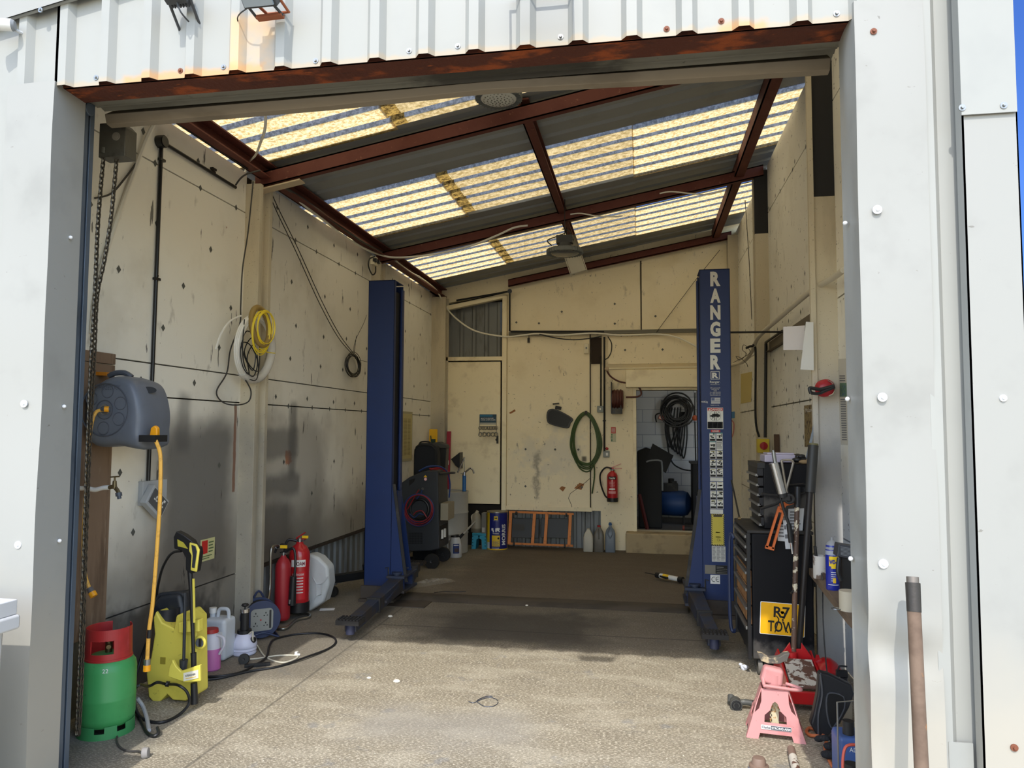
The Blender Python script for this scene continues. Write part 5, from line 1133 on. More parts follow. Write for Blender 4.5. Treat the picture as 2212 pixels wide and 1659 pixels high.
for u0, v0, u1, v1 in ((1546, 1149, 1555, 1151), (1546, 1159, 1557, 1161)): x, z, w, h = rct(u0, v0, u1, v1); b.box(x, x+w, YP-.0026, YP-.0018, z, z+h)
c = ony(1552, 1166, YP-.002); b.ring(c, .012, .0015, (0, 1, 0), 16, 4); b.bar(c, c+Vector((.03, 0, -.012)), .002, .003, YA); b.obj('small_print', K('print brown', (70, 60, 40), .7), yf_)
p_ = stk('paper_notice', 1537.5, 1179.5, 1567.5, 1214, K('torn white notice', (196, 196, 190), .7), rp); b = MB()
for k in range(11):
    for j in range(3): x, z, w, h = rct(1539+9.3*j, 1182+2.7*k, 1539+9.3*j+random.uniform(5, 8.5), 1183.3+2.7*k); b.box(x, x+w, YP-.0018, YP-.001, z, z+h)
b.obj('small_print', K('print grey', (110, 110, 112), .7), p_)
p_ = stk('rating_plate', 1522.5, 1220, 1573, 1241, K('tinned plate', (120, 116, 106), .5, .2), rp); stk('dark_panel', 1545.5, 1221, 1572.5, 1240, INK, p_, YP-.0012)
b = MB()
for k in range(4):
    x, z, w, h = rct(1548, 1224.5+4*k, 1571-(8 if k < 1 else 0), 1225.6+4*k); b.box(x, x+w, YP-.0024, YP-.0016, z, z+h)
b.obj('small_print', LW, p_)
ce = stk('ce_sticker', 1534.5, 1241.5, 1555.5, 1261.5, WHITE, rp, label='white CE sticker')
c = ony(1541, 1251.5, YP-.002); m2 = mpp(c)
b = MB(); b.tube(arc(c+XA*1.5*m2, 5*m2, XA, ZA, 70, 290, 14), .0022, 6); c2 = ony(1550.5, 1251.5, YP-.002); b.tube(arc(c2+XA*1.0*m2, 5*m2, XA, ZA, 70, 290, 14), .0022, 6); b.tube([c2-XA*4*m2, c2+XA*1.5*m2], .002, 6); b.obj('ce_mark', INK, ce)
# floor plate between the posts
t = thing('cover_plate', 'long dark steel cable cover plate crossing the floor between the lift posts', 'floor plate', (-.95, 7.1, 0))
b = MB(); b.prism([(0, .002), (.05, .030), (.24, .030), (.29, .002)], (-2.32, 6.98, 0), YA, ZA, XA*2.72); b.obj('plate', DARKST, t, bevel=.002)
b = MB(); b.box(-2.45, -2.0, 6.72, 6.98, .0, .008); b.obj('end_plate', DARKST, t)
t = thing('steel_outrigger', 'black steel leg on a castor sticking out left of the left lift post', 'steel leg', onf(722, 1262))
a_, c_ = onz(716, 1251, .17), onz(790, 1240, .17)
b = MB(); b.bar(a_, c_, .08, .075); b.bar(c_, c_+Vector((.0, .3, .08)), .06, .2); b.obj('bar', BLACK, t, bevel=.004)
b = MB(); q = Vector((a_.x+.02, a_.y, .05+fz(a_.y))); b.cyl(q-YA*.02, q+YA*.02, .05, n=20); b.obj('castor', DIRTYBLACK, t)
# ================================================================ BACK LEFT CORNER
t = thing('wall_chart', 'tall yellowed framed wall chart half hidden behind the left lift post', 'poster', onx(878, 940, XL))
a_, c_ = onx(858, 886, XL), onx(887, 994, XL+.0)
b = MB(); b.box(XL, XL+.02, a_.y, c_.y, c_.z, a_.z-.01); b.obj('frame', K('pale frame', (170, 162, 130), .6), t)
b = MB(); b.box(XL+.02, XL+.022, a_.y+.03, c_.y-.03, c_.z+.03, a_.z-.04); ch = b.obj('sheet', K('yellowed paper', (196, 184, 132), .8), t)
b = MB()
for k in range(30):
    for j in range(3): yy = a_.y+.06+(c_.y-a_.y-.12)*j/3; zz = a_.z-.11-k*(a_.z-c_.z-.18)/30; b.box(XL+.022, XL+.023, yy, yy+(c_.y-a_.y-.12)*.27, zz-.007, zz)
b.obj('chart_print', K('faded print', (130, 116, 76), .8), ch)
# air conditioning service machine
y0 = 8.95; zf = fz(9.2)
t = thing('ac_machine', 'charcoal air conditioning service machine on wheels with red and blue hoses coiled on its side', 'machine', (ony(905, 1200, y0).x, 9.2, zf))
CH = K('charcoal cabinet', (46, 50, 56), .55, layers=[('n', lin((38, 41, 46)), 3, .5, .7, .4)])
def AQ(u, v): q = ony(u, v, y0); return (q.x, q.z)
def AP(u, v, dy=0.): return ony(u, v, y0+dy)
out = [AQ(868, 1192), AQ(864, 1045), AQ(885, 1030), AQ(915, 1018), AQ(946, 1016), AQ(949, 1186), AQ(930, 1190)]
b = MB(); b.prism(out, (0, y0, 0), XA, ZA, YA*.46); cab = b.obj('cabinet', CH, t, bevel=.015, seg=3)
b = MB(); b.prism([AQ(884, 1037), AQ(897, 1033), AQ(895, 1040), AQ(884, 1050)], (0, y0-.004, 0), XA, ZA, YA*.004); b.obj('grip_recess', INK, cab)
b = MB()
for k in range(7):
    for j in range(9):
        q = AP(884+3.4*j, 1152+3.6*k, -.003); b.cbox(q, (.013, .004, .012))
b.obj('vent_grille', INK, cab)
b = MB(); b.cyl(AP(919, 1035, -.02), AP(919, 1035, 0), .018); b.obj('emergency_button', RED, cab); b = MB(); b.prism([AQ(915, 1031), AQ(923, 1031), AQ(919, 1026)], (0, y0-.003, 0), XA, ZA, YA*.003); b.obj('warning_triangle', YEL, cab)
c = AP(904, 1100, -.05)
for nm, mt, ds in (('blue_hose', K('dark blue hose', (36, 62, 120), .5), ((.185, 0), (.172, .01), (.198, -.01))), ('red_hose', K('dark red hose', (150, 36, 42), .5), ((.178, .0), (.19, -.012), (.165, .012)))):
    b = MB()
    for r_, dz in ds: b.ring(c+Vector((random.uniform(-.01, .01), random.uniform(-.02, .01), dz)), r_, .006, (0, 1, 0), 36, 6)
    if nm[0] == 'r': b.tube(spline([AP(905, 1058, -.05), AP(897, 1070, -.05), AP(889, 1085, -.05), AP(880, 1100, -.05)]), .007, 6); b.tube(spline([AP(893, 1112, -.06), AP(900, 1105, -.06), AP(912, 1104, -.06), AP(922, 1118, -.06)]), .007, 6)
    else: b.tube(spline([AP(912, 1058, -.05), AP(908, 1068, -.05), AP(900, 1078, -.05)]), .007, 6); b.tube(spline([AP(885, 1110, -.06), AP(895, 1118, -.06), AP(905, 1110, -.06), AP(915, 1112, -.06)]), .007, 6)
    b.obj(nm, mt, t)
b = MB(); b.tube(spline([AP(905, 1018, .1), AP(925, 1008, .1), AP(950, 1008, .2), AP(966, 1020, .3), AP(972, 1045, .35), AP(970, 1075, .35)]), .010, 6); b.obj('blue_hose', K('dark blue hose', (36, 62, 120), .5), t)
b = MB(); b.tube(spline([AP(930, 1014, .1), AP(948, 1011, .2), AP(964, 1015, .3)]), .012, 6); b.tube([AP(928, 1012, .08), AP(966, 1018, .3)], .008, 6); b.obj('red_hose', K('dark red hose', (170, 44, 50), .5), t)
for u_, v_ in ((905, 1058), (913, 1056), (928, 1078)): b = MB(); b.cyl(AP(u_, v_, -.03), AP(u_, v_, 0), .018); b.obj('hose_fitting', DIRTYBLACK, t)
b = MB(); b.ring(c+YA*.035, .12, .018, (0, 1, 0)); b.obj('hose_hanger', BLACK, t)
xr_ = AQ(949, 1100)[0]
b = MB(); b.box(xr_, xr_+.10, y0+.05, y0+.36, ony(950, 1125, y0).z, ony(950, 1088, y0).z); b.obj('document_tray', K('beige metal tray', (150, 142, 122), .5), t, bevel=.004, label='beige tray')
b = MB(); b.box(xr_-.02, xr_+.003, y0+.05, y0+.38, AQ(950, 1170)[1], AQ(950, 1138)[1]); b.obj('bottle_bay', INK, t)
b = MB()
for yy in (.12, .24): b.cyl((xr_-.005, y0+yy, AQ(950, 1166)[1]), (xr_-.005, y0+yy, AQ(950, 1147)[1]), .03)
b.obj('oil_bottle', WHITE, t)
b = MB(); b.tube(spline([(xr_-.1, y0+.44, AQ(950, 1026)[1]), (xr_+.06, y0+.46, AQ(950, 1026)[1]), (xr_+.08, y0+.3, AQ(950, 1024)[1]), (xr_-.02, y0+.05, AQ(950, 1024)[1])]), .014, 8); b.obj('push_handle', DKP, t)
for yy, u_ in ((y0-.05, 933), (y0+.48, 966)):
    q = ony(933, 1195, y0-.05); q = Vector((q.x, yy, .095+zf+.0)); b = MB(); b.lathe([(.06, -.022), (.092, -.022), (.095, -.012), (.095, .012), (.092, .022), (.06, .022)], q, (0, 1, 0), n=32); w_o = b.obj('wheel', RUBBER, t)
    b = MB(); b.lathe([(0, -.02), (.018, -.026), (.02, -.016), (.062, -.012), (.062, .012), (0, .012)], q, (0, 1, 0), n=24)
    for k in range(6): a = math.pi/3*k; b.bar(q-YA*.018, q-YA*.018+Vector((math.cos(a), 0, math.sin(a)))*.062, .016, .008, YA)
    b.obj('wheel_hub', DKP, w_o)
    b = MB(); b.cyl(q, q+YA*(.1 if yy < y0 else -.06), .012); b.obj('axle', DIRTYBLACK, t)
q = Vector((AQ(880, 1190)[0], y0+.2, .05+zf)); b = MB(); b.cyl(q-XA*.02, q+XA*.02, .05); b.obj('castor', BLACK, t)
q = AP(868, 1170, -.03)
t = thing('cable_hank', 'dark coiled cable hank resting on the floor between the left post and the machine', 'cable', (q.x, q.y, fz(q.y)))
b = MB()
for k in range(6): b.ring(Vector((q.x+random.uniform(-.01, .01), q.y-.03+.01*k, fz(q.y)+.17)), .15-.008*k, .008, (.35, 1, 0), 30, 6, sx=.45)
b.obj('loops', DIRTYBLACK, t)
# tall black case behind the machine
y1 = 9.48; zf = fz(y1); a_, c_ = ony(893, 957, y1), ony(944, 1022, y1)
t = thing('padded_case', 'tall black padded case standing behind the air conditioning machine', 'case', ((a_.x+c_.x)/2, y1, zf))
b = MB(); P = [(c_.x-a_.x)*.0, 0]; w = c_.x-a_.x; h = a_.z-zf
b.prism([(0, 0), (w, 0), (w, h*.9), (w*.93, h*.97), (w*.75, h), (w*.25, h), (w*.07, h*.97), (0, h*.9)], (a_.x, y1, zf), XA, ZA, YA*.19); b.obj('shell', K('black navy fabric', (22, 26, 34), .8), t, bevel=.03, seg=3)
b = MB(); P = [(a_.x+w*p, y1-.012, zf+h*q) for p, q in ((.06, .55), (.06, .9), (.12, .955), (.28, .98), (.72, .98), (.88, .955), (.94, .9), (.94, .55))]; b.tube(spline(P), .006, 6); b.obj('piping', BLACK, t)
b = MB(); b.tube(spline([(a_.x+w*.2, y1+.05, zf+h*.99), (a_.x+w*.3, y1+.05, zf+h*1.01), (a_.x+w*.6, y1+.05, zf+h*1.01), (a_.x+w*.7, y1+.05, zf+h*.99)]), .012, 6); b.obj('carry_handle', BLACK, t)
t = thing('dust_bin', 'black tapered hopper with grey lid standing on the oil drum beside the red bar', 'hopper', (ony(955, 1000, 10.35).x, 10.35, fz(10.42)+.867))
q = ony(954, 995, 10.35); zf = fz(10.42)+.867
b = MB(); b.prism([(-.03, zf), (.06, zf), (.09, ony(965, 968, 10.35).z), (-.09, ony(965, 968, 10.35).z)], (q.x, 10.27, 0), XA, ZA, YA*.16); b.obj('body', BLACK, t, bevel=.01)
b = MB(); z_ = ony(950, 968, 10.35).z; b.prism([(-.11, z_), (.10, z_), (.08, z_+.05), (-.02, z_+.09), (-.10, z_+.08)], (q.x, 10.25, 0), XA, ZA, YA*.2); b.obj('lid', K('speckled grey lid', (78, 78, 76), .9, bump=(80, .6, .004)), t, bevel=.012)
t = thing('bracket_plate', 'yellow plastic panel standing up behind the black padded case', 'panel', (ony(936, 940, 10.8).x, 10.8, fz(10.8)))
b = MB(); a_, c_ = ony(927, 927, 10.8), ony(944, 954, 10.8); b.box(a_.x, c_.x, 10.8, 10.83, fz(10.8), a_.z); b.obj('panel', K('warning yellow', (236, 184, 24), .45), t, bevel=.006)
b = MB(); b.box(a_.x+.04, a_.x+.10, 10.77, 10.8, c_.z-.03, c_.z+.04); b.tube([(a_.x+.04, 10.785, c_.z), (a_.x+.03, 10.785, c_.z+.09)], .008); b.obj('clip', K('dark green clip', (26, 54, 40), .5), t)
t = thing('spirit_level', 'dull red spirit level bar leaning upright against the cream door behind the drum', 'level', (ony(970, 960, 10.9).x, 10.7, fz(10.7)))
p_, q_ = ony(970, 932, 11.1), Vector((ony(968, 1010, 10.85).x, 10.75, fz(10.75)))
b = MB(); b.bar(q_, p_, .065, .03, YA); b.obj('bar', K('dull crimson', (158, 38, 62), .5), t, bevel=.004)
b = MB(); m_ = p_.lerp(q_, .28); b.cbox(m_-YA*.017, (.03, .006, .09)); b.obj('vial_window', WHITE, t)
# grey drum with rotary pump
c = Vector((ony(968, 1100, 10.42).x, 10.42, fz(10.42))); r = .288
t = thing('oil_drum', 'large grey steel oil drum with a blue hand pump on top', 'drum', c)
DR = K('satin grey drum', (176, 177, 174), .45, .15)
b = MB(); pr = [(r*.97, 0), (r*1.0, .01)]
for z in (.28, .57): pr += [(r, z-.02), (r*1.025, z), (r, z+.02)]
pr += [(r, .84), (r*1.02, .85), (r*1.02, .865), (r*.96, .865), (r*.96, .85), (0, .85)]; b.lathe(pr, c, n=48); b.obj('shell', DR, t)
pp = Vector((ony(1003, 1030, 10.42).x, 10.42, c.z+.85))
b = MB(); b.cyl(pp, pp+ZA*.24, .028, n=20); b.obj('pump_barrel', K('pump blue', (30, 96, 160), .4), t, label='blue pump barrel')
b = MB(); b.cyl(pp+ZA*.24, pp+ZA*.285, .03, .022); b.cyl(pp-ZA*.0, pp+ZA*.015, .035); b.tube(spline([pp+ZA*.27, pp+Vector((.04, 0, .31)), pp+Vector((.09, 0, .345)), pp+Vector((.125, 0, .32)), pp+Vector((.14, 0, .27))]), .013, 8); b.obj('pump_spout', CHROME, t)
b = MB(); b.tube([pp+ZA*.28, pp+Vector((-.005, 0, .48))], .006, 6); b.tube([pp+Vector((-.10, 0, .28)), pp+Vector((.0, 0, .50))], .011, 8); b.tube([pp+Vector((-.05, 0, .27)), pp+Vector((0, 0, .27))], .008, 6); b.obj('pump_handle', CHROME, t)
t = thing('door_wedge', 'black triangular bracket hanging beside the drum pump', 'bracket', ony(985, 995, 10.9))
b = MB(); P = [ony(u, v, 10.96) for u, v in ((974, 992), (993, 977), (993, 1013), (984, 1006))]; b.prism([(p.x, p.z) for p in P], (0, 10.96, 0), XA, ZA, YA*.2); b.obj('plate', BLACK, t, bevel=.004)
# measuring jug with long spout
c = onf(985, 1193); S = mpp(c); c = Vector((ony(984, 1190, 9.93).x, 9.93, fz(9.93)))
t = thing('oil_jug', 'white oil jug with black lid, blue label and long pouring spout on the floor', 'jug', c)
r = 13.5*S
b = MB(); b.lathe([(r*.92, 0), (r, .01), (r*.98, .16), (r*.8, .24), (r*.7, .27)], c, n=26); b.tube(spline([c+Vector((-r*.8, 0, .24)), c+Vector((-r*1.25, 0, .21)), c+Vector((-r*1.2, 0, .12)), c+Vector((-r*.95, 0, .08))]), .010, 8); b.obj('body', K('milky jug', (196, 196, 196), .4), t)
b = MB(); b.cyl(c+Vector((-r*.1, 0, .265)), c+Vector((-r*.15, 0, .295)), r*.62); b.obj('lid', BLACK, t); s_ = ony(998, 1156, c.y); e_ = ony(1027, 1126, c.y)
b = MB(); b.tube([c+Vector((r*.4, 0, .24)), s_+ (e_-s_)*.12], [.022, .018], 10); b.obj('spout_collar', BLACK, t)
b = MB(); b.tube([s_, e_], [.018, .008], 10); b.obj('spout', K('grubby spout', (170, 164, 150), .5), t)
o_ = cyl_label('label_sheet', c, r*1.0+.001, 262, 318, .06, .19, K('label navy', (34, 54, 110), .5), t); cyl_label('label_picture', c, r+.002, 275, 312, .08, .13, K('label brown', (70, 50, 48), .6), t); cyl_label('label_band', c, r+.002, 268, 312, .165, .175, WHITE, t)
# folding stool
a_ = onf(1018, 1186); c_ = onf(1056, 1184); y_ = a_.y; zf = fz(y_); S = mpp(a_)
t = thing('step_stool', 'turquoise folding plastic step stool on the floor beside the drum', 'stool', (ony(1036, 1180, y_).x, y_+.1, zf))
TQ = K('turquoise plastic', (46, 146, 176), .45); x0, x1 = a_.x, c_.x; w = x1-x0; h = .235
b = MB(); b.box(x0+.01, x1-.01, y_, y_+.2, zf+h-.03, zf+h); b.obj('seat', TQ, t, bevel=.008)
for sgn, xa in ((-1, x0), (1, x1)):
    b = MB(); xx = xa-sgn*.0; b.prism([(xx, zf), (xx-sgn*.065, zf), (xx-sgn*.078, zf+h*.6), (xx-sgn*.13, zf+h*.72), (xx-sgn*.13, zf+h-.03), (xx-sgn*.012, zf+h-.03)], (0, y_, 0), XA, ZA, YA*.2); b.obj('leg', TQ, t, bevel=.004)
b = MB()
for sgn, xa in ((-1, x0), (1, x1)):
    for k in range(4): b.cyl((xa-sgn*.02, y_-.001, zf+.05+.045*k), (xa-sgn*.02, y_+.002, zf+.05+.045*k), .010, n=10)
b.obj('grip_hole', K('teal shade', (20, 84, 104), .6), t)
c = Vector((ony(1029, 1140, y_+.1).x, y_+.1, zf+h)); r = 12.5*S
t = thing('dirty_jug', 'dirty off-white plastic jug standing on the turquoise stool', 'jug', c)
b = MB(); b.lathe([(r*.95, 0), (r, .015), (r*.98, .07), (r*.9, .16), (r*.72, .25), (r*.4, .285)], c, n=24, sy=.8); b.obj('body', K('dirty translucent plastic', (150, 142, 124), .5, layers=[('b', lin((84, 74, 60)), (None, None, (-.1, .06)), .01, .7, 6, .01)]), t)
b = MB(); b.cyl(c+ZA*.28, c+Vector((.02, 0, .315)), r*.3, r*.26); b.tube(spline([c+Vector((-r*.3, 0, .27)), c+Vector((-r*.8, -.02, .23)), c+Vector((-r*.5, -.04, .12))]), .012, 8); b.obj('neck', K('pale neck', (190, 182, 164), .5), t)
t = thing('small_box', 'small grey box shelved behind the dirty jug next to the blue tin', 'box', (ony(1048, 1130, 10.9).x, 10.9, fz(10.9)))
b = MB(); a_, c_ = ony(1040, 1108, 10.8), ony(1050, 1150, 10.8); b.box(a_.x, c_.x, 10.8, 10.95, fz(10.8), a_.z); b.obj('box', K('grey case', (110, 108, 100), .6), t, bevel=.006); b = MB(); b.box(a_.x+.01, c_.x-.02, 10.797, 10.8, c_.z-.0, c_.z+.07); b.obj('front_label', K('pale label', (170, 168, 160), .6), t)
# blue and yellow oil tin
c = onf(1074, 1181); S = mpp(c); r = 21.8*S; c = Vector((ony(1074, 1178, 10.92).x, 10.92, fz(10.92))); h = 79*S
t = thing('oil_tin', 'tall blue and yellow MORRIS oil tin against the back wall', 'tin', c)
b = MB(); b.lathe([(r*.98, 0), (r*1.02, .006), (r, .012), (r, h-.012), (r*1.02, h-.006), (r*1.02, h), (r*.96, h), (r*.96, h-.01), (0, h-.01)], c, n=48); b.obj('can', K('tin yellow', (226, 188, 34), .35), t)
cyl_label('lid_rim', c, r*1.022, 0, 360, h-.012, h+.001, STEEL, t, 40); b = MB(); b.cyl(c+ZA*(h-.01), c+ZA*(h+.002), r*.93, n=36); b.obj('lid', K('tin lid', (150, 142, 126), .4, .6), t)
NAVY = K('tin navy', (24, 34, 112), .35); YT = K('tin label yellow', (226, 190, 40), .45)
am = math.degrees(math.atan2(-c.y, -c.x)) % 360      # direction of the camera
A = lambda du: am+math.degrees(math.asin(max(-.99, min(.99, du/21.8))))
cyl_label('blue_panel', c, r+.0008, A(-16), A(21), .02, h-.014, NAVY, t, 16)
cyl_label('base_white', c, r+.0006, A(-21), A(-16), .02, .11, WHITE, t, 4)
cyl_label('yellow_panel', c, r+.0016, A(-11), A(5.5), .055, .215, YT, t, 8)
cyl_label('yellow_disc', c, r+.0016, A(-7), A(1), h-.115, h-.06, YT, t, 8)
q = Vector((c.x+r*math.cos(math.radians(A(-3))), c.y+r*math.sin(math.radians(A(-3))), 0))
cyl_text('M', c, r+.002, A(-5.5), A(-.5), h-.10, .025, INK, t, .04); cyl_text('MORRIS', c, r+.0015, A(-8), A(2), h-.13, .008, WHITE, t)
b = MB()
for u0, u1, z0, z1 in ((-12, -8, .285, .32), (-9.5, -7, .26, .29), (-4, -1, .27, .32), (-1, 5, .295, .325), (0, 4, .28, .30), (3, 5.5, .265, .28)):
    for s_ in range(3):
        aa, cc = math.radians(A(u0+(u1-u0)*s_/3)), math.radians(A(u0+(u1-u0)*(s_+1)/3)); rr_ = r+.0024; dz = random.uniform(-.004, .004)
        b.add([(c.x+rr_*math.cos(aa), c.y+rr_*math.sin(aa), c.z+z0+dz), (c.x+rr_*math.cos(cc), c.y+rr_*math.sin(cc), c.z+z0-dz), (c.x+rr_*math.cos(cc), c.y+rr_*math.sin(cc), c.z+z1+dz), (c.x+rr_*math.cos(aa), c.y+rr_*math.sin(aa), c.z+z1-dz)], [(0, 1, 2, 3)])
b.obj('world_map_print', WHITE, t)
cyl_label('print_line', c, r+.0018, A(-10), A(4), .235, .24, WHITE, t); cyl_label('print_line', c, r+.0018, A(-9), A(3), .248, .252, WHITE, t); cyl_label('print_line', c, r+.0018, A(-11), A(4), .03, .036, WHITE, t)
for k in range(7): cyl_label('text_line', c, r+.002, A(-10), A(4-(k % 3)), .062+.011*k, .066+.011*k, K('tin print blue', (60, 66, 120), .6), t, 4)
cyl_text('◆', c, r+.0025, A(0), A(4.5), .155, .04, INK, t)
# MORRIS reading upward
o = text('lettering', 'MORRIS', Vector((0, 0, 0)), ZA, -XA, .30, .062, WHITE, t, .03)
org = ORG[t.name]
for v in o.data.vertices:
    q = v.co+org; a = math.radians(A(13))+(q.x+.031)/r*1.0; v.co = Vector((c.x+(r+.006)*math.cos(a), c.y+(r+.006)*math.sin(a), c.z+.075+q.z))-org
# creeper board with an orange frame leaning on the wall
ORA = mat('rubbed orange frame', lin((214, 132, 66)), .6, layers=[('n', lin((150, 92, 56)), 20, .55, .7, .7)])
yb = 10.93
t = thing('creeper_board', 'mechanic creeper board with orange frame and black pads leaning against the back wall', 'creeper', (ony(1168, 1178, yb).x, yb, fz(yb)))
def CP(u, v, dy=0.): q = ony(u, v, yb+dy); q.y += (1180-v)/75*.10; return q
for nm, ln in (('long_rail', ((1097, 1107, 1238, 1112), (1097, 1174, 1238, 1179))), ('cross_rail', ((1101, 1107, 1100, 1174), (1153, 1109, 1150, 1176), (1180, 1110, 1177, 1177), (1231, 1111, 1229, 1179)))):
    for (u0, v0, u1, v1) in ln:
        b = MB(); b.bar(CP(u0, v0), CP(u1, v1), .03 if nm[0] == 'l' else .045, .025 if nm[0] == 'l' else .02, YA); b.obj(nm, ORA, t, bevel=.003)
for u0, u1 in ((1104, 1163), (1167, 1227)):
    b = MB(); P = [CP(u0, 1120, .03), CP(u1, 1122, .03), CP(u1, 1164, .03), CP(u0, 1162, .03)]; b.add(P+[p+YA*.03 for p in P], [(3, 2, 1, 0), (4, 5, 6, 7), (0, 1, 5, 4), (1, 2, 6, 5), (2, 3, 7, 6), (3, 0, 4, 7)]); b.obj('pad', K('black vinyl pad', (42, 44, 46), .5), t, bevel=.008)
P = [CP(1108, 1133, .0), CP(1132, 1135, .0), CP(1131, 1148, .0), CP(1107, 1147, .0)]; b = MB(); b.add([p+YA*.025 for p in P], [(0, 1, 2, 3)]); lb = b.obj('label_sheet', K('label charcoal', (52, 50, 46), .6), t)
b = MB()
for k in range(6): a_ = P[0].lerp(P[1], .08+.15*k)+YA*.023; b.bar(a_-ZA*.02, a_-ZA*.05-ZA*.012*(k % 3), .012, .002, YA)
b.obj('label_print', K('label ochre', (190, 170, 110), .6), lb)
for u, v in ((1113, 1110), (1222, 1114), (1110, 1176), (1220, 1180)):
    q = CP(u, v, -.045); b = MB(); q.z = max(q.z, fz(yb)+.026); b.cyl(q-XA*.012, q+XA*.012, .026, n=16); b.bar(q, q+YA*.04, .012, .02); b.obj('castor', BLACK, t)
# three bottles by the doorway
def bottle(lab, u0, u1, vt, vb, mt, capm, kind):
    y_ = 10.90; a_ = ony(u0, vb, y_); x0, x1 = a_.x, ony(u1, vb, y_).x; w = x1-x0; S = mpp(a_); h = (vb-vt)*S; d = w*.85; zf = fz(y_)+.002
    t = thing('fluid_bottle', lab, 'bottle', ((x0+x1)/2, y_+d/2, zf), 'fluid bottles on the floor by the step')
    xc_ = (x0+x1)/2; b = MB(); vs = []
    prf = [(0, .97), (.02, 1), (.60, 1), (.72, .86), (.86, .45), (.92, .30)] if kind != 2 else [(0, .97), (.02, 1), (.62, 1), (.74, .8), (.84, .35), (.90, .25)]
    for z_, s_ in prf:
        for px, py in rrect(1, 1, .18, 3): vs.append((xc_+(px-.5)*w*s_, y_+d*.5+(py-.5)*d*s_, zf+z_*h))
    n = 16; b.add(vs, [(i*n+k, i*n+(k+1) % n, (i+1)*n+(k+1) % n, (i+1)*n+k) for i in range(len(prf)-1) for k in range(n)]+[tuple(range(n-1, -1, -1)), tuple((len(prf)-1)*n+k for k in range(n))])
    b.obj('body', mt, t, angle=50)
    b = MB(); b.cyl((xc_, y_+d*.5, zf+h*.91), (xc_, y_+d*.5, zf+h*(.97 if kind else .95)), w*.17); b.obj('cap', capm, t)
    if kind:
        b = MB(); b.tube(spline([(xc_-w*.05, y_-.004, zf+h*.86), (xc_-w*.22 if kind == 2 else xc_+.0, y_-.012, zf+h*.66), (xc_, y_-.006, zf+h*.48)]), w*.07, 8)
        if kind == 2: b.tube(spline([(xc_+w*.05, y_-.004, zf+h*.86), (xc_+w*.22, y_-.012, zf+h*.66), (xc_, y_-.006, zf+h*.48)]), w*.05, 8)
        b.obj('grip', mt, t)
        if kind == 2: b = MB(); b.tube([(xc_, y_+d*.5, zf+h*.95), (xc_+.0, y_+d*.5, zf+h*1.0)], [.012, .02], 10); b.obj('pourer', K('blue pourer', (44, 84, 134), .5), t)
bottle('dirty white bottle, nearest the creeper of the three on the floor', 1260, 1281, 1133, 1184, K('dirty white bottle', (190, 186, 172), .5), K('dirty white bottle', (190, 186, 172), .5), 0)
bottle('smoky grey-brown bottle with a red cap, between two others', 1283, 1304, 1126, 1184, K('smoky bottle', (104, 100, 92), .4), RED, 1)
bottle('blue-grey bottle with a blue pourer, nearest the doorway step', 1307, 1329, 1122, 1185, K('blue grey bottle', (112, 122, 134), .4), K('blue pourer', (44, 84, 134), .5), 2)
# ================================================================ ON THE BACK WALL
YW = YB-.032
t = thing('clip_rack', 'blue header card rack of wire hose clips hung on the cream door', 'rack', ony(1053, 918, YW))
p_ = stk('header_card', 1036, 895, 1072.5, 913, K('card navy', (22, 62, 84), .5), t, YW-.004); tx('MULTI-PURPOSE', 1039, 902.5, 1066, 905, WHITE, p_, .01, YW-.006); tx('HOSE & PIPE CLIPS', 1039, 906, 1070, 908.5, WHITE, p_, .01, YW-.006)
stk('blue_band', 1037, 896, 1064, 900, K('card cyan', (30, 110, 150), .5), p_, YW-.0055); stk('white_band', 1036, 913, 1072.5, 917, K('card pale', (176, 176, 166), .5), t, YW-.004)
b = MB(); a_ = ony(1036, 917, YW-.01); e_ = ony(1072, 917, YW-.01)
for u in (1036, 1072): b.tube([ony(u, 900, YW-.008), ony(u, 940, YW-.008)], .004, 5)
for v in (921, 935): b.tube([ony(1036, v, YW-.05), ony(1072, v, YW-.05)], .004, 5); b.tube([ony(1036, v, YW-.05), ony(1036, v, YW)], .004, 5); b.tube([ony(1072, v, YW-.05), ony(1072, v, YW)], .004, 5)
b.obj('wire_frame', STEEL, t)
b = MB()
for v, R_, n_ in ((923, .028, 7), (937, .036, 5)):
    for k in range(n_):
        q = ony(1038+(34 if n_ == 7 else 34)*k/(n_-1), v, YW-.06)
        for j in range(2): b.ring(q+Vector((random.uniform(-.012, .012), -.01*j, -.01)), R_*random.uniform(.8, 1), .004, (.5, 1, random.uniform(-.3, .3)), 18, 5)
b.obj('hose_clips', STEEL, t)
t = thing('rear_view_mirror', 'black rear-view mirror hung crooked on the cream board beside the green hose', 'mirror', ony(1208, 905, YW-.03))
b = MB(); P = [ony(u, v, YW-.05) for u, v in ((1183, 887), (1200, 884), (1236, 903), (1232, 915), (1225, 925), (1190, 917), (1181, 907))]
sm = spline(P, 4, closed=True); b.prism([(p.x, p.z) for p in sm], (0, YW-.05, 0), XA, ZA, YA*.05); b.obj('shell', BLACK, t, bevel=.006)
cx_ = sum((p.x for p in sm))/len(sm); cz_ = sum((p.z for p in sm))/len(sm)
b = MB(); b.prism([(cx_+(p.x-cx_)*.88, cz_+(p.z-cz_)*.86) for p in sm], (0, YW-.052, 0), XA, ZA, YA*.002); b.obj('mirror_glass', K('dim mirror', (12, 12, 14), .35, spec=.2), t)
b = MB(); q = ony(1206, 881, YW-.03); b.cbox(q, (.09, .05, .05), (0, .2, 0)); b.cbox(ony(1201, 872, YW-.01), (.10, .02, .02), (0, -.1, 0)); b.obj('mount', DIRTYBLACK, t)
t = thing('green_hose', 'coil of dark green air hose hung on a hook on the back wall', 'hose', ony(1268, 1018, YW))
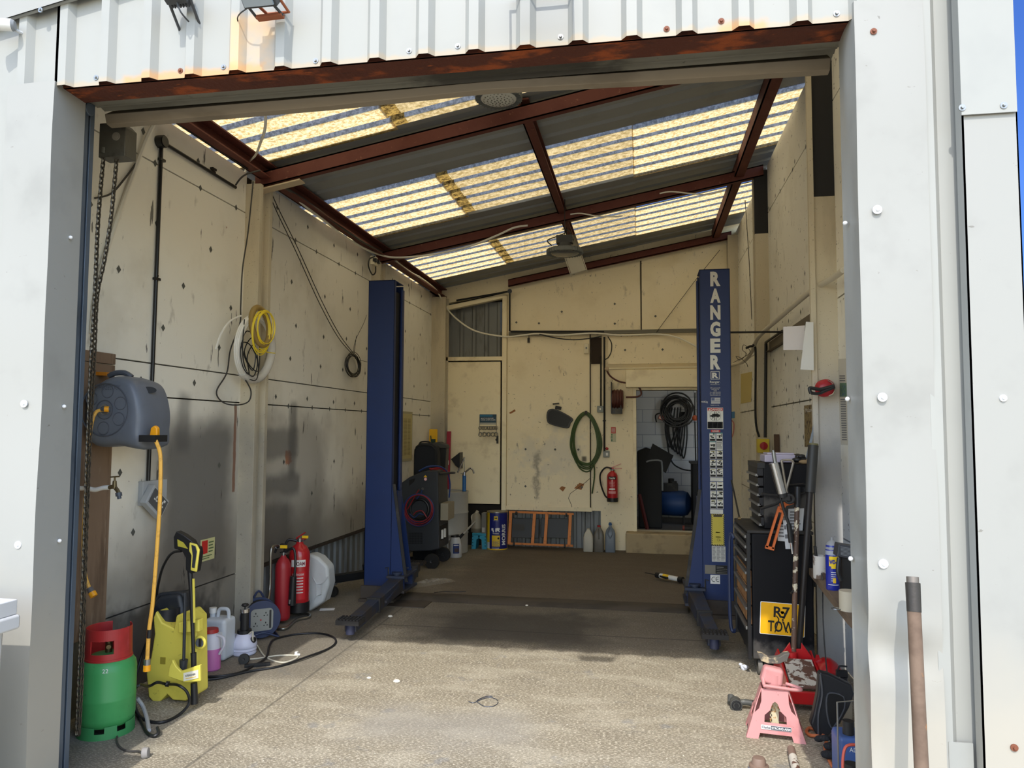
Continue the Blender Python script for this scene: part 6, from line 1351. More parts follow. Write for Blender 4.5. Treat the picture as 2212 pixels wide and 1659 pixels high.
GH = K('dark green hose', (62, 84, 44), .5, layers=[('n', lin((40, 58, 30)), 12, .5, .7, .6)]); b = MB(); c = ony(1268, 950, YW-.03); S = mpp(c)
for k in range(8):
    top = ony(1266+random.uniform(-2, 2), 890+k*.8, YW-.03-.012*(k % 4)); hw = (33-2.4*(k % 4))*S; bt = c.z-(56+random.uniform(-6, 12))*S; y_ = YW-.02-.012*(k % 4)
    ox_ = random.uniform(-3, 4)*S
    b.tube(spline([(top.x, y_, top.z), (top.x+hw*.55, y_, top.z-.10), (top.x+hw*.95+ox_, y_, c.z+.02), (top.x+hw*.85+ox_, y_, c.z-.22), (top.x+hw*.2+ox_, y_, bt), (top.x-hw*.6+ox_, y_, bt+.06), (top.x-hw*.98+ox_, y_, c.z-.12), (top.x-hw*.9, y_, c.z+.10), (top.x-hw*.55, y_, top.z-.10)], 6, True), .0105, 7, closed=True)
b.tube(spline([ony(1283, 1000, YW-.06), ony(1284, 1030, YW-.04), ony(1279, 1066, YW-.03)]), .0105, 7); b.obj('hose_loops', GH, t)
b = MB(); q = ony(1266, 891, YW-.06); b.cbox(q, (.035, .03, .05)); b.tube([q, q+YA*.027], .008); b.obj('hook', DIRTYBLACK, t)
# powder extinguisher on its bracket
y_ = YB-.11; c = ony(1323, 1084, y_); S = mpp(c)
t = extinguisher('fire_extinguisher', 'red Powder fire extinguisher hung on the back wall beside the doorway', Vector((c.x, y_, c.z)), 11.8*S, 72*S, K('signal red paint', (176, 24, 34), .35, coat=.4), .06)
c = Vector((c.x, y_, c.z)); r = 11.8*S
cyl_label('name_panel', c, r+.001, A(-10)-5 if 0 else 225, 312, .33, .375, INK, t); cyl_text('Powder', c, r+.0015, 236, 304, .338, .03, WHITE, t, .02)
for k in range(5): cyl_label('text_line', c, r+.001, 235+3*k, 300-4*(k % 2), .29-.022*k, .297-.022*k, K('label pink', (220, 150, 150), .6), t)
cyl_label('text_panel', c, r+.001, 228, 310, .125, .16, K('label pink', (220, 150, 150), .6), t); cyl_label('pictogram_row', c, r+.001, 236, 302, .18, .2, WHITE, t)
b = MB(); b.tube(spline([c+Vector((-.01, -.02, .49)), c+Vector((-.10, -.04, .50)), c+Vector((-.175, -.04, .40)), c+Vector((-.165, -.04, .25)), c+Vector((-.11, -.04, .10)), c+Vector((-.07, -.03, .06))]), .012, 8); b.obj('discharge_hose', BLACK, t)
b = MB(); q = c+ZA*.49; b.bar(q+Vector((-.02, 0, .01)), q+Vector((.13, 0, .07)), .02, .008); b.bar(q+Vector((-.02, 0, 0)), q+Vector((.14, 0, -.0)), .02, .008); b.obj('lever', RED, t); b = MB(); b.box(c.x-.02, c.x+.02, YB-.03, YB-.01, c.z+.3, c.z+.5); b.obj('wall_bracket', RED, t)
# brown hose reel
t = thing('air_hose_reel', 'dark red-brown air hose wound on a black wall bracket beside the doorway', 'hose reel', ony(1334, 860, YB))
b = MB(); c = ony(1335, 860, YB-.14); BH = K('red brown hose', (84, 44, 38), .45)
for k in range(7): b.ring(Vector((ony(1324+3.4*k, 860, YB-.14).x, YB-.14, c.z-.02)), .125+(.012 if k % 2 else 0), .014, (1, 0, 0), 24, 8)
b.tube(spline([ony(1309, 797, YB-.06), ony(1318, 812, YB-.07), ony(1335, 823, YB-.1), ony(1352, 827, YB-.1), ony(1368, 828, YB-.1), ony(1381, 838, YB-.1), ony(1385, 851, YB-.1), ony(1376, 857, YB-.1), ony(1352, 858, YB-.12)]), .013, 8); b.obj('wound_hose', BH, t)
b = MB(); a_, e_ = ony(1322, 826, YB-.1), ony(1347, 894, YB-.1)
b.box(a_.x-.012, a_.x, YB-.26, YB, e_.z, a_.z); b.box(e_.x-.04, e_.x-.03, YB-.26, YB, e_.z, a_.z-.3); b.box(a_.x, e_.x-.02, YB-.2, YB-.0, e_.z, e_.z+.12); b.obj('bracket', BLACK, t)
b = MB(); q = ony(1335, 888, YB-.205); b.cbox(q, (.08, .01, .06)); b.cyl(q-YA*.02, q, .022); b.obj('latch', GALV, t)
t = thing('safety_notice', 'small red and green fire extinguisher notice on the back wall above the powder extinguisher', 'sign', ony(1324, 938, YB))
stk('backing', 1319.5, 922.5, 1330.5, 955, K('notice pale', (190, 190, 160), .6), t, YB-.004); stk('red_panel', 1320, 923, 1330, 936, K('sign red', (196, 40, 34), .6), t, YB-.006)
b = MB()
for k in range(5): x, z, w, h = rct(1320.3, 938+3.2*k, 1323, 940+3.2*k, YB-.006); b.box(x, x+w, YB-.007, YB-.005, z, z+h)
b.obj('green_symbol', K('sign green', (40, 100, 60), .6), t); b = MB()
for k in range(4): x, z, w, h = rct(1321, 925+2.6*k, 1329, 926.2+2.6*k, YB-.007); b.box(x, x+w, YB-.008, YB-.006, z, z+h)
b.obj('print', LW, t)
SWG = K('grey metal switch', (128, 134, 130), .45)
t = thing('wall_switch', 'grey metal light switch below the shorter black conduit', 'switch', ony(1297, 884, YB)); a_, e_ = ony(1290, 877, YB), ony(1304, 891, YB)
b = MB(); b.box(a_.x, e_.x, YB-.045, YB, e_.z, a_.z); b.obj('box', SWG, t, bevel=.006); b = MB(); b.cbox(((a_.x+e_.x)/2, YB-.05, (a_.z+e_.z)/2), (.02, .012, .03)); b.obj('rocker', WHITE, t)
t = thing('wall_socket', 'grey metal socket with a red switch at the foot of the long black conduit', 'socket', ony(1310, 980, YB)); a_, e_ = ony(1303, 974, YB), ony(1317, 988, YB)
b = MB(); b.box(a_.x, e_.x, YB-.045, YB, e_.z, a_.z); b.obj('box', SWG, t, bevel=.006); b = MB(); b.cbox(((a_.x+e_.x)/2+.01, YB-.05, (a_.z+e_.z)/2), (.03, .012, .04)); b.obj('socket_face', WHITE, t)
b = MB(); b.sphere(ony(1311, 969, YB-.03), .022, 10, (1.1, .7, .9)); b.obj('red_knob', RED, t)
t = thing('sensor_unit', 'small cream alarm sensor high on the cream board left of the black gap', 'sensor', ony(1267, 753, YW)); a_, e_ = ony(1262, 743, YW), ony(1272, 764, YW)
b = MB(); b.box(a_.x, e_.x, YW-.035, YW, e_.z, a_.z); b.obj('case', K('cream case', (224, 216, 190), .5), t, bevel=.006); b = MB(); b.cbox(((a_.x+e_.x)/2, YW-.037, (a_.z+e_.z)/2+.01), (.022, .006, .03)); b.obj('lens', GREYP, t)
# wall fittings: conduits and cables across the back wall
def conduit(name, lab, runs, r, mt=CON, cat='conduit', clips=()):
    t = thing(name, lab, cat, Vector(runs[0][0]))
    for i, pts in enumerate(runs):
        b = MB(); b.tube(pts, r, 8); b.obj('tube', mt, t)
    for q in clips: b = MB(); b.cbox(q, (.05, .03, .02)); b.obj('clip', mt, t)
    return t
yc = YB-.055
conduit('long_conduit', 'long black conduit dropping down the back wall to the socket by the green hose', [[ony(1305.5, 728, yc), ony(1305.5, 974, yc)]], .014, clips=[ony(1305.5, 909, yc+.02)])
conduit('short_conduit', 'short black conduit dropping down the back wall to the grey light switch', [[ony(1298, 770, yc), ony(1298, 877, yc)]], .012)
t = conduit('corner_conduit', 'black conduit following the red beam end, then down and across above the cream board', [[ony(986, 649, yc-.06), ony(1098, 630, yc-.06)], [ony(1101, 632, yc-.04), ony(1101, 716, yc-.04)], [ony(1103, 716, yc-.02), ony(1305, 716, yc-.02)]], .014)
b = MB(); b.cyl(ony(1101, 629, yc-.1), ony(1101, 629, yc-.04), .035, n=16); b.obj('junction_box', CON, t)
t = thing('cable_tray', 'grey metal cable channel crossing the back wall above the doorway', 'cable tray', ony(1400, 722, YB)); a_, e_ = ony(1100, 719, YB), ony(1512, 726, YB)
b = MB(); b.box(a_.x, e_.x+.1, YB-.05, YB-.0, a_.z-.05, a_.z-.015); b.box(a_.x, e_.x+.1, YB-.055, YB-.0, a_.z-.015, a_.z+.005); b.obj('channel', K('grey channel', (112, 110, 98), .5, .3), t)
cable('white_pipe', 'white cable swooping from the left roof corner along the back wall to the right post', [onx(905, 598, XL+.2), ony(925, 612, 10.3), ony(945, 630, 10.8), ony(962, 662, YB-.08), ony(990, 692, YB-.08), ony(1030, 716, YB-.08), ony(1090, 727, YB-.08), ony(1130, 724, YB-.08), ony(1160, 721, YB-.08), ony(1210, 724, YB-.08), ony(1280, 720, YB-.08), ony(1340, 724, YB-.08), ony(1420, 722, YB-.08), ony(1460, 728, YB-.09), ony(1490, 741, YB-.1), ony(1520, 758, YB-.1)], .013, K('cream cable', (238, 234, 218), .5), 'cable', 8)
cable('black_cable', 'sagging black cable beneath the white cable on the back wall', [ony(1165, 722, YB-.1), ony(1200, 730, YB-.1), ony(1240, 734, YB-.1), ony(1280, 730, YB-.1), ony(1300, 726, YB-.1)], .008, BLACK)
t = thing('water_pipe', 'horizontal white pipe above the doorway with a pale elbow at its left end', 'pipe', ony(1310, 797, YB-.05))
b = MB(); b.tube([ony(1312, 797, YB-.12), ony(1515, 793, YB-.12)], .015, 8); b.obj('tube', K('cream pipe', (226, 216, 186), .5), t); b = MB(); b.sphere(ony(1311, 797, YB-.12), .032, 12); b.obj('elbow', K('pale elbow', (196, 176, 150), .5), t)
cable('black_loop', 'black flex looping out of the black gap by the long conduit', [ony(1313, 727, yc), ony(1321, 742, yc), ony(1320, 760, yc), ony(1313, 773, yc), ony(1305, 777, yc)], .008, BLACK)
cable('hanging_wire', 'thin dark wire slanting across the upper back wall to the lift post top', [ony(1418, 718, YB-.07), ony(1440, 688, YB-.05), ony(1480, 635, YB-.05), ony(1508, 598, YB-.06), ony(1555, 540, 11.0)], .004, BLACK, 'wire', 5)
t = thing('bulb_holder', 'small dark wire holder dangling under the cables left of the back wall centre', 'holder', ony(1142, 735, YB-.06)); b = MB(); b.cbox(ony(1142, 735, YB-.04), (.035, .03, .07)); b.tube([ony(1143, 718, YB-.04), ony(1142, 732, YB-.04)], .005, 5); b.obj('body', DIRTYBLACK, t)
# ================================================================ LAMPS AND ROOF CABLES
def highbay(lab, c, R, pale_lens):
    t = thing('highbay_light', lab, 'ceiling light', c, 'high bay ceiling lights')
    b = MB(); b.lathe([(R, 0), (R*1.0, .035), (R*.93, .05), (R*.7, .06), (0, .06)], c, n=48)
    b.obj('rim', K('grey lamp casting', (112, 116, 114), .5, .3), t)
    b = MB()
    for k in range(36):
        a = 2*math.pi*k/36; d = Vector((math.cos(a), math.sin(a), 0)); b.bar(c+d*R*.80+ZA*.02, c+d*R*1.02+ZA*.02, .006, .05)
    b.obj('cooling_fins', K('grey lamp casting', (112, 116, 114), .5, .3), t)
    b = MB(); b.lathe([(0, -.022), (R*.5, -.018), (R*.74, -.006), (R*.78, .002)], c, n=40)
    b.obj('lens', K('frosted lens', (206, 206, 196), .35) if pale_lens else K('dark grey lens', (104, 106, 104), .2), t)  # pale lens on the near lamp, dark grey on the far one
    if pale_lens:
        b = MB()
        for i in range(5):
            for k in range(max(1, 6*i)):
                a = 2*math.pi*k/max(1, 6*i)+i*.3; rr = R*.64*i/4; b.cyl(c+Vector((math.cos(a)*rr, math.sin(a)*rr, -.026+.010*(i/4)**2)), c+Vector((math.cos(a)*rr, math.sin(a)*rr, -.015)), .0055, n=6)
        b.obj('led_dots', K('led dot', (120, 120, 110), .5), t)
    b = MB(); b.cyl(c+ZA*.05, c+ZA*.12, R*.42, R*.38, n=24); b.cbox(c+ZA*.16, (R*.9, R*.5, .09)); b.obj('driver_box', K('black driver', (50, 52, 52), .5), t)
    return t
c = ony(1077, 214, 5.35)
t = highbay('round high bay light with a dotted white lens hanging nearest the shutter', c, 50*mpp(c)*1.0, True)
b = MB(); b.tube([c+ZA*.18, Vector((c.x, c.y, roofz(c.x)))], .005, 6); b.obj('hanger', STEEL, t)
c = ony(1220, 548, 8.3)
t = highbay('round high bay light with a dark lens hanging from the far roof beam', c, 39*mpp(c), False)
b = MB(); b.tube([c+ZA*.18, Vector((c.x, 8.3, roofz(c.x)))], .005, 6); b.tube(spline([c+Vector((-.15, 0, .1)), c+Vector((-.2, 0, .16)), c+Vector((-.1, 0, .2)), c+Vector((0, .05, .25))]), .007, 6); b.tube(spline([c+Vector((.1, 0, .15)), c+Vector((.05, 0, .26)), c+Vector((-.03, .05, .3))]), .006, 6); b.obj('hanger', DIRTYBLACK, t)
t = thing('tube_heater', 'cream reflector lamp with two bare tubes hanging behind the far high bay light', 'lamp', ony(1245, 560, 8.8))
CRM = K('cream reflector', (206, 200, 180), .5)
P0 = ony(1224, 512, 9.0); P1 = ony(1250, 588, 8.7); sd = (ony(1267, 583, 8.7)-ony(1234, 592, 8.7)); sd.normalize(); d = (P1-P0); L = d.length; d.normalize(); nn = sd.cross(d).normalized()
if nn.z > 0: nn = -nn
b = MB()
R3 = Matrix((sd, d, nn)).transposed(); mid = (P0+P1)/2
b.cbox(mid, (.18, L, .01), R3); b.cbox(mid+sd*.10+nn*.02, (.01, L, .055), R3); b.cbox(mid-sd*.10+nn*.02, (.01, L, .055), R3); b.obj('reflector', CRM, t)
for s_ in (-1, 1): b = MB(); b.tube([P0+sd*s_*.04+nn*.03, P1+sd*s_*.04+nn*.03-d*.05], .014, 10); b.obj('lamp_tube', K('lamp tube', (226, 222, 206), .3), t)
b = MB(); b.tube([P0, Vector((P0.x, P0.y, roofz(P0.x)))], .006, 5); b.obj('bracket', DIRTYBLACK, t)
cable('beam_cable', 'thick white cable sagging along the left roof purlin between the beams', [onx(598, 398, XL+.14), onx(625, 415, XL+.12), onx(660, 446, XL+.12), onx(700, 476, XL+.12), onx(740, 508, XL+.12), onx(790, 538, XL+.12), onx(820, 550, XL+.14), ony(850, 556, 8.36), ony(900, 554, 8.36), ony(960, 545, 8.36), ony(1020, 530, 8.36), ony(1075, 508, 8.36), ony(1110, 492, 8.36), ony(1140, 487, 8.37)], .012, CABW)
cable('beam_flex', 'black cable strapped beside the white cable on the left roof purlin', [onx(600, 395, XL+.19), onx(660, 434, XL+.16), onx(720, 478, XL+.16), onx(780, 520, XL+.17), onx(825, 545, XL+.17)], .012, BLACK)
cable('beam_wire', 'thin white wire bowing over the middle of the far roof beam', [ony(1232, 463, 8.36), ony(1255, 461, 8.36), ony(1290, 467, 8.36), ony(1330, 468, 8.36), ony(1345, 466, 8.37)], .008, CABW, 'wire')
cable('rafter_wire', 'thin white wire near the right end of the far roof beam', [ony(1425, 418, 8.36), ony(1450, 414, 8.36), ony(1490, 418, 8.36), ony(1530, 420, 8.36), ony(1560, 412, 8.37)], .008, CABW, 'wire')
cable('front_wire', 'thin wires running along the near left roof purlin', [onx(372, 258, XL+.09), onx(420, 290, XL+.10), onx(470, 322, XL+.10), onx(535, 365, XL+.12)], .006, BLACK, 'wire')
cable('purlin_cable', 'grey-white cable running down the last stretch of the left roof purlin', [onx(850, 560, XL+.14), onx(870, 576, XL+.14), onx(890, 590, XL+.15), onx(906, 598, XL+.2)], .013, CABW)
t = thing('roof_socket', 'cream double socket with a black flex loop at the top of the left lift post', 'socket', onx(807, 566, XL+.1))
b = MB(); q = onx(808, 564, XL+.13); b.cbox(q, (.05, .12, .10)); b.obj('box', K('cream case', (224, 216, 190), .5), t, bevel=.005); b = MB(); b.cbox(q+Vector((.03, .05, 0)), (.04, .05, .04)); b.cbox(q+Vector((.03, -.04, 0)), (.04, .05, .04)); b.obj('plug', BLACK, t)
b = MB(); b.tube(spline([q+Vector((.03, -.06, .04)), onx(798, 560, XL+.12), onx(796, 575, XL+.12), onx(804, 593, XL+.12), onx(811, 588, XL+.12), onx(811, 572, XL+.12)]), .008, 6); b.obj('flex_loop', BLACK, t)
# ================================================================ STOREROOM THINGS
zs = ZD0-.02
t = thing('hose_tangle', 'tangled black hoses hanging in a coil on the storeroom wall', 'hose', ony(1460, 900, YS-.1))
c = ony(1462, 885, YS-.12); b = MB()
for k in range(9): b.ring(c+Vector((random.uniform(-.06, .06), -.015*k*.5, random.uniform(-.05, .05))), random.uniform(.15, .27), .014, (.1, 1, 0), 30, 6)
for k in range(6):
    u = 1440+6*k; b.tube(spline([ony(u, 880, YS-.1), ony(u-4+random.uniform(-4, 4), 930, YS-.1), ony(u+6, 965+5*k, YS-.1), ony(u+14, 945, YS-.12), ony(1480+2*k-8, 890, YS-.12)]), .013, 6)
b.tube(spline([ony(1442, 880, YS-.1), ony(1441, 950, YS-.1), ony(1450, 995, YS-.1), ony(1470, 1012, YS-.1), ony(1494, 1017, YS-.1)]), .013, 6); b.obj('hose_loops', BLACK, t)
t = thing('nozzle_gun', 'red handled filling gun hung on the storeroom wall left of the black hoses', 'gun', ony(1428, 900, YS-.05))
b = MB(); b.cbox(ony(1429, 903, YS-.06), (.11, .05, .07), (0, .4, 0)); b.obj('grip', RED, t, bevel=.01); b = MB(); b.tube([ony(1427, 895, YS-.06), ony(1430, 864, YS-.06)], .018, 8); b.obj('barrel', STEEL, t); b = MB(); b.tube(spline([ony(1418, 912, YS-.06), ony(1416, 898, YS-.06), ony(1424, 893, YS-.06), ony(1440, 893, YS-.06)]), .012, 6); b.obj('gun_hose', BLACK, t)
t = thing('beacon_lamp', 'round orange beacon hanging from a black lead in the storeroom', 'lamp', ony(1501, 903, YS-.4)); b = MB(); b.sphere(ony(1501, 903, YS-.4), .05, 16); b.obj('dome', K('amber plastic', (190, 92, 54), .4), t); b = MB(); b.tube([ony(1501, 848, YS-.4), ony(1501, 897, YS-.4)], .010, 6); b.tube([ony(1501, 910, YS-.4), ony(1503, 1000, YS-.4)], .012, 6); b.obj('lead', BLACK, t)
t = thing('air_compressor', 'blue horizontal air compressor tank in the storeroom', 'compressor', ony(1453, 1080, 12.9))
b = MB(); q = ony(1450, 1060, 12.8); r = 27*mpp(q); q.z = zs+.12+r; b.lathe([(0, -.33), (r*.5, -.32), (r*.9, -.27), (r, -.20), (r, .20), (r*.9, .27), (r*.5, .32), (0, .33)], q, (1, -.25, 0), n=36); b.obj('tank', K('tank blue', (26, 62, 112), .5), t)
b = MB(); b.cbox(q+Vector((-.02, 0, r+.05)), (.26, .16, .14)); b.cyl(q+Vector((.0, 0, r+.12)), q+Vector((.0, 0, r+.2)), .05); b.cbox(q+Vector((.05, -.05, r+.13)), (.08, .05, .06)); b.obj('motor', DIRTYBLACK, t, bevel=.01)
b = MB()
for s_ in (-.2, .2): b.box(q.x+s_-.015, q.x+s_+.015, q.y-.1, q.y+.1, zs, q.z-r*.8)
b.obj('foot', DIRTYBLACK, t)
t = thing('tyre_machine', 'tall black machine filling the left of the storeroom doorway', 'machine', ony(1400, 1130, 12.0))
y_ = 12.0; b = MB(); P = [ony(u, v, y_) for u, v in ((1376, 975), (1395, 967), (1410, 972), (1424, 985), (1430, 1010), (1430, 1100), (1380, 1118))]; P = [(p.x, p.z) for p in P]; P[-1] = (P[-1][0], zs); P[-2] = (P[-2][0], zs); b.prism(P, (0, y_, 0), XA, ZA, YA*.4); b.obj('cabinet', K('black machine', (11, 11, 13), .7), t, bevel=.02)
b = MB(); b.prism([(p.x, p.z) for p in [ony(u, v, y_-.05) for u, v in ((1410, 958), (1455, 984), (1438, 1022), (1395, 995))]], (0, y_-.05, 0), XA, ZA, YA*.05); b.obj('tilted_panel', K('black machine', (11, 11, 13), .7), t)
b = MB(); b.tube(spline([ony(1396, 998, y_-.06), ony(1405, 995, y_-.06), ony(1425, 995, y_-.06), ony(1430, 1005, y_-.06), ony(1431, 1060, y_-.06)]), .015, 8); b.obj('chrome_rail', GREYP, t)
t = thing('red_prop', 'dull red steel prop leaning in the storeroom doorway', 'prop', ony(1388, 1135, 11.9)); b = MB(); p_ = ony(1381, 1068, 11.9); q_ = ony(1399, 1140, 11.75); q_.z = zs; b.bar(q_, p_, .04, .04); b.obj('bar', K('oxide red prop', (92, 34, 30), .6), t)
t = thing('dark_cupboard', 'black cupboard at the right of the storeroom doorway', 'cupboard', ony(1505, 1100, 12.4)); a_ = ony(1496, 998, 12.4); b = MB(); b.box(a_.x, a_.x+.6, 12.4, 12.9, zs, a_.z-.03); b.obj('carcass', K('black machine', (11, 11, 13), .7), t, bevel=.01); b = MB(); b.box(a_.x-.03, a_.x+.6, 12.36, 12.9, a_.z-.03, a_.z); b.obj('top', DIRTYBLACK, t)
t = thing('floor_polisher', 'dark motor with a copper tinted end on the storeroom floor', 'motor', ony(1492, 1138, 11.8)); q = ony(1493, 1130, 11.75); q.z = zs+.05; b = MB(); b.cyl(q-XA*.1, q+XA*.1, .05, n=18); b.obj('casing', DIRTYBLACK, t); b = MB(); b.cyl(q-XA*.13, q-XA*.1, .042); b.obj('end_cap', K('copper red', (130, 50, 40), .4), t)
# ================================================================ SMALL FLOOR THINGS
t = thing('sealant_gun', 'black sealant gun holding a white and yellow cartridge on the floor by the right post', 'sealant gun', onf(1445, 1258))
a_, e_ = onf(1418, 1252), onf(1475, 1262); a_.z = e_.z = fz(8.3)+.04
b = MB(); b.tube([a_.lerp(e_, .15), e_.lerp(a_, .12)], .027, 12); b.obj('cartridge', WHITE, t); b = MB(); b.tube([a_.lerp(e_, .28), a_.lerp(e_, .5)], .0285, 12); b.obj('cartridge_band', YEL, t)
b = MB(); b.tube([a_.lerp(e_, -.45), a_.lerp(e_, .15)], .006, 6); b.cyl(e_.lerp(a_, .14), e_, .034); b.cyl(a_, a_.lerp(e_, .15), .032); b.bar(a_.lerp(e_, .1), a_.lerp(e_, .3)+Vector((.03, -.1, 0)), .03, .02); b.bar(a_+Vector((0, 0, .0)), e_+Vector((0, 0, .0)), .02, .012); b.obj('frame', BLACK, t)
b = MB(); b.tube([a_.lerp(e_, .7)+YA*.06, e_+YA*.06], .02, 8); b.obj('trigger_handle', K('maroon grip', (90, 26, 28), .5), t)
cable('floor_wire', 'thin black wire lying on the floor behind the cover plate', [onf(938, 1281), onf(960, 1278), onf(980, 1279), onf(1006, 1278)], .007, BLACK, 'wire')
cable('wire_loop', 'thin dark wire twisted into a loop on the sunlit floor', [onz(1012, 1515, .003), onz(1022, 1518, .004), onz(1035, 1513, .003), onz(1048, 1508, .004), onz(1062, 1507, .003), onz(1074, 1512, .004), onz(1075, 1519, .003), onz(1066, 1525, .004), onz(1048, 1526, .003), onz(1036, 1520, .004), onz(1030, 1514, .003), onz(1040, 1508, .004), onz(1052, 1504, .003), onz(1064, 1504, .004)], .0022, K('wire grey', (88, 92, 104), .4, .5), 'wire', 5)
t = thing('bubble_wrap', 'crumpled clear plastic film on the floor beside the left lift arm', 'film', onf(925, 1262))
CL = mat('clear crumpled film', (.78, .74, .66), .12, alpha=.16, bump=(28, 1., .03))
b = MB(); c = onf(930, 1262); nx, ny = 26, 12; vs = []
for j in range(ny+1):
    for i in range(nx+1):
        s_, q = i/nx-.5, j/ny-.5; x = c.x+s_*.36+q*.12; y = c.y+s_*.55-q*.16
        vs.append((x, y, fz(y)+.008+max(0, (.25-s_*s_)*(.25-q*q))*1.0*random.uniform(.2, 1)))
b.add(vs, [(j*(nx+1)+i, j*(nx+1)+i+1, (j+1)*(nx+1)+i+1, (j+1)*(nx+1)+i) for j in range(ny) for i in range(nx)]); b.obj('film', CL, t)
for nm, lab, u, v, s_ in (('plaster_chip', 'small white plaster chip beside the front arm of the left lift', 843, 1333, .022), ('plaster_chip', 'white pebble-like chip on the floor in front of the cover plate centre', 1138, 1309, .016), ('plaster_chip', 'flat pale chip in the sunlight near the black cable loop', 797, 1466, .016), ('plaster_chip', 'flat pale chip in the sunlight, larger of the two near the cable loop', 857, 1474, .024)):
    q = onz(u, v, 0); b = MB(); b.sphere(q+ZA*s_*.35, s_, 7, (1, .8, .45)); tag(b.obj(nm, K('white chip', (224, 220, 206), .8), flat=True), lab, 'chip')
# ================================================================ RIGHT SIDE
NAVYB = mat('black navy chest enamel', lin((9, 10, 15)), .6, spec=.25, layers=[('n', lin((52, 52, 56)), 60, .68, .74, .5), ('b', lin((120, 116, 110)), (None, None, (.08, .22)), .04, .35, 14, .1)])
TRIM = K('dull drawer trim', (130, 130, 128), .4, .6)
OSB = K('brown wood panel', (142, 100, 62), .8, layers=[('n', lin((190, 150, 100)), 9, .5, .7, .6)])
# lower tool chest: drawers face left, side panel faces the door
t = thing('tool_chest', 'large black rolling tool chest, its side bearing the yellow number plate', 'tool chest', (.92, 5.65, 0))
x0, x1, y0, y1, z0, z1 = .705, 1.12, 5.30, 6.00, .115, .955
b = MB(); b.box(x0+.02, x1, y0, y1, z0, z1); b.obj('carcass', NAVYB, t, bevel=.012)
b = MB(); b.box(x0-.01, x1+.005, y0-.006, y1+.01, z1, z1+.022); b.obj('top_tray', DIRTYBLACK, t, bevel=.006)
zz = [z1-.01, .875, .79, .70, .585, .46, .33, z0+.02]
for i in range(7):
    b = MB(); b.box(x0, x0+.03, y0+.035, y1-.02, zz[i+1]+.008, zz[i]-.004); d = b.obj('drawer', OSB if 2 < i < 6 else K('dark drawer front', (20, 21, 26), .5), t, bevel=.003)
    b = MB(); b.box(x0-.022, x0+.004, y0+.03, y1-.02, zz[i]-.028, zz[i]-.008); b.obj('drawer_pull', TRIM, d, bevel=.003)
b = MB(); b.box(x0-.012, x0+.01, y0, y0+.035, z0, z1); b.box(x0-.012, x0+.01, y1-.02, y1, z0, z1); b.obj('corner_post', BLACK, t)
b = MB(); q = onx(1600, 1120, x0-.02); b.cyl(q, q-XA*.02, .012); b.obj('lock', BRASS, t)
for cx_, cy_ in ((x0+.07, y0+.07), (x1-.05, y0+.07), (x0+.07, y1-.08), (x1-.05, y1-.08)):
    b = MB(); b.lathe([(.03, -.016), (.052, -.014), (.052, .014), (.03, .016)], (cx_, cy_, .052), (1, 0, 0), n=24); w_o = b.obj('castor', K('grey castor tyre', (110, 106, 98), .7), t)
    b = MB(); b.box(cx_-.03, cx_-.024, cy_-.03, cy_+.03, .05, z0); b.box(cx_+.024, cx_+.03, cy_-.03, cy_+.03, .05, z0); b.box(cx_-.03, cx_+.03, cy_-.035, cy_+.035, z0-.01, z0); b.obj('castor_fork', DIRTYBLACK, w_o)
b = MB(); b.tube(spline([(x0-.01, y1+.0, .82), (x0-.045, y1+.03, .80), (x0-.045, y1+.03, .17), (x0-.0, y1, .13)]), .014, 8); b.obj('push_handle', K('navy plastic', (40, 52, 84), .45), t)
# number plate
ysd = y0-.001
t2 = thing('number_plate', 'yellow number plate reading R7 TOW, black-marked, fixed to the tool chest side', 'number plate', ony(1687, 1340, ysd))
a_, e_ = ony(1639.5, 1303, ysd), ony(1738, 1378, ysd); w, h = e_.x-a_.x, a_.z-e_.z; tl = math.radians(2.5)
ex = Vector((math.cos(tl), 0, -math.sin(tl))); ez = Vector((math.sin(tl), 0, math.cos(tl))); o_ = Vector((a_.x, ysd-.004, e_.z+.015))
b = MB(); b.prism(rrect(w, h, .008), o_, ex, ez, YA*.004); pl_ = b.obj('plate_edge', WHITE, t2)
b = MB(); b.prism([(p+.004*(1 if p < w/2 else -1), q+.004*(1 if q < h/2 else -1)) for p, q in rrect(w, h, .008)], o_-YA*.001, ex, ez, YA*.001); b.obj('plate_face', K('reflective amber', (240, 178, 20), .4, layers=[('n', lin((190, 140, 30)), 14, .55, .7, .5)]), t2)
text('lettering', 'R7', o_+ex*w*.30+ez*h*.54-YA*.0012, ex, ez, w*.36, h*.34, INK, t2, .02); text('lettering', 'TOW', o_+ex*w*.18+ez*h*.10-YA*.0012, ex, ez, w*.58, h*.34, INK, t2, .02)
b = MB()
for k in range(16):
    q = o_+ex*w*(.50+random.uniform(-.05, .05))+ez*h*(.62+random.uniform(-.14, .12))-YA*.0022; b.cyl(q, q+YA*.001, random.uniform(.003, .008), n=7)
for a1, a2, c1, c2 in ((.36, .60, .42, .5), (.42, .5, .34, .08), (.50, .44, .62, .10)): b.bar(o_+ex*w*a1+ez*h*a2-YA*.002, o_+ex*w*c1+ez*h*c2-YA*.002, .007, .001, YA)
b.obj('paint_mark', INK, t2)
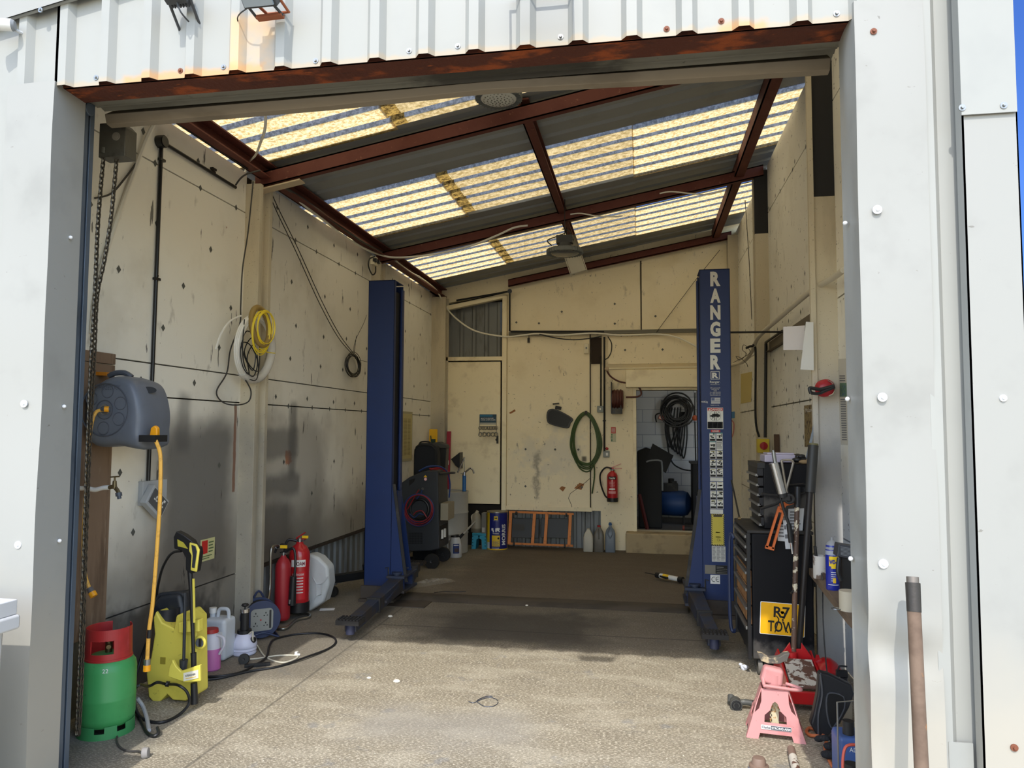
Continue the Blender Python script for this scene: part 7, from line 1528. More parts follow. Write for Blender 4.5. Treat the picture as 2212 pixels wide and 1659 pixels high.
# upper chest
t = thing('top_box', 'black upper tool box with open drawers standing on the rolling chest', 'tool box', (.97, 5.6, .977))
X0, X1, Y0, Y1, Z0, Z1 = .80, 1.13, 5.36, 5.84, .979, 1.425
b = MB(); b.box(X0+.02, X1, Y0, Y1, Z0, Z1); b.obj('carcass', NAVYB, t, bevel=.008)
for i in range(6):
    za = Z1-.03-i*.068; b = MB(); b.box(X0-.02+.004*i, X0+.03, Y0+.02, Y1-.02, za-.055, za); d = b.obj('drawer', K('dark drawer front', (20, 21, 26), .5), t, bevel=.002)
    b = MB(); b.box(X0-.032+.004*i, X0-.012+.004*i, Y0+.02, Y1-.02, za-.058, za-.042); b.obj('drawer_pull', TRIM, d)
b = MB(); b.box(X0-.02, X0+.03, Y0, Y1, Z1-.03, Z1+.005); b.obj('lid_rail', BLACK, t)
b = MB(); c1, c2 = ony(1700, 1048, Y0-.02), ony(1735, 1046, Y0-.02)
b.tube(spline([c1+YA*.02, c1, c1-ZA*.0, c2, c2+YA*.02]), .008, 6); b.tube(spline([c1-ZA*.02, c1-ZA*.06+XA*.02, c2-ZA*.06, c2-ZA*.02]), .008, 6); b.obj('side_handle', BLACK, t)
zt_ = Z1+.006
t = thing('parts_case', 'clear lilac plastic parts case lying on top of the upper tool box', 'case', (.95, 5.5, zt_)); b = MB(); a_, e_ = ony(1650, 990, 5.45), ony(1718, 990, 5.45); b.box(a_.x, e_.x, 5.42, 5.62, zt_, zt_+.055); b.obj('base', K('lilac clear plastic', (176, 168, 186), .3), t, bevel=.01); b = MB(); b.box(a_.x+.02, e_.x-.01, 5.43, 5.61, zt_+.055, zt_+.068); b.obj('lid', K('lilac clear plastic', (176, 168, 186), .3), t, bevel=.004)
t = thing('oily_glove', 'black crumpled glove beside the lilac case on the upper tool box', 'glove', ony(1728, 990, 5.45)); b = MB(); q = ony(1727, 990, 5.42); q.z = zt_+.02
for k in range(7): b.sphere(q+Vector((random.uniform(-.03, .03), random.uniform(-.03, .03), random.uniform(0, .03))), random.uniform(.014, .024), 8, (1.3, 1, .8))
b.obj('glove', BLACK, t)
t = thing('cardboard_offcut', 'crumpled tan rag on the upper tool box corner', 'rag', ony(1735, 995, 5.4)); b = MB(); q = ony(1737, 992, 5.38); q.z = zt_+.01; b.sphere(q, .03, 8, (1.2, .8, .5)); b.sphere(q+Vector((.03, 0, .005)), .02, 8); b.obj('rag', K('tan rag', (150, 126, 92), .9), t)
# papers on the chest side
def sheet(name, lab, pts, y, m_=None, prints=0, cat='paper', grp=None):
    P = [ony(u, v, y) for u, v in pts]; t = thing(name, lab, cat, P[0], grp)
    b = MB(); b.add(P+[p+YA*.002 for p in P], [(3, 2, 1, 0), (4, 5, 6, 7), (0, 1, 5, 4), (1, 2, 6, 5), (2, 3, 7, 6), (3, 0, 4, 7)]); s_ = b.obj('sheet', m_ or K('grubby paper', (200, 202, 204), .7), t)
    if prints:
        b = MB()
        for k in range(prints):
            a1 = .1+.8*k/prints; q1 = P[0].lerp(P[3], a1); q2 = P[1].lerp(P[2], a1); b.bar(q1.lerp(q2, .12)-YA*.002, q1.lerp(q2, random.uniform(.5, .85))-YA*.002, (P[3]-P[0]).length/prints*.35, .001, YA)
        b.obj('sheet_print', K('print grey', (110, 110, 112), .7), t)
    return t
sheet('safety_sheet', 'printed safety sheet on the tool chest behind the jack handle', [(1703, 1099), (1737, 1098), (1732, 1172), (1700, 1170)], 5.345, prints=9)
sheet('picture_sheet', 'small white sheet with black drawings beside the orange gun frame', [(1680, 1133), (1700, 1133), (1700, 1170), (1680, 1168)], 5.29, prints=4)
sheet('long_label', 'long narrow white label sheet hanging slanted behind the grease gun', [(1690, 1112), (1700, 1112), (1708, 1186), (1697, 1186)], 5.27, prints=3)
# grease gun, orange skeleton gun, loop handle: hung on the chest side
def on(u, v, y=5.165): return ony(u, v, y)
t = thing('grease_gun', 'chrome grease gun with black lever hanging on the tool box side', 'grease gun', on(1680, 1020))
b = MB(); b.tube([on(1671, 1000), on(1689, 1066)], .030, 18); b.obj('barrel', CHROME, t); b = MB(); b.tube([on(1689, 1066), on(1691, 1074)], .032, 18); b.obj('end_cap', BLACK, t)
b = MB(); b.tube([on(1670, 972), on(1675, 1002)], [.008, .014], 10); b.tube([on(1671, 978), on(1675, 1004)], .013, 10); b.obj('outlet_tube', STEEL, t)
b = MB(); b.tube(spline([on(1645, 1066), on(1660, 1069), on(1690, 1071), on(1712, 1072)]), .009, 6); b.tube(spline([on(1643, 1099), on(1660, 1094), on(1678, 1088), on(1690, 1078)]), .010, 6); b.obj('lever', BLACK, t)
b = MB(); q = on(1705, 1078); b.ring(q, .026, .010, (0, 1, 0), 20, 8); b.cbox(on(1697, 1076), (.05, .03, .03)); b.obj('pump_head', DIRTYBLACK, t)
b = MB(); b.tube(spline([on(1686, 1075), on(1693, 1100), on(1700, 1120), on(1705, 1135)]), .010, 8); b.tube([on(1704, 1132), on(1709, 1172)], .017, 10); b.obj('grease_hose', BLACK, t)
b = MB(); b.tube([on(1709, 1172), on(1712, 1196)], .008, 8); b.obj('nozzle', CHROME, t)
t = thing('sealant_gun', 'orange skeleton sealant gun hanging on the black tool chest side', 'sealant gun', on(1680, 1130, 5.24))
OR2 = K('burnt orange enamel', (206, 104, 48), .5)
b = MB(); yo = 5.25
b.bar(on(1683, 1094, yo), on(1656, 1182, yo), .014, .02, YA); b.bar(on(1694, 1098, yo), on(1669, 1185, yo), .014, .02, YA); b.bar(on(1653, 1181, yo), on(1672, 1186, yo), .02, .02, YA); b.bar(on(1680, 1102, yo), on(1693, 1105, yo), .02, .018, YA); b.obj('frame', OR2, t)
b = MB(); P = [on(u, v, yo) for u, v in ((1684, 1084), (1700, 1085), (1716, 1088), (1705, 1091), (1698, 1093), (1694, 1100), (1684, 1098))]; b.prism([(p.x, p.z) for p in P], (0, yo-.01, 0), XA, ZA, YA*.02); b.obj('handle', OR2, t, bevel=.003)
t = thing('wire_hanger', 'triangular pale wire loop standing behind the grease gun', 'handle', on(1700, 1030, 5.3)); b = MB(); b.tube(spline([on(1700, 1065, 5.32), on(1689, 1000, 5.32), on(1690, 995, 5.32), on(1694, 994, 5.32), on(1708, 994, 5.32), on(1713, 998, 5.32), on(1712, 1006, 5.32), on(1697, 1064, 5.32)], 6), .008, 6); b.obj('loop', K('pale wire', (160, 152, 138), .4, .5), t)
# ---- trolley jack with its tall mottled handle
RJ = K('bright jack red', (196, 26, 32), .35, coat=.4, layers=[('n', lin((150, 24, 28)), 4, .5, .7, .5)])
PEEL = mat('peeled white paint', lin((206, 200, 186)), .6, layers=[('n', lin((96, 60, 44)), 14, .48, .54, .95)])
jy = 5.02
t = thing('trolley_jack', 'red trolley jack with a tall chipped brown handle leaning by the tool chest', 'trolley jack', (.93, 4.9, 0))
hb = ony(1713, 1440, jy); ht = ony(1723, 1052, 5.255)
HND = mat('chipped brown handle', lin((82, 62, 50)), .6, layers=[('n', lin((214, 204, 178)), 26, .54, .58, .9)])
b = MB(); b.tube([hb-ZA*.05, hb.lerp(ht, .40)], .0165, 12); b.obj('handle_lower', K('rusty brown handle', (102, 76, 60), .6, layers=[('n', lin((190, 176, 150)), 30, .6, .64, .8)]), t)
b = MB(); b.tube([hb.lerp(ht, .40), hb.lerp(ht, .88)], .0165, 12); b.obj('handle_upper', HND, t)
b = MB(); b.tube([hb.lerp(ht, .88), ht], .0195, 14); b.obj('handle_grip', BLACK, t)
q = hb.lerp(ht, .415); b = MB(); b.cyl(q, q+Vector((-.03, -.02, -.02)), .008); b.obj('clamp_screw', DIRTYBLACK, t)
b = MB(); b.tube([hb+ZA*(-.06), hb+ZA*.09], .027, 16); b.obj('handle_socket', RJ, t)
xl, xr2 = .845, 1.045
for xx in (xl, xr2):
    b = MB(); b.prism([(4.70, .045), (4.70, .11), (4.80, .16), (4.98, .21), (5.10, .25), (5.22, .17), (5.26, .06), (5.1, .04)], (xx, 0, 0), YA, ZA, XA*.012); b.obj('side_plate', RJ, t, bevel=.004)
b = MB(); b.prism([(-.10, .12), (-.10, .20), (-.035, .29), (-.03, .25), (.03, .25), (.035, .29), (.10, .20), (.10, .12)], ((xl+xr2)/2+.006, jy+.02, .02), XA, ZA, YA*.012); b.obj('wing_bracket', RJ, t, bevel=.004)
b = MB(); b.add([(xl+.02, 4.74, .135), (xr2-.01, 4.74, .135), (xr2-.01, 4.99, .225), (xl+.02, 4.99, .225), (xl+.02, 4.74, .12), (xr2-.01, 4.74, .12), (xr2-.01, 4.99, .21), (xl+.02, 4.99, .21)], [(0, 1, 2, 3), (7, 6, 5, 4), (0, 4, 5, 1), (1, 5, 6, 2), (2, 6, 7, 3), (3, 7, 4, 0)]); b.obj('top_plate', PEEL, t, bevel=.004, label='white painted top plate, peeling')
b = MB(); b.box(xl, xr2+.01, 4.68, 4.71, .05, .12); b.obj('front_cross', RJ, t, bevel=.004); b = MB(); b.cyl((xl-.02, 4.76, .045), (xr2+.03, 4.76, .045), .012); b.obj('axle', DIRTYBLACK, t)
for xx in (xl-.02, xr2+.03): b = MB(); b.cyl((xx-.014, 4.76, .036), (xx+.014, 4.76, .036), .036, n=20); b.obj('wheel', RJ if xx < 1 else DIRTYBLACK, t)
for xx in (xl+.02, xr2-.02): b = MB(); b.cyl((xx-.012, 5.2, .03), (xx+.012, 5.2, .03), .03, n=20); b.obj('castor', DIRTYBLACK, t)
b = MB(); q = ony(1755, 1440, 5.0); b.cyl((xr2+.01, 5.05, .18), (xr2+.06, 5.05, .18), .035, n=20); b.obj('pump_cylinder', RJ, t)
# ---- axle stand, faded pink
PINK = mat('faded pink red paint', lin((206, 142, 140)), .6, layers=[('n', lin((180, 108, 104)), 6, .5, .7, .5), ('n', lin((96, 60, 54)), 60, .68, .73, .7)])
bl, br_ = onz(1613, 1593), onz(1741, 1608); c = (bl+br_)/2; wx = (br_-bl).normalized(); Wd = (br_-bl).length; wy = Vector((-wx.y, wx.x, 0)); Dp = Wd*.72; H = .30
t = thing('axle_stand', 'faded pink axle stand with Clarke Strong-Arm sticker standing in the sun', 'axle stand', c+wy*Dp/2)
def facep(o, ax, W, top, H, inn):
    """tapered face with an arched window and feet; o = middle of its foot, ax across, inn = lean direction"""
    n_ = 14
    outp = [(-W/2, 0), (-W/2, .02), (-W*.36, .07), (-top/2, H), (top/2, H), (W*.36, .07), (W/2, .02), (W/2, 0), (W*.30, 0), (W*.26, .028), (-W*.26, .028), (-W*.30, 0)]
    win = [(-W*.17, .085), (-W*.175, .10), (-W*.075, H*.72), (-W*.04, H*.77), (0, H*.79), (W*.04, H*.77), (W*.075, H*.72), (W*.175, .10), (W*.17, .085)]
    P = lambda a, z: o+ax*a+inn*(z/H)+ZA*z
    vs = [P(*q) for q in [(-W/2, 0), (-W/2, .02), (-W*.36, .08), (-top*.5, H)]]  # left column of points
    L = [(-W/2, 0), (-W*.47, .03), (-W*.41, .085), (-W*.385, .12), (-W*.275, H*.6), (-W*.235, H*.75), (-top/2, H)]
    Rr = [(-a, z) for a, z in L]
    iL = [(-W*.30, 0), (-W*.27, .03), (-W*.19, .085), (-W*.185, .12), (-W*.09, H*.58), (-W*.045, H*.72), (0, H*.76)]
    iR = [(-a, z) for a, z in iL]
    vs = [P(*q) for q in L+iL+iR+Rr]; k = len(L); fs = []
    for i in range(k-1): fs.append((i, k+i, k+i+1, i+1)); fs.append((2*k+i, 3*k+i, 3*k+i+1, 2*k+i+1))
    fs.append((k-1, 2*k-1, 4*k-1)); fs.append((k+1, k+2, 2*k+2, 2*k+1))
    # strip under the window is one quad between the feet
    return vs, fs
fw = Dp/2*.5
for nm, o_, ax, W, inn in (('front_face', c, wx, Wd, wy*fw), ('back_face', c+wy*Dp, -wx, Wd, -wy*fw), ('left_face', bl+wy*Dp/2, -wy, Dp, wx*(Wd/2*.54)), ('right_face', br_+wy*Dp/2, wy, Dp, -wx*(Wd/2*.54))):
    vs, fs = facep(o_, ax, W, .46*W if nm[0] in 'fb' else .5*W, H-.05, inn); b = MB(); b.add(vs, fs); b.obj(nm, PINK, t, solid=.005, flat=True)
tp = c+wy*Dp/2+ZA*(H-.05)
b = MB(); b.cyl(tp-ZA*.02, tp+ZA*.07, .044, .042, n=24); b.obj('collar_tube', PINK, t)
b = MB(); b.cbox(tp+Vector((-.01, 0, .06)), (.12, .08, .095), (0, .2, -.05), taper=.88); b.obj('ratchet_housing', PINK, t, bevel=.02, seg=3)
b = MB(); q = tp+Vector((-.06, -.055, .02)); b.tube(spline([q+Vector((0, .04, .04)), q, q+Vector((.02, -.01, .0)), q+Vector((.17, -.01, -.012)), q+Vector((.185, .02, -.01)), q+Vector((.12, .05, -.0))]), .009, 8); b.obj('release_lever', PINK, t)
b = MB(); b.cbox(tp+Vector((.0, 0, -.08)), (.04, .022, .27), (0, 0, 0))
for k in range(8): b.cbox(tp+Vector((-.021, 0, -.18+.028*k)), (.010, .022, .012))
b.obj('ratchet_bar', mat('cream flaking steel', lin((226, 214, 178)), .6, layers=[('n', lin((190, 130, 50)), 40, .55, .62, .8)]), t, label='cream toothed ratchet bar')
b = MB(); sp_ = [(-.085, .055), (-.07, .015), (-.03, .0), (.03, .0), (.075, .02), (.09, .06), (.06, .055), (.03, .035), (-.02, .03), (-.055, .05)]; b.prism(sp_, tp+Vector((-.0, .0, .12)), Vector((.98, .1, 0)), ZA, YA*.05); b.obj('saddle', mat('rusty saddle steel', lin((92, 88, 82)), .7, layers=[('n', lin((206, 186, 150)), 12, .5, .6, .8)]), t, bevel=.004)
# sticker on the front face
inn = wy*fw; ff = lambda a, z: c+wx*a+inn*(z/(H-.05))+ZA*z-wy*.006
q0 = ff(-.075, .052); exs = wx; ezs = (ff(0, .09)-ff(0, .05)).normalized()
b = MB(); b.prism(rrect(.155, .022, .004), q0, exs, ezs, -wy*.0008); lb = b.obj('sticker', K('sticker silver', (214, 210, 206), .5), t)
b = MB(); b.prism(rrect(.102, .019, .003), q0+exs*.051+ezs*.0015-wy*.001, exs, ezs, -wy*.0006); b.obj('sticker_field', K('sticker charcoal', (58, 60, 70), .5), lb)
text('lettering', 'Clarke', q0+exs*.004+ezs*.005-wy*.0015, exs, ezs, .044, .012, K('sticker ink', (70, 72, 84), .5), lb, .02); text('lettering', 'STRONG-ARM', q0+exs*.054+ezs*.005-wy*.002, exs, ezs, .095, .012, WHITE, lb, .02)
# suspension arm
t = thing('suspension_arm', 'greasy grey suspension arm with a round bush lying left of the axle stand', 'car part', onz(1600, 1525))
SA = K('greasy cast grey', (74, 74, 70), .55, layers=[('n', lin((120, 118, 108)), 30, .55, .68, .6)])
q = onz(1591, 1524, .03); q.y += .03; b = MB(); b.cyl(q-YA*.03, q+YA*.03, .034, n=24); b.obj('bush_ring', SA, t); b = MB(); b.cyl(q-YA*.036, q+YA*.036, .014, n=16); b.ring(q-YA*.031, .024, .005, (0, 1, 0), 20, 6); b.obj('bush', RUBBER, t)
b = MB(); b.tube(spline([q, q+Vector((.05, .0, .012)), q+Vector((.11, .0, .008)), q+Vector((.17, -.0, .01)), q+Vector((.24, .03, .0))]), [.024]+[.018]*30+[.022]*2, 10); b.v = b.v; b.obj('arm', SA, t)
b = MB(); b.cyl(q+Vector((-.025, .03, -.01)), q+Vector((-.02, .07, .02)), .02); b.obj('stub', SA, t)
# crumpled paper by the chest
t = thing('paper_ball', 'crumpled blue-white paper tissue on the floor in front of the tool chest', 'tissue', onz(1603, 1440)); q = onz(1603, 1440, .02); b = MB()
for k in range(9): b.sphere(q+Vector((random.uniform(-.025, .025), random.uniform(-.02, .02), random.uniform(-.015, .02))), random.uniform(.012, .022), 6, (1, 1, .8))
b.obj('tissue', K('tissue white', (214, 216, 224), .8), t, flat=True)
# tow socket and tube at the bottom edge
RB = K('rust brown steel', (128, 106, 92), .6, layers=[('n', lin((92, 74, 64)), 10, .5, .7, .6)])
t = thing('tow_coupling', 'stubby rusty steel plug with a blue painted ring at the bottom edge of the picture', 'metal plug', onz(1640, 1668)); q = onz(1640, 1690, 0); b = MB(); q.x = onz(1640, 1690).x
b.lathe([(.058, 0), (.06, .02), (.056, .05), (.046, .068)], q, n=24); b.obj('base_ring', K('dull blue ring', (96, 112, 136), .5, layers=[('n', lin((130, 112, 98)), 10, .5, .6, .9)]), t)
b = MB(); b.lathe([(.046, .066), (.045, .08), (.034, .084), (.030, .108), (.026, .114), (0, .116)], q, n=24); b.obj('stem', RB, t)
t = thing('steel_tube', 'flaking cream and brown steel tube end pointing in from the bottom edge', 'tube', onz(1712, 1630)); a_ = onz(1709, 1618, .022); e_ = onz(1750, 1800, .022)
b = MB(); b.tube([a_, a_.lerp(e_, .12)], .020, 16); b.obj('bare_end', RB, t); b = MB(); b.tube([a_.lerp(e_, .12), e_], .021, 16); b.obj('painted_length', PEEL, t)
# ---- things along the jamb
t = thing('bumper_trim', 'black plastic car bumper trim with an oval opening propped beside the jack', 'car part', onz(1760, 1590))
yb_ = 4.32; b = MB(); P = [ony(u, v, yb_) for u, v in ((1770, 1452), (1790, 1456), (1840, 1480), (1846, 1500), (1835, 1530), (1815, 1565), (1790, 1592), (1765, 1590), (1751, 1565), (1757, 1545), (1766, 1500))]
b.prism([(p.x, max(p.z, .003)) for p in P], (0, yb_, 0), XA, ZA, YA*.06); b.obj('panel', K('satin black trim', (38, 39, 42), .35), t, bevel=.012, seg=3)
b = MB(); sm = spline([ony(u, v, yb_-.004) for u, v in ((1788, 1500), (1800, 1497), (1822, 1505), (1824, 1530), (1808, 1560), (1796, 1572), (1788, 1550), (1785, 1520))], 4, True); b.prism([(p.x, p.z) for p in sm], (0, yb_-.006, 0), XA, ZA, YA*.008); b.obj('oval_recess', K('recess black', (14, 14, 16), .5), t)
b = MB(); b.tube(spline([ony(1772, 1456, yb_-.004), ony(1776, 1500, yb_-.004), ony(1768, 1545, yb_-.004), ony(1768, 1588, yb_-.004)]), .006, 6); b.tube(sm[::2], .005, 6, closed=True); b.obj('moulded_edge', K('grey highlight trim', (70, 72, 76), .3), t)
t = thing('funnel', 'red and white plastic funnel jug on the floor behind the black trim', 'funnel', onz(1785, 1470)); q = Vector((ony(1786, 1450, 5.0).x, 5.0, 0))
b = MB(); b.lathe([(.05, .05), (.075, .12), (.085, .16)], q, n=26); b.lathe([(.07, 0), (.05, .05)], q, n=26); b.obj('body', WT, t); b = MB(); b.lathe([(.087, .155), (.088, .17), (.06, .21), (.025, .235), (0, .235)], q, n=26); b.prism([(-.085, .16), (-.06, .25), (-.045, .25), (-.02, .17)], q, XA, ZA, YA*.012); b.obj('lid', RED, t, label='red lid')
t = thing('spray_bottle', 'grubby cream bottle with a black trigger top beside the red funnel', 'bottle', onz(1818, 1470)); q = Vector((ony(1822, 1450, 4.62).x, 4.62, 0)); b = MB(); b.lathe([(.04, 0), (.042, .02), (.04, .17), (.02, .2)], q, n=20); b.obj('body', K('cream card', (190, 180, 158), .6), t); b = MB(); b.cyl(q+ZA*.2, q+ZA*.24, .02); b.cbox(q+Vector((-.01, 0, .26)), (.06, .025, .035)); b.tube(spline([q+Vector((-.03, 0, .27)), q+Vector((-.02, 0, .3)), q+Vector((.02, 0, .3))]), .005, 6); b.obj('trigger', BLACK, t)
t = thing('blue_container', 'blue oil container with a carrying wire standing low behind the right jamb', 'container', onz(1820, 1640)); q = Vector((ony(1828, 1600, 3.72).x, 3.72, 0)); b = MB(); b.box(q.x-.045, q.x+.10, q.y-.05, q.y+.1, 0, .26); b.obj('body', K('dusty blue plastic', (70, 96, 150), .45), t, bevel=.02); b = MB(); b.cyl((q.x+.01, q.y, .26), (q.x+.01, q.y, .32), .025); b.obj('cap', DIRTYBLACK, t)
b = MB(); b.tube([(q.x-.05, q.y-.06, .10), (q.x-.05, q.y-.06, .42), (q.x+.02, q.y-.06, .43)], .004, 6); b.obj('wire_bail', STEEL, t)
text('lettering', 'ADV', (q.x+.0, q.y-.052, .20), XA, ZA, .05, .02, WHITE, t)
t = thing('red_bottle', 'round red metal bottle with an orange strap low behind the right jamb', 'bottle', onz(1825, 1700)); q = Vector((ony(1838, 1640, 3.45).x, 3.45, 0)); b = MB(); b.lathe([(.06, 0), (.075, .02), (.078, .12), (.06, .17), (.03, .20), (.025, .22)], q, n=28); b.obj('body', K('glossy dark red', (156, 22, 28), .25, coat=.5), t); b = MB(); b.tube(spline([q+Vector((-.03, -.05, .18)), q+Vector((-.045, -.05, .24)), q+Vector((-.03, -.04, .32)), q+Vector((.02, -.03, .33))]), .006, 6); b.obj('strap', K('coral strap', (206, 90, 70), .5), t); b = MB(); b.cyl(q+ZA*.2, q+ZA*.24, .028); b.obj('cap', DIRTYBLACK, t)
t = thing('black_gloves', 'heap of crumpled black gloves on the floor below the black trim', 'gloves', onz(1795, 1610)); q = onz(1797, 1612, .03); b = MB()
for k in range(16): b.sphere(q+Vector((random.uniform(-.06, .08), random.uniform(-.12, .06), random.uniform(-.02, .05))), random.uniform(.018, .032), 7, (1.3, 1, .7))
b.obj('gloves', K('crumpled black cloth', (30, 31, 34), .9, bump=(50, 1, .01)), t, flat=True)
cable('orange_cable', 'orange cable curling on the floor around the black trim', [onz(1800, 1659, .01), onz(1790, 1640, .01), onz(1782, 1615, .01), onz(1785, 1600, .02), onz(1768, 1590, .02), onz(1750, 1588, .012), onz(1742, 1580, .012), onz(1748, 1573, .012), onz(1762, 1577, .012), onz(1780, 1590, .02)], .009, K('orange cable', (200, 112, 66), .5), 'cable')
# ---- shelf and what stands on it
SHW = mat('grimy brown shelf wood', lin((112, 94, 76)), .85, layers=[('n', lin((66, 52, 40)), 9, .45, .7, .7, (1, .2, 1))])
zt2, zb2 = .735, .69
t = thing('wall_shelf', 'grimy brown wooden shelf on the right wall beside the jamb', 'shelf', (1.24, 4.6, zb2)); b = MB(); b.prism([(1.10, 5.42), (1.36, 5.46), (1.37, 3.35), (.985, 3.35), (1.0, 4.0)], (0, 0, zb2), XA, YA, ZA*(zt2-zb2)); b.obj('board', SHW, t, bevel=.004)
b = MB(); b.bar((1.36, 5.3, .45), (1.14, 5.3, zb2-.01), .02, .03); b.bar((1.37, 4.0, .42), (1.1, 4.0, zb2-.01), .02, .03); b.obj('bracket', DIRTYBLACK, t)
q = Vector((ony(1771, 1240, 4.95).x, 4.95, zt2)); r = 13.5*mpp(q)
t = thing('painted_mug', 'dirty white and brown paint pot with a black brush handle on the shelf', 'pot', q); b = MB(); b.lathe([(r*.95, 0), (r, .005), (r, .14), (r*.93, .14), (r*.93, .03), (0, .03)], q, n=26); b.obj('pot', mat('paint splashed enamel', lin((200, 196, 190)), .5, layers=[('n', lin((84, 60, 44)), 8, .5, .56, .9)]), t)
b = MB(); b.tube([q+Vector((-.01, 0, .03)), q+Vector((-.03, -.02, .20))], .009, 6); b.obj('brush_handle', BLACK, t); b = MB(); b.tube(spline([q+Vector((.0, -r-.005, .04)), q+Vector((.0, -r-.03, -.02)), Vector((q.x-.03, q.y-.20, .50)), Vector((q.x-.02, q.y-.24, .2)), Vector((q.x+.02, q.y-.25, .02))]), .004, 5); b.obj('trailing_wire', DIRTYBLACK, t)
q = Vector((ony(1799, 1250, 4.62).x, 4.62, zt2)); r = 14*mpp(q); h = .255
t = thing('lubricant_can', 'blue and yellow WD-40 spray can standing on the shelf', 'spray can', q)
b = MB(); b.lathe([(r*.97, 0), (r, .006), (r, h-.02), (r*.9, h)], q, n=32); b.obj('can', K('spray can blue', (28, 44, 150), .3, coat=.3), t)
b = MB(); b.lathe([(r*.98, h-.028), (r*1.02, h-.02), (r*.8, h+.012), (r*.3, h+.028)], q, n=28); b.cyl(q+ZA*(h+.025), q+ZA*(h+.045), .008); b.obj('cap', K('spray grey', (150, 152, 156), .4), t)
am = math.degrees(math.atan2(-q.y, -q.x)) % 360; cyl_label('grey_band', q, r+.0006, am-75, am+75, h-.055, h-.03, K('band grey', (160, 166, 180), .4), t, 14)
cyl_label('yellow_shield', q, r+.0008, am-28, am+58, h-.118, h-.062, K('shield yellow', (244, 206, 30), .4), t); cyl_label('yellow_point', q, r+.0008, am-10, am+40, h-.130, h-.118, K('shield yellow', (244, 206, 30), .4), t, 6)
cyl_text('WD-40', q, r+.001, am-26, am+56, h-.105, .026, K('print royal', (26, 40, 140), .5), t, .05)
for k in range(5): cyl_label('text_line', q, r+.001, am-12, am+30-3*k, h-.15-.012*k, h-.154-.012*k, WHITE, t, 5)
cyl_label('red_line', q, r+.001, am-40, am+50, .03, .034, WHITE, t, 8); cyl_label('round_mark', q, r+.001, am+2, am+26, .042, .072, YEL, t, 5)
q = Vector((ony(1828, 1190, 4.35).x, 4.35, zt2)); t = thing('battery_charger', 'black slotted charger box with a hanging lead, half hidden by the right jamb', 'charger', q)
zc_ = ony(1828, 1190, 4.35).z; b = MB(); b.cbox((q.x, q.y, zc_), (.11, .09, .07), (0, .15, 0)); b.obj('case', K('charcoal case', (58, 60, 66), .5), t, bevel=.006)
b = MB()
for k in range(7): b.cbox((q.x+.0, q.y-.046, zc_-.02+.007*k), (.08, .004, .003), (0, .15, 0))
b.obj('case_slot', GREYP, t); b = MB(); b.box(q.x-.03, q.x+.05, q.y-.03, q.y+.03, zt2, zc_-.035); b.obj('stand', BLACK, t)
b = MB(); b.tube(spline([(q.x-.05, q.y-.05, zc_-.03), (q.x-.06, q.y-.06, zc_-.10), (q.x-.045, q.y-.06, zc_-.15)]), .011, 8); b.obj('lead', BLACK, t)
q = Vector((ony(1832, 1262, 4.1).x, 4.1, zt2)); t = thing('tape_roll', 'roll with a pale wire ring at the shelf edge by the jamb', 'roll', q); b = MB(); b.cyl(q, q+ZA*.10, .045, n=24); b.obj('roll', K('cream card', (190, 180, 158), .6), t); b = MB(); b.ring(q+Vector((-.06, -.0, .006)), .022, .003, (0, 0, 1), 20, 6); b.obj('wire_ring', STEEL, t)
# ---- tall bars leaning
def bars(name, lab, top, bot, yt_, yb2, rt, rb_, frac, mt):
    p_ = ony(*top, yt_); q_ = ony(*bot, yb2); q_.z = max(q_.z, .0)
    t = thing(name, lab, 'bar', q_); b = MB(); b.tube([q_, q_.lerp(p_, 1-frac)], rb_, 12); b.obj('shaft', mt, t); b = MB(); b.tube([q_.lerp(p_, 1-frac), p_], [rt*.95, rt], 14); b.obj('sleeve', K('worn black sleeve', (48, 48, 47), .5), t); b = MB(); b.cyl(p_, p_+(p_-q_).normalized()*.012, rt*.9); b.obj('end_cap', K('yellowed cap', (110, 106, 70), .6), t)
bars('jack_handle', 'long dark steel bar with thick black sleeve leaning behind the chipped jack handle', (1757, 962), (1723, 1440), 5.28, 5.12, .034, .020, .22, K('dark bar steel', (50, 46, 44), .5, .4))
bars('pry_bar', 'shorter dark bar leaning low beside the shelf end', (1757, 1200), (1746, 1440), 5.48, 5.46, .024, .014, .28, K('dark bar steel', (50, 46, 44), .5, .4))
t = thing('steel_rule', 'blue-grey steel strip leaning above the tool boxes against the column', 'strip', ony(1745, 980, 5.5)); b = MB(); P = [ony(u, v, 5.5) for u, v in ((1757, 918), (1757, 940), (1746, 998), (1738, 998))]; P[2].z = P[3].z = zt_; b.add(P+[p+YA*.004 for p in P], [(3, 2, 1, 0), (4, 5, 6, 7), (0, 1, 5, 4), (1, 2, 6, 5), (2, 3, 7, 6), (3, 0, 4, 7)]); b.obj('strip', K('blue grey steel', (130, 140, 152), .4, .4), t)
t = thing('wooden_batten', 'dark rough batten standing behind the upper tool box', 'batten', (ony(1619, 1000, 8.0).x, 8.0, fz(8))); b = MB(); b.bar((XR-.03, 7.9, fz(8)), (XR-.03, 7.95, ony(1620, 938, 8.0).z), .05, .03); b.obj('batten', K('dark rough wood', (86, 66, 50), .9), t)
t = thing('prop_rod', 'thin black rod slanting from the right lift post to the tool chest', 'rod', ony(1590, 1090, 6.5)); b = MB(); p_ = ony(1580, 1038, 6.6); q_ = ony(1597, 1100, 6.0); q_.z = z1+.025; b.tube([p_, q_], .007, 8); b.obj('rod', BLACK, t)
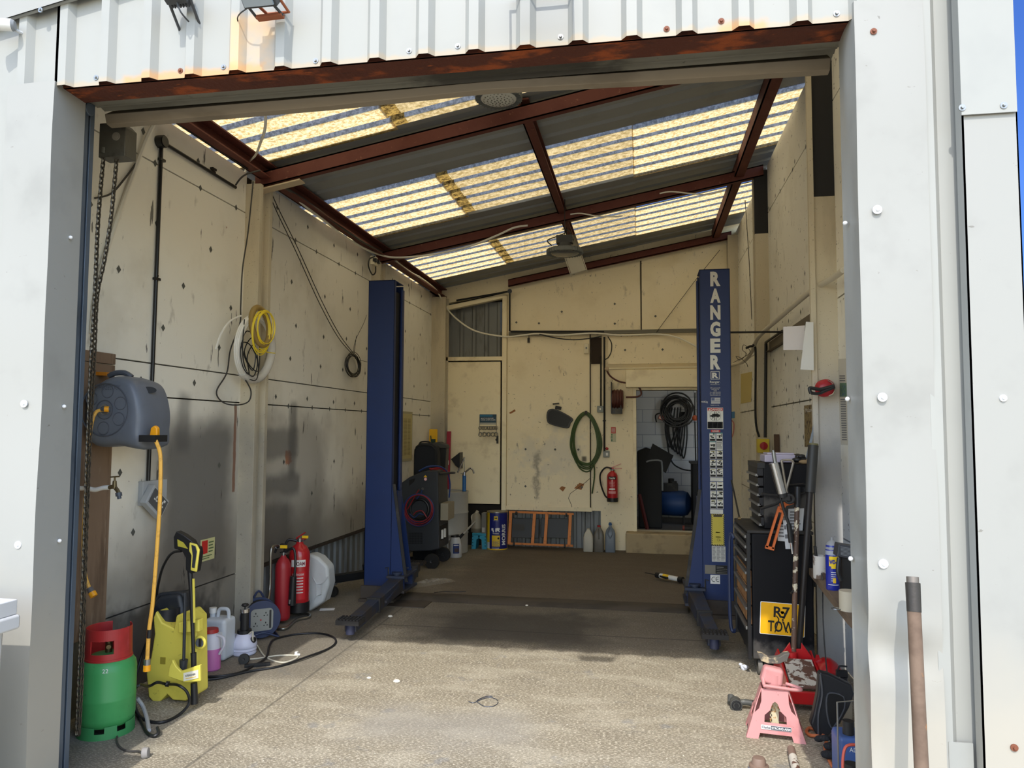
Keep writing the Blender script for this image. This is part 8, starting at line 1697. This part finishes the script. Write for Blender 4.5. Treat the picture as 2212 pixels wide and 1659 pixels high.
# ---- on the right wall
t = thing('isolator_switch', 'yellow isolator box with a red rotary knob on the right wall', 'switch', onx(1648, 963, XR-.15)); q = ony(1649, 963, 8.35); s_ = mpp(q)*12.5
b = MB(); b.box(q.x-s_, q.x+s_, 8.34, 8.42, q.z-s_*1.2, q.z+s_*1.2); b.obj('box', K('isolator yellow', (214, 190, 44), .45), t, bevel=.006); b = MB(); b.cyl((q.x, 8.34, q.z), (q.x, 8.31, q.z), .04, n=24); b.cbox((q.x, 8.30, q.z), (.02, .03, .08)); b.obj('rotary_knob', RED, t)
xw = XR-.02
t = thing('right_conduit', 'black conduit running down the right column to the yellow isolator', 'conduit', ony(1654, 745, 8.38)); b = MB(); b.tube([ony(1654.5, 742, 8.39), ony(1653, 945, 8.39)], .016, 8); b.obj('tube', CON, t); b = MB(); b.tube(spline([ony(1612, 752, 8.2), ony(1624, 748, 8.25), ony(1632, 758, 8.35), ony(1632, 900, 8.38), ony(1640, 944, 8.38)]), .013, 6); b.obj('flex', BLACK, t); b = MB(); b.tube([ony(1654, 740, 8.39), onx(1690, 715, XR-.02)], .014, 8); b.obj('sloping_tube', CON, t)
conduit('cross_conduit', 'thin black conduit from the right lift post to the right wall', [[ony(1578, 718, 7.3), onx(1692, 717, XR-.03)]], .010)
t = thing('vent_pipe', 'thick cream flexible pipe descending the right wall from the jamb', 'pipe', onx(1700, 660, XR-.1)); b = MB(); b.tube(spline([onx(1822, 583, XR-.10), onx(1800, 600, XR-.1), onx(1758, 624, XR-.12), onx(1720, 655, XR-.14), onx(1680, 690, XR-.16), onx(1648, 718, XR-.18), onx(1634, 735, XR-.18), onx(1625, 758, XR-.17), onx(1608, 780, XR-.16), onx(1588, 787, XR-.14), onx(1575, 790, XR-.12)], 8), .021, 12); b.obj('tube', K('cream flexible pipe', (206, 198, 178), .55), t); b = MB(); q = onx(1757, 624, XR-.12); b.ring(q, .024, .006, (0, 1, .3), 18, 6); b.obj('clip', CABW, t)
cable('wire_tangle', 'loose black wires tangled round the bend of the cream pipe', [onx(u, v, XR-.22) for u, v in ((1584, 783), (1600, 775), (1620, 762), (1614, 750), (1606, 745), (1604, 756), (1612, 765), (1598, 778), (1590, 770), (1598, 772), (1612, 785), (1615, 792))], .004, BLACK, 'wire', 5)
cable('thin_wire', 'thin pale wire hanging down the right wall from the far roof beam end', [onx(1608, 405, XR-.03), onx(1612, 470, XR-.03), onx(1618, 560, XR-.03), onx(1624, 690, XR-.03)], .005, CABG, 'wire', 5)
yk = 5.52; sheet('wall_paper', 'square grubby white paper pinned on the right wall below the cream pipe', [(1692, 706), (1739, 703), (1735, 756), (1692, 756)], yk+.05, K('smudged paper', (208, 202, 200), .8), 0)
sheet('paper_strip', 'long crooked white paper hanging from the cream batten', [(1741, 695), (1757, 696), (1758, 800), (1729, 798)], yk, K('clean paper', (216, 216, 212), .8), 0)
t = thing('ear_defenders', 'red ear defenders with black headband hung on the right column', 'ear defenders', ony(1783, 839, 5.45)); q = ony(1784, 838, 5.46)
b = MB(); b.sphere(q, .062, 18, (1, .55, 1.0)); b.obj('ear_cup', K('satin red cup', (168, 34, 46), .35), t); b = MB(); b.sphere(q+YA*.06, .062, 18, (1, .5, 1.)); b.obj('ear_cup', K('satin red cup', (168, 34, 46), .35), t)
b = MB(); P = [ony(u, v, 5.40) for u, v in ((1752, 850), (1749, 842), (1751, 838), (1770, 841), (1785, 838), (1802, 833))]; b.tube(spline(P), .012, 8); P = [ony(u, v, 5.40) for u, v in ((1803, 836), (1785, 843), (1768, 850), (1752, 849))]; b.tube(spline(P), .011, 8); b.obj('headband', BLACK, t)
b = MB(); b.tube(spline([ony(1788, 822, 5.43), ony(1798, 828, 5.43), ony(1803, 840, 5.43), ony(1800, 850, 5.43), ony(1790, 855, 5.43)]), .003, 5); b.obj('wire_fork', CHROME, t)
# notice strip and posters
def wsheet(name, lab, pts, x, m_, cat='paper'):
    P = [onx(u, v, x) for u, v in pts]; t = thing(name, lab, cat, P[0]); b = MB()
    b.add(P+[p+XA*.003 for p in P], [(3, 2, 1, 0), (4, 5, 6, 7), (0, 1, 5, 4), (1, 2, 6, 5), (2, 3, 7, 6), (3, 0, 4, 7)]); b.obj('sheet', m_, t); return t
xq = XR-.004; t = wsheet('printed_notice', 'narrow printed notice sheet half hidden by the right jamb', [(1807, 776), (1832, 774), (1834, 960), (1816, 960)], xq, K('newsprint', (196, 192, 180), .8))
b = MB(); seen = 0
for k in range(28):
    v = 812+5.1*k
    if 824 < v < 858: continue
    if v > 858 and not seen: seen = 1; b.obj('sheet_print', K('print grey', (110, 110, 112), .7), t); b = MB()
    b.bar(onx(1812+.04*(v-776), v, xq-.001), onx(1824+.03*(v-776), v, xq-.001), .008, .001, XA)
b.obj('sheet_print', K('print grey', (110, 110, 112), .7), t); b = MB(); P = [onx(u, v, xq-.002) for u, v in ((1814, 827), (1828, 827), (1829, 857), (1814, 857))]; b.add(P, [(3, 2, 1, 0)]); b.obj('picture', K('print green blue', (92, 124, 96), .7, layers=[('n', lin((50, 76, 120)), 40, .5, .6, .9)]), t)
t = wsheet('car_poster', 'small McLaren car poster half hidden by the column batten', [(1737, 876), (1760, 873), (1760, 965), (1738, 965)], xq, K('poster ochre', (140, 122, 84), .6, layers=[('n', lin((60, 40, 34)), 24, .5, .6, .9)]))
a_ = onx(1740, 891, xq-.001); e_ = onx(1758, 891, xq-.001); text('lettering', 'McLaren', a_, -YA, ZA, a_.y-e_.y, .035, WHITE, t)
wsheet('yellow_sheet', 'faded yellow patch of paper on the far right wall', [(1600, 808), (1624, 803), (1622, 868), (1600, 872)], xq, K('faded yellow paper', (206, 188, 120), .8))
sheet('blue_card', 'small blue card sticking out beside the right lift post', [(1576, 890), (1587, 889), (1587, 903), (1576, 904)], 11.0, K('card blue', (60, 110, 150), .5), 0, 'card')
cable('pink_band', 'loop of pinkish cord hanging right of the lift post below the blue card', [ony(1580, 908, 11.0), ony(1585, 915, 11.0), ony(1584, 935, 11.0), ony(1579, 945, 11.0), ony(1577, 930, 11.0)], .008, K('pink cord', (170, 96, 84), .6), 'cord', 5)
